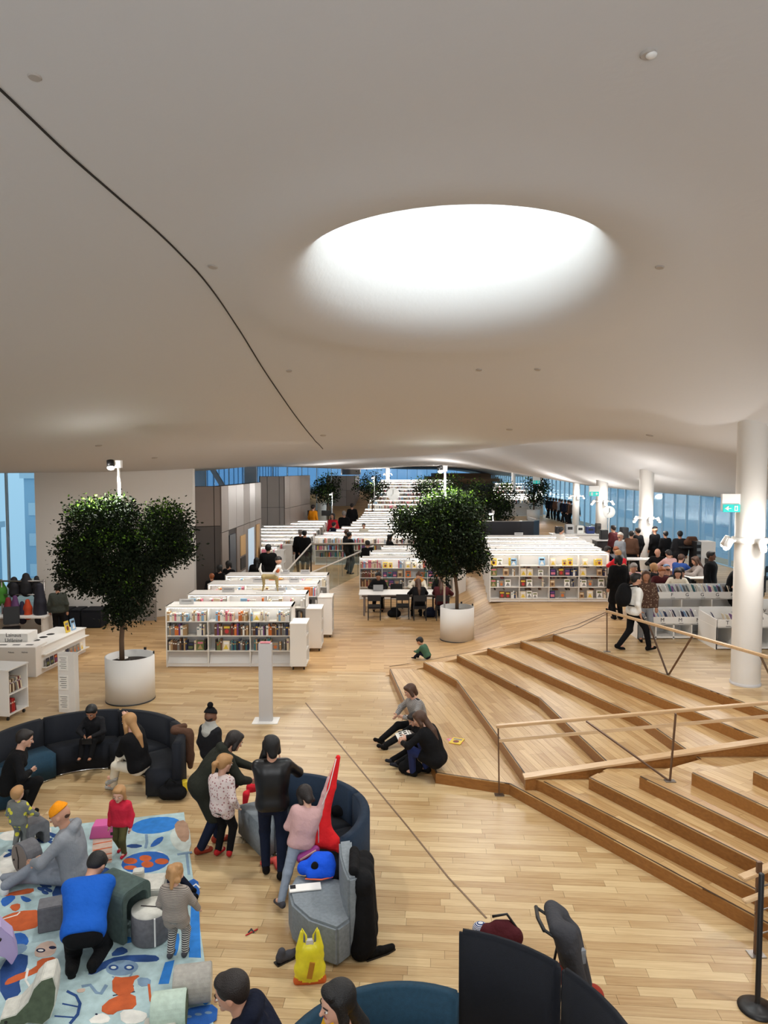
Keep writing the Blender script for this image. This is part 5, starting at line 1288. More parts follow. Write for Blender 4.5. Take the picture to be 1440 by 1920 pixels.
# two people at the bottom edge
mb_ = D(452, 1880, 4.75)
t_, J = person('man with short dark hair in a dark lettered hoodie at the bottom edge', (mb_.x + .24, mb_.y + .1, -.33), 84*DEG, 1.80, 'light', 'dark', 'short', c_navy, c_black, s_black, lean=.5, head=(.28, .1, 0), hood=True, vox=.010, fat=1.08, collar=None, hands=((-.1, .2, .5), (.1, .22, .5)))
a_ = J['ch'] - J['up']*.10*1.8 + J['fw']*.088*1.8
n_ = (J['fw']*.75 - J['rt']*.66).normalized(); u_ = (J['up'] - n_*J['up'].dot(n_)).normalized()
text_mesh('lettering', 'MB', .12, c_white, t_, J['ch'] - J['up']*.04 + n_*.20 - J['rt']*.02, Matrix((u_.cross(n_), u_, n_)).transposed().to_euler(), .004)
wb_ = D(655, 1880, 4.35)
person('woman with long black hair in a yellow top at the bottom edge', (wb_.x + .06, wb_.y + .15, -.02), 112*DEG, 1.68, 'fair', 'black', 'long', c_yel, c_black, s_black, lean=.22, head=(.16, .05, .0), vox=.010, hands=((-.1, .2, .5), (.1, .22, .5)))
# half seen adult at the far left
lf = G(8, 1545)
person('adult in dark clothes kneeling at the left edge of the frame behind the toddler', (lf[0] - .1, lf[1] + .3, 0), -70*DEG, 1.7, 'fair', 'dark', 'short', c_black, c_black, s_black, pelvis=(0, 0, .25), lean=.35, feet=((-.08, -.1, .05), (.08, .15, .05)), hands=((-.04, .1, .4), (.06, .18, .36)), elbows=((-1, 0, -.6), (1, 0, -.6)), head=(.3, 0, 0))
# ------------------------------------------------------------------ sofas, rug, toys and things near the camera
f_navy = mat('wool_navy', (16, 36, 56), .95, bump=.3, bscale=220, var=.12, vscale=30); f_navyd = mat('wool_dark_navy', (10, 15, 25), .95, bump=.3, bscale=220, var=.12, vscale=30)
f_grey = mat('wool_grey', (126, 134, 140), .95, bump=.3, bscale=220, var=.12, vscale=30); f_navy_lit = mat('wool_navy_lit', (24, 58, 78), .95, bump=.3, bscale=220, var=.12, vscale=30)  # last wool is navy lightened to teal, light put into the colour
def ring_piece(name, c, a0, a1, ri, ro, z0, z1, m, parent, n=None, bev=.02, ctr=(0, 0)):
    n = n or max(4, int(abs(a1 - a0)/6)); pin = []; pout = []
    for i in range(n + 1):
        a = math.radians(a0 + (a1 - a0)*i/n); pin.append((math.cos(a)*ri, math.sin(a)*ri)); pout.append((math.cos(a)*ro, math.sin(a)*ro))
    mb = MB(); vs = []; fs = []
    for i in range(n + 1): vs += [(*pin[i], z0), (*pin[i], z1), (*pout[i], z1), (*pout[i], z0)]
    for i in range(n):
        for j in range(4): fs.append((4*i + j, 4*(i + 1) + j, 4*(i + 1) + (j + 1) % 4, 4*i + (j + 1) % 4))
    fs += [(0, 1, 2, 3), (4*n + 3, 4*n + 2, 4*n + 1, 4*n)]
    mb.add(vs, fs); o = mb.build(name, m, parent)
    bm = bmesh.new(); bm.from_mesh(o.data); bmesh.ops.recalc_face_normals(bm, faces=bm.faces)
    es = [e for e in bm.edges if len(e.link_faces) == 2 and e.calc_face_angle(0) > .9]; bmesh.ops.bevel(bm, geom=es, offset=bev, segments=2, affect='EDGES', clamp_overlap=True)
    bm.to_mesh(o.data); bm.free(); o.data.polygons.foreach_set('use_smooth', [True]*len(o.data.polygons)); return o
def sofa(label, c, secs, z0=0.03):
    t = thing('curved_sofa', label, 'sofa', (c[0], c[1], 0))
    for a0, a1, ri, ro, seat, back, zb, th in secs:
        if seat: ring_piece('seat', c, a0 + .3, a1 - .3, ri, ro - (th if back else 0), z0, .43, seat, t)
        if back: ring_piece('backrest', c, a0 + .3, a1 - .3, ro - th, ro, z0, zb, back, t)
        if seat: ring_piece('base_strip', c, a0 + 1, a1 - 1, ri + .015, ri + .03, 0, .035, M_chrome, t, bev=.002)
    return t
sofa('large dark curved sofa around the left play area below the tree planter', (-4.57, 10.62), [(-4, 40, .98, 1.53, f_navyd, f_navyd, .85, .14), (40, 88, .98, 1.53, f_navyd, f_navyd, .85, .14), (88, 136, .98, 1.53, f_navyd, f_navyd, .85, .14), (136, 176, .92, 1.53, f_navy_lit, f_navyd, .85, .14), (176, 208, .82, 1.53, f_navy_lit, f_navyd, .85, .14)])  # left seats wear the lighter wool as painted light
s2 = sofa('curved sofa of navy and grey modules in the middle of the play area', (-1.3, 8.45), [(-38, 28, .56, 1.13, f_navyd, f_navy, .84, .13), (28, 92, .56, 1.13, f_navyd, f_navy, .84, .13), (88 + 4, 102, .5, 1.13, f_grey, f_grey, .84, .13), (102, 124, .46, 1.22, f_grey, None, 0, 0)])
poly = [(-.98, 7.80), (-1.03, 7.5), (-.96, 7.25), (-.76, 7.0), (-.46, 6.84), (-.33, 7.0), (-.40, 7.35), (-.42, 7.7)]
def rel(p): return [(x + 1.3, y - 8.45) for x, y in p]
MB().prism(rel(poly), .03, .43).build('seat', f_grey, s2, .025)
bk = [(-.50, 7.74), (-.47, 7.45), (-.42, 7.2), (-.36, 7.0), (-.27, 7.03), (-.31, 7.25), (-.34, 7.5), (-.36, 7.78)]
MB().prism(rel(bk), .03, .84).build('backrest', f_grey, s2, .02)
s3 = sofa('dark navy curved sofa partly visible at the bottom edge beside the woman in yellow', (.15, 4.6), [(62, 165, .4, .97, f_navyd, f_navy_lit, .85, .12)])
s4 = thing('curved_screen', 'tall dark upholstered curved screen panels in the lower right foreground', 'screen', (.35, 4.5, 0))
ring_piece('panel', 0, 41, 78, 1.31, 1.40, .03, 1.1, f_navyd, s4, bev=.03); ring_piece('panel', 0, 5, 40, 1.31, 1.40, .03, 1.1, f_navyd, s4, bev=.03)
# --- rug
M_rugs = {k: mat('rug_' + k, c, .98, bump=.6, bscale=160, var=.14, vscale=9) for k, c in dict(aqua=(172, 196, 198), white=(226, 224, 216), blue=(38, 96, 176), deep=(34, 70, 128), orange=(192, 90, 44), beige=(196, 172, 156), greyblue=(120, 146, 170), bright=(44, 124, 204), ink=(24, 30, 60), tan=(170, 136, 112), pale=(196, 206, 200)).items()}
rug = thing('rug', 'colourful pictorial rug in aqua, blue and orange in the play area', 'rug', (0, 0, 0))
c_tl = P(0, 1562); c_tr = P(345, 1524); c_br = P(400, 1920)
v = (c_br - c_tr); u = (c_tl - c_tr)
quad = [c_tr, c_tr + u*1.6, c_tr + u*1.6 + v*1.35, c_tr + v*1.35]
MB().prism([(p.x, p.y) for p in quad], .001, .010).build('pile', M_rugs['aqua'], rug)
lay = [0]
def c2(x, y): return P(x*.29167, 1560 + y*.29167, 0)
def motif(col, pts, smooth=True):
    lay[0] += 1; z = .010 + .0004*(lay[0] % 9 + 1)
    q = [c2(*p) for p in pts]
    if smooth and len(q) > 3:
        o = []
        for i in range(len(q)):
            a, b = q[i], q[(i + 1) % len(q)]; o += [a.lerp(b, .25), a.lerp(b, .75)]
        q = o
    mb = MB(); mb.prism([(p.x, p.y) for p in q][::-1], .009, z); return mb.build('motif', M_rugs[col], rug)
def ell(col, x, y, rx, ry, n=18, rot=0): 
    return motif(col, [(x + rx*math.cos(2*PI*i/n)*math.cos(rot) - ry*math.sin(2*PI*i/n)*math.sin(rot), y + rx*math.cos(2*PI*i/n)*math.sin(rot) + ry*math.sin(2*PI*i/n)*math.cos(rot)) for i in range(n)], False)
def stroke(col, pts, w):
    L = []; Rr = []
    for i, p in enumerate(pts):
        a = pts[max(0, i - 1)]; b = pts[min(len(pts) - 1, i + 1)]; d = math.hypot(b[0] - a[0], b[1] - a[1]) or 1; nx_, ny_ = -(b[1] - a[1])/d, (b[0] - a[0])/d
        L.append((p[0] + nx_*w, p[1] + ny_*w*.7)); Rr.append((p[0] - nx_*w, p[1] - ny_*w*.7))
    return motif(col, L + Rr[::-1], False)
motif('white', [(0, 120), (130, 170), (150, 260), (60, 300), (0, 300)]); motif('white', [(0, 10), (110, -10), (330, -40), (330, 40), (120, 60), (0, 60)])
motif('beige', [(600, 20), (725, 0), (718, 200), (585, 230)], False); 
for k in range(5): stroke('orange', [(598, 45 + 40*k), (720, 22 + 40*k)], 4)
motif('tan', [(600, 110), (680, 80), (720, 120), (650, 180), (600, 170)])
motif('deep', [(320, 430), (380, 310), (520, 250), (705, 215), (700, 330), (650, 420), (620, 440), (400, 460)])
ell('bright', 1000, -38, 160, 52, rot=-.12); ell('blue', 935, 200, 156, 68, rot=-.12)
for x, y, rx, ry in ((838, 192, 45, 20), (935, 174, 40, 20), (948, 214, 40, 21), (1040, 195, 44, 19), (838, 235, 42, 14)): ell('orange', x, y, rx, ry)
ell('white', 1015, 155, 40, 24, rot=-.2); ell('ink', 1005, 152, 6, 5); ell('ink', 1030, 160, 6, 5)
motif('pale', [(1090, 10), (1170, -70), (1215, -40), (1235, 130), (1150, 130), (1100, 80)]); motif('tan', [(1120, -60), (1200, -75), (1225, 40), (1180, 80), (1130, 20)])
stroke('greyblue', [(940, 20), (945, 70), (935, 110)], 9); motif('blue', [(960, 100), (1000, 50), (1055, 30), (1040, 70), (990, 100)]); motif('deep', [(800, 95), (860, 80), (930, 95), (860, 112)])
stroke('greyblue', [(1140, 150), (1235, 135)], 8); stroke('greyblue', [(1200, 140), (1215, 280)], 9)
motif('blue', [(1165, 345), (1270, 292), (1290, 430), (1210, 445)]); stroke('white', [(1180, 345), (1215, 330), (1225, 365), (1260, 340), (1285, 365)], 7)
motif('bright', [(1228, 470), (1280, 470), (1292, 815), (1214, 812)], False); motif('bright', [(1062, 845), (1122, 830), (1085, 982), (1018, 985)], False); motif('bright', [(1120, 660), (1160, 660), (1140, 800), (1110, 800)])
motif('orange', [(0, 560), (110, 515), (272, 505), (275, 610), (90, 655), (0, 600)]); motif('orange', [(55, 480), (130, 462), (130, 500), (90, 520)]); stroke('white', [(10, 570), (110, 540), (130, 520)], 4); stroke('white', [(140, 530), (200, 580), (195, 600)], 8)
motif('orange', [(0, 420), (60, 395), (215, 360), (220, 395), (100, 415)]); motif('blue', [(0, 440), (60, 410), (110, 420), (60, 470), (20, 490)]); motif('blue', [(130, 410), (210, 440), (180, 460), (140, 445)])
for x, y in ((275, 345), (310, 350), (262, 372), (315, 380), (290, 395), (290, 365)): ell('deep', x, y, 24, 11, 12, .3)
for x, y, r_ in ((130, 150, -.3), (90, 130, .2), (60, 150, -.4), (300, 60, -.3), (350, 75, .2), (370, 25, -.3), (330, 20, .3), (240, 60, -.2)): ell('deep', x, y, 42, 11, 12, r_)
motif('deep', [(0, 830), (180, 775), (178, 880), (120, 950), (140, 1060), (0, 1100)]); motif('blue', [(80, 660), (150, 650), (190, 700), (170, 740), (90, 740)]); ell('greyblue', 100, 765, 78, 34, rot=-.3)
motif('orange', [(22, 990), (60, 940), (235, 880), (240, 825), (372, 805), (335, 865), (235, 912), (60, 988)]); motif('beige', [(215, 800), (240, 730), (330, 700), (370, 740), (345, 800), (260, 815)]); ell('ink', 262, 768, 30, 14); ell('white', 262, 768, 18, 7); ell('ink', 338, 750, 24, 10)
stroke('white', [(180, 885), (165, 960), (190, 1000), (215, 1000)], 8)
motif('deep', [(555, 920), (640, 850), (760, 800), (990, 793), (1032, 820), (1000, 842), (800, 842), (680, 880), (600, 925)]); motif('deep', [(700, 805), (770, 735), (835, 770), (780, 800)])
ell('greyblue', 785, 880, 105, 50, rot=-.1); 
for x in (730, 830): ell('deep', x, 878, 32, 18); ell('pale', x, 878, 18, 9)
motif('orange', [(720, 935), (800, 945), (912, 922), (850, 970), (868, 1045), (725, 1062)]); motif('orange', [(722, 1068), (870, 1040), (880, 1142), (765, 1152), (715, 1190), (633, 1150)])
stroke('ink', [(725, 1058), (868, 1033)], 5); ell('ink', 858, 950, 13, 8); ell('ink', 848, 998, 13, 8); stroke('greyblue', [(722, 935), (760, 962), (820, 955), (850, 915)], 6)
motif('greyblue', [(880, 940), (972, 948), (965, 995), (890, 1002)]); stroke('orange', [(957, 985), (968, 1090), (995, 1130)], 8)
motif('white', [(550, 1234), (640, 1165), (715, 1195), (690, 1240)]); motif('white', [(770, 1152), (880, 1150), (962, 1180), (905, 1240), (780, 1240)])
for x, y in ((620, 1180), (600, 1205), (680, 1220), (800, 1180), (805, 1205), (905, 1165), (905, 1195)): ell('ink', x, y, 9, 6, 8)
stroke('greyblue', [(525, 1000), (580, 990), (620, 1040), (650, 1045), (685, 990)], 12); motif('beige', [(490, 1020), (550, 1010), (545, 1035), (500, 1042)])
stroke('deep', [(430, 1030), (490, 1060), (515, 1110), (500, 1180), (450, 1240)], 10)
for a, b in (((400, 1110), (500, 1130)), ((350, 1190), (490, 1200)), ((80, 1180), (90, 1240)), ((200, 1190), (260, 1240)), ((120, 1170), (60, 1210))): stroke('deep', [a, b], 7)
motif('blue', [(1160, 1165), (1250, 1130), (1402, 1112), (1390, 1250), (1155, 1250)]); 
for x, y in ((1210, 1195), (1275, 1180), (1340, 1170), (1240, 1225), (1310, 1215)): ell('greyblue', x, y, 24, 9, 10)
motif('bright', [(1300, 1105), (1335, 1015), (1352, 1095), (1322, 1122)]); ell('bright', 800, 700, 60, 22)
# --- foam toys
def foam(label, pxy, prof, th, rz, side, face, parts=(), z=.012, cat='toy block', nm='foam_toy'):
    """profile in (local x, z), thickness along local y"""
    q = P(pxy[0], pxy[1], 0); t = thing(nm, label, cat, (q.x, q.y, z), rz)
    mb = MB(); n = len(prof)
    vs = [(p[0], -th/2, p[1]) for p in prof] + [(p[0], th/2, p[1]) for p in prof]
    mb.m = 1; mb.add(vs, [tuple(range(n)), tuple(range(n, 2*n))[::-1]]); mb.m = 0
    mb.add(vs, [(i, n + i, n + (i + 1) % n, (i + 1) % n) for i in range(n)])
    mb.build('block', [side, face], t, .008)
    for p in parts: p(t)
    return t
def arc(cx, cz, r, a0, a1, n=14): return [(cx + r*math.cos(math.radians(a0 + (a1 - a0)*i/n)), cz + r*math.sin(math.radians(a0 + (a1 - a0)*i/n))) for i in range(n + 1)]
F_dg = mat('foam_dark_green', (72, 88, 84), .95, bump=.3, bscale=150, var=.15, vscale=20); F_g = mat('foam_grey', (104, 104, 108), .95, bump=.3, bscale=150, var=.15, vscale=20); F_w = mat('foam_pale', (204, 202, 192), .95, bump=.3, bscale=150, var=.1, vscale=20)
F_ol = mat('foam_olive', (82, 92, 72), .95, bump=.3, bscale=150, var=.15, vscale=20); F_mint = mat('foam_mint', (184, 202, 188), .95, bump=.3, bscale=150, var=.1, vscale=20); F_lil = mat('foam_lilac', (176, 160, 200), .95); F_tp = mat('foam_taupe', (128, 114, 106), .95); F_pk = mat('foam_pink', (206, 96, 156), .9); F_cg = mat('foam_light_grey', (164, 160, 152), .95, bump=.3, bscale=150, var=.12, vscale=20)
def disc_slit(tp): return lambda t: tp
# large arch
pa = [(-.22, 0), (-.22, .44)] + arc(-.12, .44, .10, 180, 90, 5)[1:] + arc(.12, .44, .10, 90, 0, 5) + [(.22, 0), (.15, 0), (.15, .38)] + arc(.08, .38, .07, 0, 90, 4)[1:] + arc(-.08, .38, .07, 90, 180, 4) + [(-.15, 0)]
foam('tall dark green foam arch with a child lying inside on the rug', (226, 1742), [(x*.9, z) for x, z in pa], .52, 62*DEG, F_dg, F_dg)
foam('small dark grey foam cube left of the woman in blue', (96, 1738), [(-.12, 0), (-.12, .27), (.12, .27), (.12, 0)], .22, 20*DEG, F_g, F_g)
foam('round grey foam seal toy held by the man in orange beanie', (52, 1636), arc(0, .20, .19, 0, 345, 24), .20, -35*DEG, F_g, F_tp, (lambda t: MB().tube([(-.06, -.105, .34), (-.01, -.107, .22), (-.02, -.105, .08)], .006, 6).build('slit', M_joint, t), lambda t: MB().ball((-.12, -.102, .16), .014, 8, 6).build('eye', M_eye, t)))
q = P(278, 1770); t = thing('foam_toy', 'upright grey foam cylinder with a pale split top beside the curly girl', 'toy block', (q.x, q.y + .1, .012), .3)
MB().lathe([(.0, 0), (.19, 0), (.2, .012), (.2, .3), (.19, .312)], 32).build('block', F_g, t); b = MB(); b.lathe([(.195, .30), (.195, .325), (0, .325)], 32); b.build('top', F_w, t)
MB().box((.04, -.196, .16), (.016, .02, .3)).build('seam', M_white, t); MB().bar((-.1, .05, .328), (.14, -.05, .328), .012, .006).build('slit', M_joint, t)
foam('stack of pale beige foam slabs behind the curly girl on the rug', (283, 1700), [(-.16, 0), (-.16, .14), (.16, .14), (.16, 0)], .3, 12*DEG, F_cg, F_tp, (lambda t: MB().box((0, 0, .22), (.3, .34, .13), -.1).build('slab', [F_w], t, .01), lambda t: MB().box((-.14, .1, .33), (.12, .12, .1)).build('slab', [F_w], t, .01)))
foam('olive green foam whale shaped toy with pale sides at the lower left', (66, 1908), [(x*.82, z*.8) for x, z in [(-.30, .04), (-.33, .10), (-.31, .16), (-.16, .18), (-.04, .30), (.02, .44), (.10, .52), (.22, .54), (.25, .40), (.23, .2), (.18, .06), (.10, .0), (-.05, .05), (-.2, .0)]], .26, 16*DEG, F_w, F_ol, (lambda t: MB().ball((-.21, -.132, .09), .013, 8, 6).build('eye', M_eye, t),))
foam('pale lying foam cylinder with a groove at the right rug edge', (362, 1878), arc(0, .165, .165, 0, 345, 26), .34, 100*DEG, F_cg, F_w)
foam('pale mint foam toy with dark olive belly near the bottom of the rug', (318, 1925), arc(0, .15, .15, 0, 345, 24), .30, 100*DEG, F_mint, F_ol, (lambda t: MB().box((0, 0, .13), (.22, .31, .12)).build('belly', F_ol, t),))
foam('taupe and white foam wedge at the bottom edge of the rug', (300, 1948), [(-.14, 0), (-.14, .12), (.14, .14), (.14, 0)], .2, 8*DEG, F_w, F_tp)
foam('lilac foam arch with eye holes at the left edge', (-4, 1812), [(-.2, 0), (-.2, .3)] + arc(-.06, .34, .14, 170, 20, 6) + [(.14, .3), (.18, .12), (.12, .02), (.06, .12), (.0, .16), (-.06, .1), (-.08, 0)], .22, 30*DEG, F_lil, F_lil, (lambda t: MB().ball((.02, -.11, .32), .02, 8, 6).build('eye', M_eye, t),))
foam('grey foam arch stool next to the yellow patterned toddler', (66, 1580), [(-.14, 0), (-.14, .22)] + arc(-.08, .24, .06, 180, 90, 4) + arc(.08, .24, .06, 90, 0, 4) + [(.14, 0), (.06, 0), (.06, .12)] + arc(0, .12, .06, 0, 180, 6) + [(-.06, 0)], .26, 50*DEG, F_g, F_g)
foam('pink foam box with a dark slot behind the toddler in red', (200, 1566), [(-.2, 0), (-.16, .17), (.16, .17), (.2, 0)], .22, 8*DEG, F_pk, F_pk, (lambda t: MB().box((.1, -.112, .06), (.05, .01, .04)).build('slot', M_joint, t),))
# --- bags, clothes and shoes
def blob_thing(name, label, cat, loc, prims, m, vox=.011, k=.03, rz=0, part='shell', extra=None):
    t = thing(name, label, cat, loc, rz); B = Blob(vox, k)
    for p in prims:
        if len(p) == 2: B.ell(p[0], p[1])
        else: B.cap(p[0], p[1], p[2], p[3] if len(p) > 3 else p[2])
    link(part, B.mesh(part, [m]), None, t)
    if extra: extra(t)
    return t
q = P(580, 1848); yb_ = thing('carrier_bag', 'yellow plastic carrier bag with orange base standing before the grey sofa seat', 'bag', (q.x, q.y + .06, 0), .1)
m_yb = mat('plastic_yellow', (226, 214, 44), .35, var=.1, vscale=14); m_ob = mat('plastic_orange', (206, 92, 30), .4); m_bt = mat('bag_print', (176, 120, 30), .5)
B = Blob(.009, .03); B.ell((0, 0, .13), (.155, .085, .13)); B.ell((0, 0, .26), (.14, .06, .13)); B.cap((-.10, 0, .34), (-.075, 0, .50), .035, .018); B.cap((.10, 0, .34), (.075, 0, .50), .035, .018); B.cap((-.1, 0, .04), (.1, 0, .04), .045, m=1); B.cap((-.12, -.01, .02), (.12, -.01, .02), .04, m=1); link('bag', B.mesh('bag', [m_yb, m_ob]), None, yb_)
for s_ in (-1, 1): MB().tube([(s_*.095, 0, .44), (s_*.07, 0, .53), (s_*.035, 0, .46), (s_*.03, 0, .36)], .010, 8).build('handle', m_yb, yb_)
MB().box((.0, .0, .37), (.07, .04, .10)).build('contents', M_greyw, yb_); text_mesh('lettering', 'KIDS', .09, m_bt, yb_, (.0, -.098, .17), (PI/2, -1.2, 0)) if False else MB().box((.01, -.09, .17), (.05, .012, .16), rot=Matrix.Rotation(.2, 3, 'Y')).build('print', m_bt, yb_)
# puffy blue jacket on the seat
q = P(592, 1640, .43)
blob_thing('jacket', 'bright blue padded jacket lying on the grey sofa seat', 'jacket', (q.x, q.y, .44), [((-.13, -.02, .08), (.0, .0, .10), .075), ((0, 0, .11), (.13, -.02, .10), .10), ((.02, .07, .12), (.12, .05, .13), .09), ((-.04, -.1, .06), (.16, -.09, .06), .06)], cloth('padded_blue', (26, 84, 214)), extra=lambda t: (MB().ball((.0, -.09, .13), (.045, .03, .06)).build('hood_opening', c_black, t), MB().tube([(-.1, -.15, .03), (.08, -.165, .03), (.2, -.13, .04)], .008, 6).build('piping', mat('piping_orange', (240, 110, 70), .6), t)))
q = P(572, 1666, .43); t = thing('magazine', 'white magazine with dark corner under the blue jacket', 'magazine', (q.x, q.y, .437), .18); MB().box((0, 0, .006), (.34, .13, .012)).build('pages', M_paper, t); MB().box((-.13, .02, .014), (.06, .07, .003)).build('print', M_ink, t)
q = P(579, 1620, .43); blob_thing('shoe', 'purple and pink child shoe sole up beside the blue jacket', 'shoe', (q.x, q.y + .05, .47), [((-.10, 0, .0), (.07, .04, .08), .05)], mat('shoe_purple', (150, 52, 130), .6), extra=lambda t: MB().bar((-.1, -.045, .01), (.08, -.01, .1), .03, .015).build('sole', c_pink, t))
blob_thing('coat', 'long black coat draped over the grey backrest down to the floor', 'coat', (-.22, 7.2, 0), [((-.09, -.10, .87), (-.10, .28, .87), .05), ((.0, -.12, .74), (.0, .32, .76), .09), ((.02, -.14, .14), (.02, -.08, .74), .13, .09), ((.03, .10, .12), (.02, .12, .74), .13, .09), ((.03, .32, .14), (.02, .28, .74), .12, .09), ((-.02, -.16, .07), (.05, .34, .07), .10)], c_black, k=.06)
def shoe(label, px, py, rz, m, s=1.0):
    q = P(px, py); blob_thing('shoe', label, 'shoe', (q.x, q.y, 0), [((-.10*s, 0, .045), (.0, 0, .045), .042), ((0, 0, .04), (.13*s, 0, .035), .042, .034), ((-.10*s, 0, .07), (-.08*s, 0, .11), .04)], m, .008, .02, rz, 'upper', lambda t: MB().prism([(-.15*s, -.04), (.08, -.045), (.16*s, -.02), (.16*s, .02), (.08, .045), (-.15*s, .04)], 0, .016).build('sole', M_black, t))
shoe('black shoe lying right of the draped black coat', 712, 1790, .5, s_black, 1.1); shoe('black sports shoe with grey sole left of the yellow bag', 541, 1798, .7, s_greyd, 1.0); 
q = P(515, 1622); blob_thing('scarf', 'crumpled coral red scarf on the floor under the curved sofa', 'scarf', (q.x, q.y, 0), [((-.15, 0, .03), (.0, .05, .04), .035), ((0, .05, .04), (.22, .0, .03), .035), ((.0, .0, .06), (.05, -.1, .03), .03)], cloth('scarf_coral', (206, 84, 76)))
q = P(492, 1480, .43); blob_thing('jacket', 'red jacket heaped on the left end of the middle curved sofa', 'jacket', (q.x, q.y - .05, .43), [((-.15, 0, .05), (.1, .03, .09), .07), ((-.2, -.1, .0), (-.22, -.12, -.16), .05, .03), ((.0, .0, .1), (.14, .1, .1), .07)], c_red)
q = P(645, 1530, .43); blob_thing('bag', 'black shoulder bag lying inside the curved sofa behind the girl', 'bag', (q.x, q.y, .44), [((-.1, 0, .06), (.12, .02, .06), .07), ((0, .08, .08), (.1, .1, .12), .07)], c_black, extra=lambda t: MB().ball((.08, -.07, .12), .015, 8, 6).build('buckle', M_chrome, t))
q = P(471, 1750); t = thing('hair_clip', 'tiny red and grey hair clip lying on the bare floor', 'hair clip', (q.x, q.y, .006)); MB().bar((-.05, -.05, .004), (.06, .06, .004), .012, .006).build('band', s_red, t); MB().tube([(-.03, 0, .004), (-.01, .06, .006), (.03, .0, .004)], .008, 6).build('clip', s_greyd, t)
q = P(327, 1500); blob_thing('bag', 'black and yellow bag on the floor behind the dark sofa end', 'bag', (q.x, q.y, 0), [((-.13, 0, .12), (.08, 0, .12), .11), ((-.1, 0, .25), (.08, 0, .25), .05)], c_black, extra=lambda t: (MB().box((.12, .05, .2), (.12, .12, .14), .3).build('pocket', mat('bag_yellow', (220, 190, 40), .6), t), MB().tube([(-.12, -.05, .28), (-.05, -.06, .36), (.04, -.05, .28)], .01, 8).build('handle', c_black, t)))
q = D(318, 1395, 11.05); blob_thing('jacket', 'brown jacket hung over the right end of the dark sofa backrest', 'jacket', (-3.12, 11.0, 0), [((-.15, 0, .88), (.08, .0, .86), .06), ((.08, 0, .8), (.10, -.05, .45), .08, .06), ((-.16, .05, .9), (-.05, .2, .88), .05), ((.10, -.02, .5), (.11, -.06, .34), .07, .04)], c_brown)
q = P(455, 1445, .9); blob_thing('hat', 'maroon woollen hat held by the woman in the olive parka', 'hat', (-1.95, 9.15, .86), [((0, 0, 0), (.07, .07, .06)), ((-.03, .0, -.08), (.05, .05, .05))], c_mar)
q = P(455, 1500)
t = thing('floor_socket', 'square metal floor socket plate left of the curved sofa', 'floor socket', (P(455, 1570).x, P(455, 1570).y, .001)); MB().box((0, 0, .002), (.42, .34, .004)).build('plate', mat('plate_steel', (178, 160, 130), .4, .5), t); MB().box((0, 0, .0045), (.40, .006, .002)).build('joint', M_joint, t); MB().box((.02, 0, .0045), (.006, .32, .002)).build('joint', M_joint, t)
# books on the left sofa arm
for i, (mi, dz, rz, lb) in enumerate(((3, 0, .3, 'orange picture book, lowest of three on the dark sofa seat'), (4, .016, .1, 'blue picture book, middle of three on the dark sofa seat'), (12, .032, -.1, 'grey picture book on top of three on the dark sofa seat'))):
    q = P(24, 1468, .44); o = link('picture_book', CB[mi]); o.matrix_world = Matrix.Translation((q.x - .1, q.y, .445 + dz)) @ Matrix.Rotation(rz, 4, 'Z') @ Matrix.Rotation(-PI/2, 4, 'X') @ Matrix.Diagonal((.26, .014, .2, 1)); tag(o, lb, 'book', 'picture books on the dark sofa')
# right foreground: stanchion, stroller, bag
q = P(1420, 1892); t = thing('barrier_post', 'black barrier post with a domed round base at the lower right', 'barrier post', (q.x, q.y, 0))
MB().lathe([(.0, .0), (.165, 0), (.17, .012), (.12, .035), (.03, .055), (.024, .07), (.024, 1.28), (.020, 1.285), (0, 1.285)], 36).build('post', M_black, t)
pl_ = P(1085, 1905); px_ = D(1060, 1850, 6.1)
t = thing('stroller', 'folded stroller with a dark grey coat and orange lining behind the tall dark screen', 'stroller', (px_.x, 6.15, 0))
for s_ in (-1, 1): MB().tube([(-.22 + .0, s_*.16, .98), (-.05, s_*.16, .86), (.15, s_*.16, .5), (.32, s_*.16, .12)], .014, 8).build('frame', M_black, t); MB().tube([(.32, s_*.16 - .02, .09), (.32, s_*.16 + .02, .09)], .09, 20).build('wheel', M_black, t); MB().tube([(-.12, s_*.16 - .02, .09), (-.12, s_*.16 + .02, .09)], .09, 20).build('wheel', M_black, t); MB().tube([(.0, s_*.16, .75), (-.12, s_*.16, .1)], .012, 8).build('frame', M_black, t)
MB().tube([(-.22, -.17, .98), (-.24, 0, .985), (-.22, .17, .98)], .018, 8).build('handle', M_black, t)
B = Blob(.012, .04); B.cap((.12, 0, .3), (.04, 0, .5), .12, .10); B.cap((.1, 0, .26), (.26, 0, .26), .10); link('seat', B.mesh('seat', [mat('stroller_orange', (150, 44, 26), .9)]), None, t)
blob_thing('coat', 'dark grey coat slung over the stroller handle in the lower right', 'coat', (px_.x, 6.15, 0), [((-.10, -.14, .97), (-.08, .16, .97), .07), ((-.02, -.12, .9), (.06, -.02, .62), .11), ((.04, .05, .8), (.16, .04, .36), .12, .10), ((-.02, .12, .92), (.06, .16, .6), .09), ((.0, -.16, .8), (.1, -.16, .45), .08)], cloth('coat_grey', (66, 66, 70)), k=.05, extra=lambda t: MB().box((.10, -.13, .72), (.1, .04, .12), .3).build('pocket', c_grey, t))
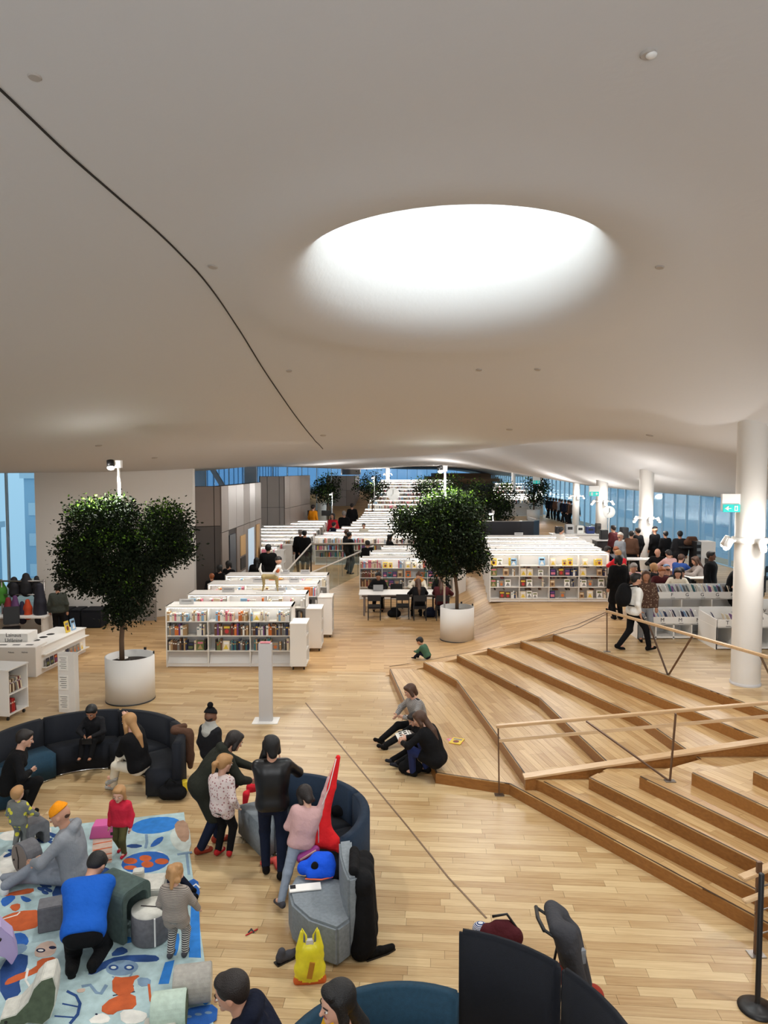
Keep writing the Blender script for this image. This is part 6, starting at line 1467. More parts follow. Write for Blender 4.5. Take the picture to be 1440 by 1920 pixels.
q = P(940, 1762); blob_thing('backpack', 'maroon backpack with a striped cloth lying behind the tall dark screen', 'backpack', (q.x - .05, q.y - .05, 0), [((-.1, 0, .1), (.16, -.05, .1), .10), ((0, 0, .16), (.1, 0, .16), .08)], cloth('nylon_maroon', (74, 26, 32)), extra=lambda t: (MB().ball((-.17, .05, .12), (.09, .08, .07)).build('cloth', cloth('cloth_stripe_blue', (210, 212, 216), stripe=(40, 60, 110), scale=30), t), MB().tube([(-.05, .04, .26), (.1, .02, .3), (.24, -.04, .12)], .014, 8).build('strap', M_black, t)))
q = D(770, 1890, 5.0); blob_thing('bag', 'denim bag with pale looped straps on the bottom dark sofa', 'bag', (.27, 5.1, .44), [((-.08, 0, .1), (.08, 0, .1), .10)], c_jeanl, extra=lambda t: [MB().tube([(s_*.09, -.02, .15), (s_*.09 + .01, -.03, .34), (s_*.09 + .06, -.02, .36), (s_*.09 + .08, 0, .16)], .008, 8).build('strap', mat('strap_pale', (176, 200, 204), .6), t) for s_ in (-1, 1)])
# black bag by the readers
q = P(786, 1452); blob_thing('bag', 'black bag between the feet of the readers at the first step', 'bag', (q.x - .12, q.y + .05, 0), [((-.12, 0, .1), (.08, 0, .1), .10), ((-.06, .02, .2), (.04, .02, .2), .06)], c_black)
# --- signs
q = P(499, 1352); t = thing('sign_pillar', 'slim grey pillar sign on a white floor plate in the middle', 'sign', (q.x, q.y, 0))
hz_ = D(499, 1205, q.y).z
MB().box((0, 0, .008), (.50, .38, .016)).build('base_plate', M_white, t); MB().box((0, 0, hz_/2), (.26, .12, hz_ - .02)).build('pillar', M_greyw, t, .004); MB().box((0, 0, hz_ + .008), (.2, .1, .02)).build('top_label', mat('label_pink', (226, 140, 150), .6), t)
q = P(130, 1334); t = thing('sign_pillar', 'white notice panel with printed sheets left of the left tree planter', 'sign', (q.x, q.y, 0), -.12)
hz_ = D(130, 1224, q.y).z; MB().box((0, 0, hz_/2), (.36, .16, hz_)).build('panel', M_white2, t, .004)
for k in range(3):
    s = MB().box((-.06, -.085, hz_*.84 - k*.40), (.20, .008, .30)).build('sheet', M_paper, t); b = MB()
    for j in range(6): b.box((-.06 + (.01 if j % 2 else 0), -.091, hz_*.84 - k*.40 + .11 - j*.042), (.15 if j % 2 == 0 else .11, .002, .008))
    tag(b.build('print', M_ink, s), kind='stuff')
# ------------------------------------------------------------------ left desk area, reading table, rails, counter
rb = random.Random(21)
x0 = P(26, 1350).x; y0 = P(26, 1350).y; hh = D(26, 1256, y0).z
t = thing('book_cart', 'white shelf cart with leaning books at the left edge before the notice panel', 'book cart', (x0 - .75, y0, 0), -8*DEG)
MB().box((.35, .012, hh/2 + .05), (.74, .024, hh - .1)).build('end_panel', M_shelf, t); MB().box((.35, .60, hh/2 + .05), (.74, .024, hh - .1)).build('end_panel', M_shelf, t); MB().box((.02, .3, hh/2 + .05), (.02, .58, hh - .1)).build('back_panel', M_back, t)
for z in (.12, .52): MB().box((.36, .3, z), (.7, .58, .025)).build('shelf', M_shelf, t)
MB().box((.36, .3, hh + .01), (.76, .64, .03)).build('top_board', M_shelf, t, .005)
for wx in (.1, .65): MB().tube([(wx - .015, .06, .035), (wx + .015, .06, .035)], .035, 12).build('wheel', M_black, t); MB().tube([(wx - .015, .55, .035), (wx + .015, .55, .035)], .035, 12).build('wheel', M_black, t)
Mc = Matrix.Translation((x0 - .75, y0, 0)) @ Matrix.Rotation(-8*DEG, 4, 'Z') @ Matrix.Translation((.72, 0, 0)) @ Matrix.Rotation(PI/2, 4, 'Z')
n_books = min(n_books, 276)
for k, zz in enumerate((.54, .14)):
    for j in range(9 if k == 0 else 5):
        mi = rb.choice([1, 0, 12, 2, 13, 6]); put_book(Mc, .05 + .05*j, .04, zz, .035, .2, .26, mi, '%s book, %s from left on the %s shelf of the left edge cart' % (BC[mi][0], ORD[j], 'upper' if k == 0 else 'lower'), 'books on the left edge cart', False, -.18 if j > 3 else 0)
# display counter
ca_, cb_ = P(80, 1263), P(162, 1222); hc_ = D(162, 1178, cb_.y).z
dv = Vector((cb_.x - ca_.x, cb_.y - ca_.y, 0)); Ld = dv.length; ang = math.atan2(dv.y, dv.x)
t = thing('display_counter', 'long low white display counter with two rows of leaflets left of tree', 'counter', (ca_.x, ca_.y, 0), ang)
MB().box((Ld/2, .42, hc_/2), (Ld, .8, hc_)).build('body', M_shelf, t, .006); MB().box((Ld/2, .42, hc_ + .012), (Ld + .03, .86, .024)).build('top', M_white, t)
for z in (.14, .46): MB().box((Ld/2, -.03, z), (Ld, .12, .02)).build('ledge', M_shelf, t)
for k, z in enumerate((.15, .47)):
    for j in range(11 if k == 0 else 6):
        mi = rb.choice([1, 12, 0, 5, 5, 2]) if k == 0 else (1, 9, 1, 5, 5, 2)[j]; xx = .08 + (.18*j if k == 0 else .32*j + .0)
        put_book(Matrix.Translation((ca_.x, ca_.y, 0)) @ Matrix.Rotation(ang, 4, 'Z'), xx, -.07, z, .13, .01, .2, mi, '%s leaflet, %s from left in the %s row of the white display counter' % (BC[mi][0], ORD[j], 'lower' if k == 0 else 'upper'), 'leaflets on the white display counter', True, -.1)
for j, (dx, lb) in enumerate(((Ld*.66, 'yellow and white book standing on the display counter'), (Ld*.80, 'pale blue book standing on the display counter'))):
    o = link('book', CB[(9, 14)[j]]); o.matrix_world = Matrix.Translation((ca_.x, ca_.y, 0)) @ Matrix.Rotation(ang, 4, 'Z') @ Matrix.Translation((dx, .15, hc_ + .03)) @ Matrix.Rotation(-.2, 4, 'X') @ Matrix.Diagonal((.2, .02, .3, 1)); tag(o, lb, 'book')
for j in range(4): tt = thing('desk_grommet', 'round black opening in display counter top, %s of four from the front' % ORD[j], 'opening', Vector((ca_.x, ca_.y, hc_ + .026)) + Matrix.Rotation(ang, 3, 'Z') @ Vector((.25 + .33*j, .5, 0)), 0, 'round openings in the display counter'); MB().lathe([(.0, .004), (.09, .004), (.10, 0)], 20).build('ring', M_black, tt)
# lending desk
qx = D(0, 1200, 16.9).x
t = thing('lending_desk', 'white lending desk with lettering and return slots at the left edge', 'desk', (qx - .6, 16.9, 0)); wd = D(66, 1200, 16.9).x - qx + .6
MB().box((wd/2, .3, .36), (wd, .6, .72)).build('body', M_shelf, t, .006); MB().box((wd/2 - .45, .8, .46), (wd, .5, .92)).build('upstand', M_shelf, t, .006)
for j in range(3): b = MB(); b.box((wd - .9 + .32*j, .25, .722), (.17, .08, .004)); b.build('slot', M_black, t)
text_mesh('lettering', 'Lainaus\nUtlåning', .13, M_ink, t, (wd - .80, .548, .82), (PI/2, 0, 0))
for j, s in enumerate(('Muut', 'Palauta', 'Helmet')): text_mesh('lettering', s, .05, M_ink, t, (wd - .9 + .32*j, -.003, .60), (PI/2, 0, 0))
# service desk, office chair
q = P(12, 1205); t = thing('service_desk', 'white service desk with small items at the far left', 'desk', (P(5, 1215).x - .5, P(5, 1215).y + .6, 0))
MB().box((.6, .4, .72), (1.6, .8, .04)).build('top', M_shelf, t); MB().box((.6, .75, .36), (1.5, .04, .7)).build('panel', M_shelf, t); MB().box((1.3, .4, .35), (.05, .7, .7)).build('leg', M_shelf, t); MB().box((0, .4, .35), (.05, .7, .7)).build('leg', M_shelf, t)
dl = t.location
tb = thing('bottle', 'white pump bottle on the service desk', 'bottle', (dl.x + .95, dl.y + .4, .74)); MB().lathe([(.0, 0), (.045, 0), (.045, .16), (.015, .19), (.015, .23), (0, .23)], 16).build('bottle_body', M_white, tb)
oc = thing('office_chair', 'black office chair in front of the service desk', 'chair', (dl.x + .62, dl.y - .35, 0), .4)
MB().box((0, 0, .48), (.46, .44, .08)).build('seat', M_black, oc, .02); MB().box((0, .22, .82), (.42, .07, .5), rot=Matrix.Rotation(-.15, 3, 'X')).build('backrest', M_black, oc, .02); MB().tube([(0, 0, .1), (0, 0, .45)], .03, 10).build('stem', M_black, oc)
for j in range(5): a = j*2*PI/5; MB().tube([(0, 0, .1), (.26*math.cos(a), .26*math.sin(a), .05)], .02, 8).build('leg', M_black, oc)
# dark benches
for i, (pl, pr, lb) in enumerate(((64, 128, 'long dark upholstered bench at the foot of the white wall'), (130, 150, 'middle dark upholstered bench by the white wall'), (152, 189, 'dark upholstered cube bench nearest the left tree'))):
    a, b = D(pl, 1175, 22.2), D(pr, 1175, 22.2); t = thing('bench', lb, 'bench', (a.x, 22.2, 0)); w = b.x - a.x
    MB().box((w/2, .35, .26), (w, .7, .5)).build('body', f_navyd, t, .02); MB().box((w/2, .35, .535), (w - .02, .68, .06)).build('cushion', f_navyd, t, .02)
# coat rack
rk = thing('coat_rack', 'coat rack crowded with jackets beside the left window', 'coat rack', (D(45, 1170, 20.8).x, 20.8, 0))
for sx in (-.62, .62): MB().tube([(sx, 0, 0), (sx, 0, 1.75)], .025, 10).build('post', M_steel, rk); MB().box((sx, 0, .02), (.06, .5, .04)).build('foot', M_steel, rk)
MB().tube([(-.65, 0, 1.7), (.65, 0, 1.7)], .025, 10).build('rail', M_steel, rk); MB().tube([(-.65, 0, 1.3), (.65, 0, 1.3)], .02, 10).build('rail', M_steel, rk)
rx0 = rk.location.x
for dx, zt_, zb, w, c, lb in ((-.72, 1.75, 1.05, .2, (64, 130, 40), 'green jacket at the left end of the coat rack'), (-.38, 1.3, .5, .13, (128, 34, 44), 'dark red padded coat on the lower rail of the coat rack'), (-.18, 1.36, .55, .12, (96, 60, 104), 'purple padded coat on the lower rail of the coat rack'),
        (.18, 1.25, .6, .12, (190, 66, 26), 'orange padded coat on the lower rail of the coat rack'), (-.3, 1.85, 1.25, .16, (26, 26, 32), 'black jacket high on the coat rack left of centre'), (.05, 1.95, 1.3, .18, (22, 22, 26), 'black jacket bulging on top of the coat rack'),
        (.36, 1.9, 1.2, .12, (24, 24, 28), 'black hooded jacket near the right post of the coat rack'), (.55, 1.7, .5, .17, (28, 28, 40), 'long dark coat hanging at the right end of the coat rack'), (0.02, 1.2, .45, .1, (34, 34, 60), 'dark blue coat behind the orange one on the coat rack')):
    blob_thing('coat', lb, 'coat', (rx0 + dx, 20.8 + (.09 if zb > 1 else -.12), 0), [((0, 0, zt_ - .12), (.02, 0, (zt_ + zb)/2), w*.55, w*.85), ((.02, 0, (zt_ + zb)/2), (0, .02, zb + .1), w*.85, w), ((-w*.5, 0, zt_ - .25), (-w*.9, -.02, zb + .3), w*.35)], mat('coat_%d_%d_%d' % c, c, .8), .022, .05)
# reading table and chairs
M_tt = mat('table_white', (232, 230, 226), .4); M_tap = mat('table_taupe', (112, 100, 94), .6); M_chair = mat('chair_black', (20, 20, 22), .5)
t = thing('reading_table', 'long white reading table in front of the rounded bookcase', 'table', (.75, 24.5, 0))
MB().box((0, 0, .735), (3.2, 1.0, .035)).build('tabletop', M_tt, t, .005); MB().box((0, 0, .68), (3.0, .84, .07)).build('apron', M_tap, t)
for a, b in ((-1, -1), (1, -1), (-1, 1), (1, 1)): MB().box((a*1.42, b*.38, .34), (.06, .06, .68)).build('leg', M_tap, t)
def chair(label, x, y, z, rz, group=None, m=None):
    m = m or M_chair; t = thing('chair', label, 'chair', (x, y, z), rz, group)
    MB().box((0, 0, .45), (.44, .42, .03)).build('seat', m, t, .008); MB().box((0, -.20, .74), (.44, .025, .20)).build('backrest', m, t, .008)
    for a, b in ((-1, -1), (1, -1), (-1, 1), (1, 1)): MB().box((a*.2, b*.19, .22 if b > 0 else .39), (.03, .03, .44 if b > 0 else .78)).build('leg', m, t)
    MB().box((0, 0, .40), (.38, .36, .04)).build('seat_frame', m, t); return t
for x, y, rz, lb in ((-.32, 23.55, 0, 'empty black chair at the left front of the reading table'), (.62, 23.7, 0, 'black chair pushed under the middle of the reading table'), (1.18, 23.5, 0, 'black chair of the long haired reader at the table'), (1.92, 23.5, 0, 'black chair of the reader in maroon at the table'),
        (.45, 25.5, PI, 'empty black chair on the far side of the reading table'), (-.2, 25.5, PI, 'black chair of the man with the laptop'), (1.25, 25.5, PI, 'black chair of the woman in white at the table'), (1.95, 25.5, PI, 'black chair of the man in black at the table')): chair(lb, x, y, 0, rz, 'black chairs around the reading table')
def seat(label, x, y, z, rz, h=1.68, **kw):
    hp = .50/h; kw.setdefault('lean', .15); kw.setdefault('head', (.4, 0, 0)); kw.setdefault('lod', 2)
    kw.setdefault('hands', ((-.07, .24, .48), (.09, .24, .48))); kw.setdefault('elbows', ((-1, -.2, -.5), (1, -.2, -.5)))
    return person(label, (x, y, z), rz, h, kw.pop('skin', 'light'), kw.pop('hair', 'dark'), kw.pop('style', 'short'), kw.pop('top', c_black), kw.pop('pants', c_black), kw.pop('shoe', s_black), kw.pop('head_k', 1.0), pelvis=(0, -.02, hp + .02), feet=((-.08, .26, .045), (.09, .24, .045)), knees=((0, 1, .6), (0, 1, .6)), **kw)
seat('man in black with glasses working on a laptop at the reading table', -.2, 25.3, 0, PI, skin='tan', hair='black')
seat('woman in white jacket and orange scarf at far side of reading table', 1.25, 25.3, 0, PI - .3, hair='brown', style='bun', top=c_cream, shawl=cloth('scarf_orange', (196, 134, 60)))
seat('man in black sweater at the far right side of the reading table', 1.98, 25.3, 0, PI + .2, hair='dark')
seat('reader with very long light brown hair seated at the near side of the table', 1.15, 23.62, 0, .15, hair='brown', style='long')
seat('reader in dark maroon with a fringe of brown hair, near right of the table', 1.9, 23.62, 0, -.25, hair='brown', style='long', top=c_mar, fat=1.12)
t = thing('laptop', 'open grey laptop on the reading table', 'laptop', (-.2, 24.72, .753), 0); MB().box((0, .0, .008), (.34, .23, .016)).build('base', M_steel, t); MB().box((0, -.12, .12), (.34, .012, .22), rot=Matrix.Rotation(.2, 3, 'X')).build('lid', mat('laptop_lid', (150, 150, 152), .4, .5), t)
for x, lb in ((.35, 'black bag on the floor under the left part of the reading table'), (1.55, 'dark blue bag on the floor between two readers')): blob_thing('bag', lb, 'bag', (x if x < 1 else x, 23.9, 0), [((-.12, 0, .12), (.1, 0, .12), .12), ((-.05, 0, .25), (.05, 0, .26), .08)], c_navy if x > 1 else c_black, .02)
# glass rail of the stairwell
t = thing('glass_balustrade', 'glass balustrade with pale handrails around the stairwell before the central bookcases', 'balustrade', (0, 0, 0))
A0_ = D(527, 1083, 26.5); A1_ = D(583, 1020, 33); A2_ = D(700, 1019, 33.2); B0_ = D(556, 1086, 26.0); B1_ = D(700, 1024, 32)
for a, b in ((A0_, A1_), (A1_, A2_), (B0_, B1_)): MB().tube([a, b], .035, 10).build('handrail', mat('rail_pale', (206, 198, 186), .4), t)
def gpanel(a, b, n, drop):
    for i in range(n):
        p, q = a.lerp(b, i/n), a.lerp(b, (i + 1)/n - .01); mb = MB(); d = (q - p).normalized(); nn = Vector((0, 0, 1)).cross(d).normalized()*.012
        vs = [p + nn, q + nn, Vector((q.x, q.y, max(0.02, q.z - drop))) + nn, Vector((p.x, p.y, max(0.02, p.z - drop))) + nn, p - nn, q - nn, Vector((q.x, q.y, max(0.02, q.z - drop))) - nn, Vector((p.x, p.y, max(0.02, p.z - drop))) - nn]
        mb.add(vs, [(0, 1, 2, 3), (7, 6, 5, 4), (0, 4, 5, 1), (1, 5, 6, 2), (2, 6, 7, 3), (3, 7, 4, 0)]); mb.build('pane', G_clear, t)
gpanel(A1_, A2_, 4, .95); gpanel(A0_, A1_, 5, .95); gpanel(B0_, B1_, 6, .98)
MB().bar(A1_, (A1_.x, A1_.y, 0), .06).build('post', M_black, t)
for k in range(1, 5): p = A1_.lerp(A2_, k/4); MB().bar(p, (p.x, p.y, 0), .025).build('post', M_steel, t)
# sculpture on the second bookcase
q = Vector((D(508, 1130, yA[0] + .3).x, yA[0] + .3, hA + .02)); t = thing('sculpture', 'golden four legged sculpture with a dark haired head on the second bookcase', 'sculpture', q)
B = Blob(.012, .03); B.cap((-.2, 0, .42), (.16, 0, .40), .07, .075); 
for x, y in ((-.2, -.05), (-.2, .05), (.16, -.05), (.17, .05)): B.cap((x, y, .4), (x + .01, y, .2), .045, .025); B.cap((x + .01, y, .2), (x + (.05 if x > 0 else -.03), y, .0), .025, .016)
link('hind_body', B.mesh('hind_body', [mat('gold_matt', (168, 148, 98), .6)]), None, t)
B = Blob(.012, .03); B.cap((.18, 0, .42), (.22, 0, .68), .07, .085); B.cap((.2, -.08, .7), (.1, -.14, .55), .03); B.cap((.2, .08, .7), (.3, .1, .55), .03); link('torso', B.mesh('torso', [M_white]), None, t)
B = Blob(.012, .02); B.cap((-.24, 0, .45), (-.3, 0, .62), .03, .035); B.cap((-.3, 0, .62), (-.26, 0, .78), .035, .012); link('tail', B.mesh('tail', [M_white]), None, t)
MB().ball((.22, 0, .86), .09, 14, 10).build('head', SKIN['fair'], t); MB().ball((.215, .02, .90), (.10, .11, .09), 14, 10).build('hair', HAIR['black'], t); MB().ball((.2, -.07, .6), (.06, .03, .07)).build('ornament', mat('terracotta', (196, 104, 62), .7), t)
MB().box((0, 0, 0), (.75, .4, .03)).build('stand', M_white, t)
# clocks and exit signs
def clock(label, px, py, y, r, zf):
    c = D(px, py, y); t = thing('clock', label, 'clock', (c.x, y, zf))
    MB().tube([(0, 0, 0), (0, 0, c.z - zf - r)], .03, 10).build('pole', M_white, t); MB().tube([(0, -.05, c.z - zf), (0, .05, c.z - zf)], r, 28).build('face', mat('clock_glow', (250, 250, 244), .5, emit=.5), t)
    MB().bar((0, -.06, c.z - zf), (0, -.06, c.z - zf + r*.7), .03, .01).build('hand', M_black, t); MB().bar((0, -.06, c.z - zf), (-r*.4, -.06, c.z - zf - r*.4), .035, .01).build('hand', M_black, t)
clock('round white clock on a pole above the central bookcases', 737, 926, 46, .40, 0); clock('round white clock beside the third white column', 1142, 960, 32, .26, TOP)
M_exit = mat('exit_teal', (24, 168, 160), .5, emit=.7); 
def exit_sign(label, px, py, y, w, arrow=-1):
    c = D(px, py, y); t = thing('exit_sign', label, 'exit sign', (c.x, y, c.z)); h = w*.46
    MB().box((0, .03, h*.75), (w*1.08, .06, h*2.2)).build('housing', M_white, t); MB().box((0, -.01, 0), (w, .02, h)).build('panel', M_exit, t)
    s = 1 if arrow > 0 else -1; b = MB(); b.bar((s*.05*w, -.025, 0), (s*.36*w, -.025, 0), .03*w/.3, .01); b.extr([(s*.20*w, .14*w), (s*.42*w, 0), (s*.20*w, -.14*w)], (0, -.02, 0), (1, 0, 0), (0, 0, 1), (0, -1, 0), .01); b.build('arrow', M_paper, t)
    b = MB(); b.box((-s*.25*w, -.025, .0), (.2*w, .01, .3*w)); b.m = 1; b.box((-s*.25*w, -.033, .06*w), (.06*w, .008, .07*w)); b.box((-s*.25*w, -.033, -.04*w), (.08*w, .008, .12*w)); b.build('door_symbol', [M_paper, M_exit], t)
exit_sign('teal exit sign with a left arrow beside the nearest column', 1371, 953, 12.9, .30, -1); exit_sign('small teal exit sign left of the third white column', 1114, 926, 31, .40, 1); exit_sign('tiny teal exit sign above the far right tree', 1006, 904, 54, .5, -1)
# black counter
t = thing('stairwell_parapet', 'dark curved parapet with a bright rim behind the right hand bookcases', 'parapet', (0, 0, .55))
xl, xr = D(900, 975, 34.5).x, D(1022, 975, 34.5).x; zt_ = D(960, 978, 34.5).z - .55
pl = [(xl - 3, 34.5), (xr - 1.2, 34.5), (xr - .5, 34.7), (xr - .12, 35.2), (xr, 35.9), (xr, 38)]; inn = [(x - (.0 if i < 1 else .12), y + .12) for i, (x, y) in enumerate(pl)]; inn[-1] = (xr - .14, 38)
MB().prism(pl + inn[::-1], 0, zt_).build('wall', mat('parapet_dark', (16, 18, 30), .4), t); MB().prism([(x + .01, y - .01) for x, y in pl] + inn[::-1], zt_, zt_ + .03).build('rim', M_steel, t)
# ------------------------------------------------------------------ record bins, cafe, people farther away
def stand(label, x, y, z, rz, h=1.72, **kw):
    kw.setdefault('lod', 2)
    return person(label, (x, y, z), rz, h, kw.pop('skin', 'light'), kw.pop('hair', 'dark'), kw.pop('style', 'short'), kw.pop('top', c_black), kw.pop('pants', c_black), kw.pop('shoe', s_black), kw.pop('head_k', 1.0), **kw)
def bin_row(label, x0, x1, y, z, zp, dep, letters, n, sleeves, group=None, sides=True):
    """a row of browser bins: front panel with letters at height zp, cubbies below"""
    w = x1 - x0; t = thing('record_bin', label, 'record bin', (x0, y, z), 0, group); hp = .17
    MB().box((w/2, .01, zp - hp/2), (w, .02, hp)).build('front_panel', M_shelf, t); MB().box((w/2, dep/2, zp - hp), (w, dep, .02)).build('tray', M_shelf, t); MB().box((w/2, dep, zp - .02), (w, .02, hp + .1)).build('rear_panel', M_shelf, t)
    for i in range(n + 1): MB().box((w*i/n, dep/2, (zp - hp)/2), (.03, dep, zp - hp)).build('divider', M_shelf, t)
    for sx in (0, w): MB().extr([(0, 0), (dep, 0), (dep, zp + .05), (0, zp)], (sx - .012, 0, 0), (0, 1, 0), (0, 0, 1), (1, 0, 0), .024).build('side_panel', M_shelf, t)
    MB().box((w/2, dep - .03, (zp - hp)/2), (w, .02, zp - hp)).build('back_panel', M_back, t); MB().box((w/2, dep/2, .04), (w, dep, .04)).build('plinth', M_shelf, t)
    for i, l in enumerate(letters):
        xx = w*(i + .35)/len(letters); text_mesh('lettering', l, .12, M_ink, t, (xx, -.004, zp - .07), (PI/2, 0, 0)); MB().box((xx + .02, -.003, zp - .145), (.10, .003, .008)).build('print', M_ink, t)
    return t
SW = {}
def ORDN(i): return (['leftmost', 'second', 'third', 'fourth', 'fifth', 'sixth', 'seventh', 'eighth', 'ninth', 'tenth', 'eleventh', 'twelfth', 'thirteenth', 'fourteenth', 'fifteenth', 'sixteenth', 'seventeenth', 'eighteenth', 'nineteenth'] + ['twentieth'] + ['twenty-' + x for x in ('first', 'second', 'third', 'fourth', 'fifth', 'sixth', 'seventh', 'eighth', 'ninth')] + ['thirtieth'] + ['thirty-' + x for x in ('first', 'second', 'third', 'fourth', 'fifth')])[i]
sleeve_me = [MB().box((0, 0, .11), (.14, .012, .20)).mesh('record_sleeve', BM_[i]) for i in (4, 1, 12, 5, 14, 7, 10, 6, 2)]
for me_, i_ in zip(sleeve_me, (4, 1, 12, 5, 14, 7, 10, 6, 2)): SW[me_.name_full] = BC[i_][0]
def sleeves(x0, x1, y0, y1, z, n, lb, grp, rnd):
    for i in range(n):
        o = link('record_sleeve', rnd.choice(sleeve_me)); o.location = (x0 + (x1 - x0)*(i + .5)/n, rnd.uniform(y0, y1), z); o.rotation_euler = (-.35 + rnd.uniform(-.15, .1), 0, PI/2*.9 + rnd.uniform(-.2, .2)); tag(o, '%s %s sleeve in the %s' % (SW[o.data.name_full], ORDN(i), lb), 'record sleeve', grp)
rr = random.Random(4); yM = P(1270, 1198, TOP).y
zM = D(1270, 1157, yM).z - TOP; xa, xb = D(1196, 1198, yM).x, D(1330, 1198, yM).x
bin_row('white record bin row marked M in front of the cafe', xa, xb, yM, TOP, zM, .6, ['M', 'M', 'M', 'M'], 4, 0)
sleeves(xa + .1, xb - .1, yM + .15, yM + .45, TOP + zM - .10, 26, 'record bins marked M', 'sleeves in the bins marked M', rr)
yF = yM + 1.2; zF = D(1300, 1110, yF).z - TOP; xa2, xb2 = D(1222, 1110, yF).x, D(1392, 1110, yF).x
bin_row('white record bin row marked F, G and H behind the M row', xa2, xb2, yF, TOP, zF, .6, ['F', 'F', 'G', 'G', 'G', 'H'], 3, 0)
sleeves(xa2 + .1, xb2 - .15, yF + .12, yF + .45, TOP + zF - .08, 34, 'record bins marked F, G and H', 'sleeves in the bins marked F to H', rr)
yT = P(1365, 1218, TOP).y; xT = D(1343, 1218, yT).x; zT = D(1365, 1162, yT).z - TOP
bin_row('white record bin marked T beside the nearest column', xT, xT + 1.3, yT, TOP, zT, .9, ['T', 'T'], 3, 0)
sleeves(xT + .1, xT + 1.2, yT + .15, yT + .5, TOP + zT - .11, 10, 'record bin marked T', 'sleeves in the bin marked T', rr)
xr_ = D(1420, 1200, 17.5).x; bin_row('white record bin partly hidden at the right edge of the picture behind column', xr_, xr_ + 1.2, 17.6, TOP, zM, .6, ['V', 'X'], 3, 0)
# standing shopper in black right of bins
# cafe: place people by their heads
def head_at(px, py, zh): 
    p = P(px, py, TOP + zh); return p
def cs(label, px, py, rz, **kw):
    p = head_at(px, py + 5, 1.20)
    if p.y < 19.0: p = D(px, py + 5, 19.0 + (px % 5)*.1)
    return seat(label, p.x, p.y, TOP, rz, **kw)
def ct(label, px, py, rz, zh=1.62, **kw):
    p = head_at(px, py + 5, zh); return stand(label, p.x, p.y, TOP, rz, zh + .1, **kw)
ct('tall man in dark grey jacket facing away by the glass wall', 1275, 996, -.2, top=c_dark, hair='black', coat=.5, lod=3)
ct('person in black with a dark cap standing right of the second column', 1228, 988, .5, top=c_black, beanie=c_black, lod=3)
ct('small dark figure standing close to the glass between two taller people', 1248, 996, .2, 1.5, lod=3)
ct('broad man in a long black coat standing by the cafe tables', 1333, 1036, -2.2, hair='black', skin='brown', coat=.9, fat=1.1)
ct('man in black leaning down at the right of the black coat', 1370, 1052, -2.0, 1.55, hair='brown', lean=.3, head=(.5, 0, 0), coat=.6, fat=1.05)
cs('bald man in black seated right of the second column', 1234, 1030, 2.6, style='bald')
cs('person in pale hooded top seated with back to us in the cafe', 1257, 1034, .2, top=c_pink, hair='dark')
cs('person in a blue top seated at the white cafe table', 1274, 1042, -.9, top=cloth('top_blue', (44, 74, 140)), hair='brown')
cs('woman in a grey cardigan seated at the right of the cafe table', 1311, 1046, 1.4, top=cloth('cardigan_grey', (146, 136, 130)), hair='brown', style='long')
cs('blond person seated just right of the second column', 1231, 1060, .4, hair='blond', style='bob')
cs('person with reddish hair looking towards the camera in the cafe', 1238, 1072, PI, hair='red', top=c_mar)
cs('person in a pale blue cap seated behind the record bins', 1254, 1078, .2, beanie=cloth('cap_blue', (130, 156, 190)), top=c_dark)
cs('woman with long hair and cream coat facing us behind the bins', 1270, 1080, PI - .3, hair='dark', style='long', top=c_cream)
cs('man in dark clothes bent over left of the cream coat', 1289, 1076, 1.9, top=c_black, lean=.4)
cs('man in a pink shirt seated left of the second column', 1186, 1058, PI, top=c_pink, hair='grey')
cs('woman with light brown bun behind the walking man', 1173, 1064, .4, top=c_brown, hair='blond', style='bun')
cs('blond person in a red jacket seated beyond the bookcases', 1163, 1034, .3, top=c_red, hair='blond')
cs('person with ginger hair beside the red jacket', 1155, 1026, PI - .3, hair='red', top=c_grey)
cs('man in a dark blue shirt leaning over a book right of the bookcases', 1134, 1026, -1.3, hair='dark', top=c_navy, skin='tan')
ct('figure in a long black coat standing at the end of the glowing bookcases', 1160, 1044, .2, 1.58, coat=.95, style='bob', hair='black', fat=1.1)
ct('barista in a white cap behind the third column', 1163, 1000, -1.2, 1.6, top=c_grey, beanie=c_white, lod=3)
ct('person in white behind the equipment counter', 1052, 989, -1.2, 1.55, top=c_white, hair='black', lod=3)
ct('dark dressed guest standing between third and second column', 1196, 990, .4, 1.6, top=c_black, lod=3); ct('guest in brown standing left of the second column', 1184, 996, -.6, 1.55, top=c_brown, lod=3)
ct('person in a dark jumper at the espresso machine', 1150, 985, .6, 1.6, top=c_mar, lod=3)
pA = P(1385, 1175, TOP)
# tables
def cafe_table(label, px, py, w, d, rz=0, z=.74):
    p = P(px, py, TOP + z); t = thing('cafe_table', label, 'table', (p.x, p.y, TOP), rz)
    MB().box((0, 0, z), (w, d, .03)).build('tabletop', M_tt, t, .005); MB().tube([(0, 0, .02), (0, 0, z)], .03, 10).build('stem', M_steel, t); MB().lathe([(.26, 0), (.26, .015), (.0, .03)], 20).build('base', M_steel, t)
cafe_table('white cafe table in front of the seated blue top', 1282, 1068, 1.0, .7); cafe_table('smaller white cafe table behind the bent man', 1308, 1082, .8, .6); cafe_table('white cafe table left of the nearest column', 1362, 1102, 1.0, .7); cafe_table('white cafe table right of the second column', 1236, 1048, 1.0, .6); cafe_table('white cafe table just behind the record sleeves', 1236, 1100, .9, .6); cafe_table('white table between the third and second columns', 1180, 1048, 1.2, .7)
def cafe_chair(lb, px, py, rz): p = P(px, py, TOP + .4); chair(lb, p.x, p.y, TOP, rz, 'black cafe chairs')
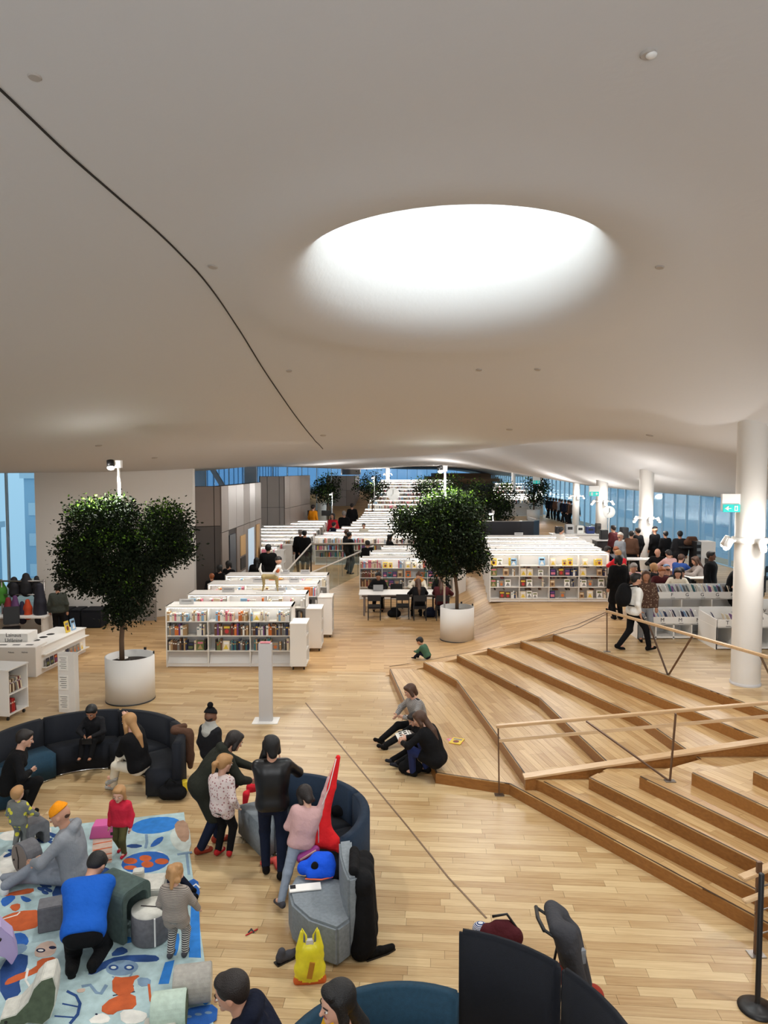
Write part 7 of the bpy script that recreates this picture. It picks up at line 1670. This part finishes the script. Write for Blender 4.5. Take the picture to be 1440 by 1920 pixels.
for lb, px, py, rz in (('black cafe chair under the person in pale hooded top', 1257, 1062, 0), ('black cafe chair right of the small white table', 1325, 1092, 1.4), ('black cafe chair at the grey cardigan', 1312, 1070, 1.5), ('black cafe chair beside the nearest column', 1385, 1110, 2), ('black cafe chair right of the nearest column', 1432, 1085, .5)): cafe_chair(lb, px, py, rz)
# cafe cabinet, high table and counter
p = P(1318, 1052, TOP + .6); t = thing('cabinet', 'white cabinet with dark shelves in front of the glass wall', 'cabinet', (D(1306, 1020, 25).x, 25, TOP)); zz = D(1318, 1016, 25).z - TOP
MB().box((.42, .3, zz/2), (.5, .6, zz)).build('body', M_white, t); MB().box((.08, .3, zz/2), (.16, .6, zz)).build('shelf_frame', M_black, t)
for k in range(6): MB().box((.08, -.01, .25 + k*.22), (.13, .02, .10)).build('tray', M_steel, t)
t = thing('high_table', 'tall dark standing table by the glass wall', 'table', (D(1296, 1030, 25.5).x, 25.5, TOP)); zz = D(1296, 1025, 25.5).z - TOP; MB().box((0, 0, zz), (.9, .5, .05)).build('tabletop', M_black, t); MB().tube([(0, 0, 0), (0, 0, zz)], .04, 10).build('stem', M_black, t); MB().lathe([(.25, 0), (.25, .02), (0, .03)], 20).build('base', M_black, t); blob_thing('bag', 'brown and black bag on the tall dark table', 'bag', (D(1296, 1030, 25.5).x, 25.5, TOP + zz + .03), [((-.15, 0, .12), (.15, 0, .12), .12), ((-.1, 0, .26), (.12, 0, .26), .08)], c_brown, .03)
xc = D(1085, 1010, 31).x; zt_ = D(1085, 1003, 31).z - terrain(xc, 31)
t = thing('equipment_counter', 'white counter crowded with equipment left of the third column', 'counter', (xc - 1.1, 31, terrain(xc, 31))); MB().box((1.1, .3, zt_/2), (2.2, .6, zt_)).build('body', M_shelf, t); MB().box((1.1, .3, zt_ + .02), (2.3, .7, .04)).build('top', M_white, t)
for k, (dx, w, h, c, lb) in enumerate(((.3, .3, .3, (40, 40, 44), 'dark box at the left of the equipment counter'), (.75, .35, .4, (190, 190, 190), 'silver machine on the equipment counter'), (1.2, .3, .35, (226, 226, 222), 'white box with dark marks on the equipment counter'), (1.65, .35, .3, (28, 50, 110), 'dark blue box on the equipment counter'), (2.0, .2, .45, (60, 54, 50), 'tall dark item at the right of the equipment counter'))):
    tt = thing('machine', lb, 'machine', (xc - 1.1 + dx, 31.25, terrain(xc, 31) + zt_ + .04)); MB().box((0, 0, h/2), (w, .3, h)).build('casing', mat('machine_%d' % k, c, .4), tt, .02); MB().box((0, -.155, h*.6), (w*.6, .01, h*.3)).build('front', M_black, tt)
p = P(1103, 1045, TOP + .5); blob_thing('backpack', 'blue backpack on a stool left of the third column', 'backpack', (D(1103, 1030, 27).x, 27, terrain(8, 27) + .62), [((0, 0, .2), (.2, .16, .3)), ((0, 0, .45), (.12, .12, .14))], cloth('nylon_blue', (30, 54, 150)), .03); t = thing('stool', 'black stool carrying the blue backpack', 'stool', (D(1103, 1030, 27).x, 27, terrain(8, 27))); MB().box((0, 0, .52), (.4, .4, .05)).build('seat', M_black, t)
for a, b in ((-1, -1), (1, -1), (-1, 1), (1, 1)): MB().bar((a*.15, b*.15, .5), (a*.18, b*.18, 0), .03).build('leg', M_black, t)
xc = D(1165, 1010, 29.5).x
t = thing('bar_counter', 'dark bar counter with machines between the third and second columns', 'counter', (xc - .9, 29.3, TOP)); MB().box((.9, .35, .5), (2.1, .7, 1.0)).build('body', mat('counter_dark', (40, 38, 40), .5), t); MB().box((.9, .35, 1.02), (2.2, .8, .04)).build('top', M_greyw, t)
for k in range(5):
    tt = thing('machine', '%s small appliance from the left on the dark bar counter' % ORD[k], 'machine', (xc - .7 + .42*k, 29.6, TOP + 1.04), 0, 'appliances on the dark bar counter'); h = (.4, .3, .5, .35, .45)[k]; MB().box((0, 0, h/2), (.3, .3, h)).build('casing', (M_black, M_steel)[k % 2], tt, .02)
# left, by the grey cladding
def at_head(label, px, py, y, rz, zfl=0.0, **kw):
    c = D(px, py + 4, y); return stand(label, c.x, y, zfl, rz, max(.9, c.z - zfl + .08), **kw)
at_head('child with red hair in black seen behind the bookcases by the grey wall', 397, 1076, 23.9, .4, hair='red')
at_head('person with dark hair standing beside the red haired child', 412, 1060, 24.3, -.6, hair='black', style='bob', fat=1.1); at_head('person with dark hair reading by the grey wall doors', 429, 1052, 24.8, -.5, hair='black', style='bob')
at_head('person with long dark hair and headscarf right of the lit doorway', 481, 1046, 26.6, .2, hair='black', style='long', coat=.6, fat=1.15)
at_head('person in a black coat standing with back to us before the white carts', 503, 1021, 27.4, 0, hair='black', coat=.7, fat=1.1)
at_head('man in a dark coat, left one of a pair near the far book carts', 563, 992, 34.2, .3, hair='grey', coat=.8, lod=3); at_head('person in a black coat, right one of a pair near far book carts', 571, 994, 33.9, -.2, hair='black', coat=.8, lod=3)
at_head('person in a dark coat reaching to the central shelf', 650, 992, 35.2, -1.2, hair='brown', coat=.6, lod=3); at_head('person with teal trousers walking behind the glass rail', 655, 997, 33.8, -1.0, hair='black', coat=.6, lod=3, pants=cloth('trousers_teal', (36, 60, 68)))
at_head('child in black standing near the stairwell handrail', 689, 1013, 31, .4, hair='dark', lod=3); at_head('woman with long dark hair browsing right of the handrail', 731, 1001, 33.5, -1.3, hair='black', style='long', lod=3)
at_head('person in black with grey hair among the far left shelves', 645, 957, 44.5, .2, hair='grey', coat=.6, lod=3); at_head('woman in red among the far left shelves', 624, 961, 43, 2.6, top=c_red, hair='dark', style='long', lod=3, coat=0)
at_head('person bent over a shelf left of the woman in red', 617, 976, 41, -1, top=c_navy, lod=3, lean=.5); at_head('head and shoulders between the central shelves', 682, 980, 41, PI, top=c_cream, lod=3, hair='dark')
at_head('dark figure by the grey round wall doorway', 660, 942, 52, 0, lod=3); at_head('person in an orange jacket by the far left window', 587, 945, 50, -.6, top=c_orange, lod=3)
at_head('person behind the trunk of the middle tree in the aisle', 880, 1040, 30.5, 0, lod=3)
at_head('woman in a dark vest and rust sleeves by the coat rack', 108, 1096, 20.7, .3, hair='black', top=cloth('vest_dark', (58, 62, 56)), style='bun')
# crowd near the far right glass and on the far stairs
g = random.Random(9)
WH = ['first', 'second', 'third', 'fourth', 'fifth', 'sixth', 'seventh', 'eighth', 'ninth', 'tenth', 'eleventh', 'twelfth']
for i in range(11):
    px = 1026 + i*5.6 + g.uniform(-1, 1); y = 58 - i*.9; zf = 1.9 - .03*i; c = D(px, 940 + g.uniform(0, 6) + i*.5, y)
    stand('%s person from the left in the distant crowd by the right glass wall' % WH[i], c.x, y, max(terrain(c.x, y), c.z - 1.62), g.uniform(-2, 2), 1.7, lod=3, top=[c_black, c_navy, c_dark, c_brown, c_grey][i % 5], group='distant crowd by the right glass wall')
for i in range(12):
    px = 752 + i*9.5 + g.uniform(-2, 2); y = 92 + (i % 3); c = D(px, (906 - i*1.4) if i < 7 else 893, y); 
    stand('%s person from the left on the far wooden stage stairs' % WH[i], c.x, y, c.z - 1.6, g.uniform(-2, 2), 1.7, lod=3, top=[c_black, c_navy, c_dark][i % 3], group='distant people on the far stage stairs')
# far wooden stage
t = thing('far_stage', 'distant wooden stage with stairs in front of the blue window', 'stage', (0, 0, 0)); M_st = mat('stage_oak', (120, 86, 54), .6)
for k in range(6):
    a, b = D(745 + 14*k, 930, 89 + k).x, D(960 - 6*k, 930, 89 + k).x; zt_ = 2.3 + .42*k; MB().box(((a + b)/2, 93 + k, zt_/2), (b - a, 7, zt_)).build('step', M_st, t)
a, b = D(865, 905, 87).x, D(925, 905, 87).x; MB().box(((a + b)/2, 87.5, D(890, 925, 87).z/2 + .9), (b - a, 1.5, D(890, 908, 87).z - D(890, 945, 87).z)).build('booth', M_black, t); MB().box(((a + b)/2, 87.2, D(890, 900, 87).z), (b - a + 2, 2, .35)).build('parapet', M_st, t)
# far tables with equipment and black monitors on the far left shelves
for i in range(5):
    c = D(508 + 26*i, 962, 50.5); t = thing('monitor', '%s black screen from the left above the far left bookcases' % WH[i], 'monitor', (c.x, 50.5, 0), 0, 'black screens above the far left bookcases'); MB().box((0, 0, c.z), (.7, .06, .38)).build('screen', M_black, t); MB().box((0, .1, c.z/2), (.06, .06, c.z)).build('stand', M_steel, t)
# person handing over at the T bin (dark sleeve reaching in from the right)
p = P(1392, 1130, TOP + 1.2); stand('person in a dark coat reaching over the bins from behind the nearest column', D(1400, 1130, 17.45).x + .25, 17.45, TOP, 1.3, 1.7, coat=.6, top=c_dark, hands=((-.05, .30, .62), (.06, .30, .6)))
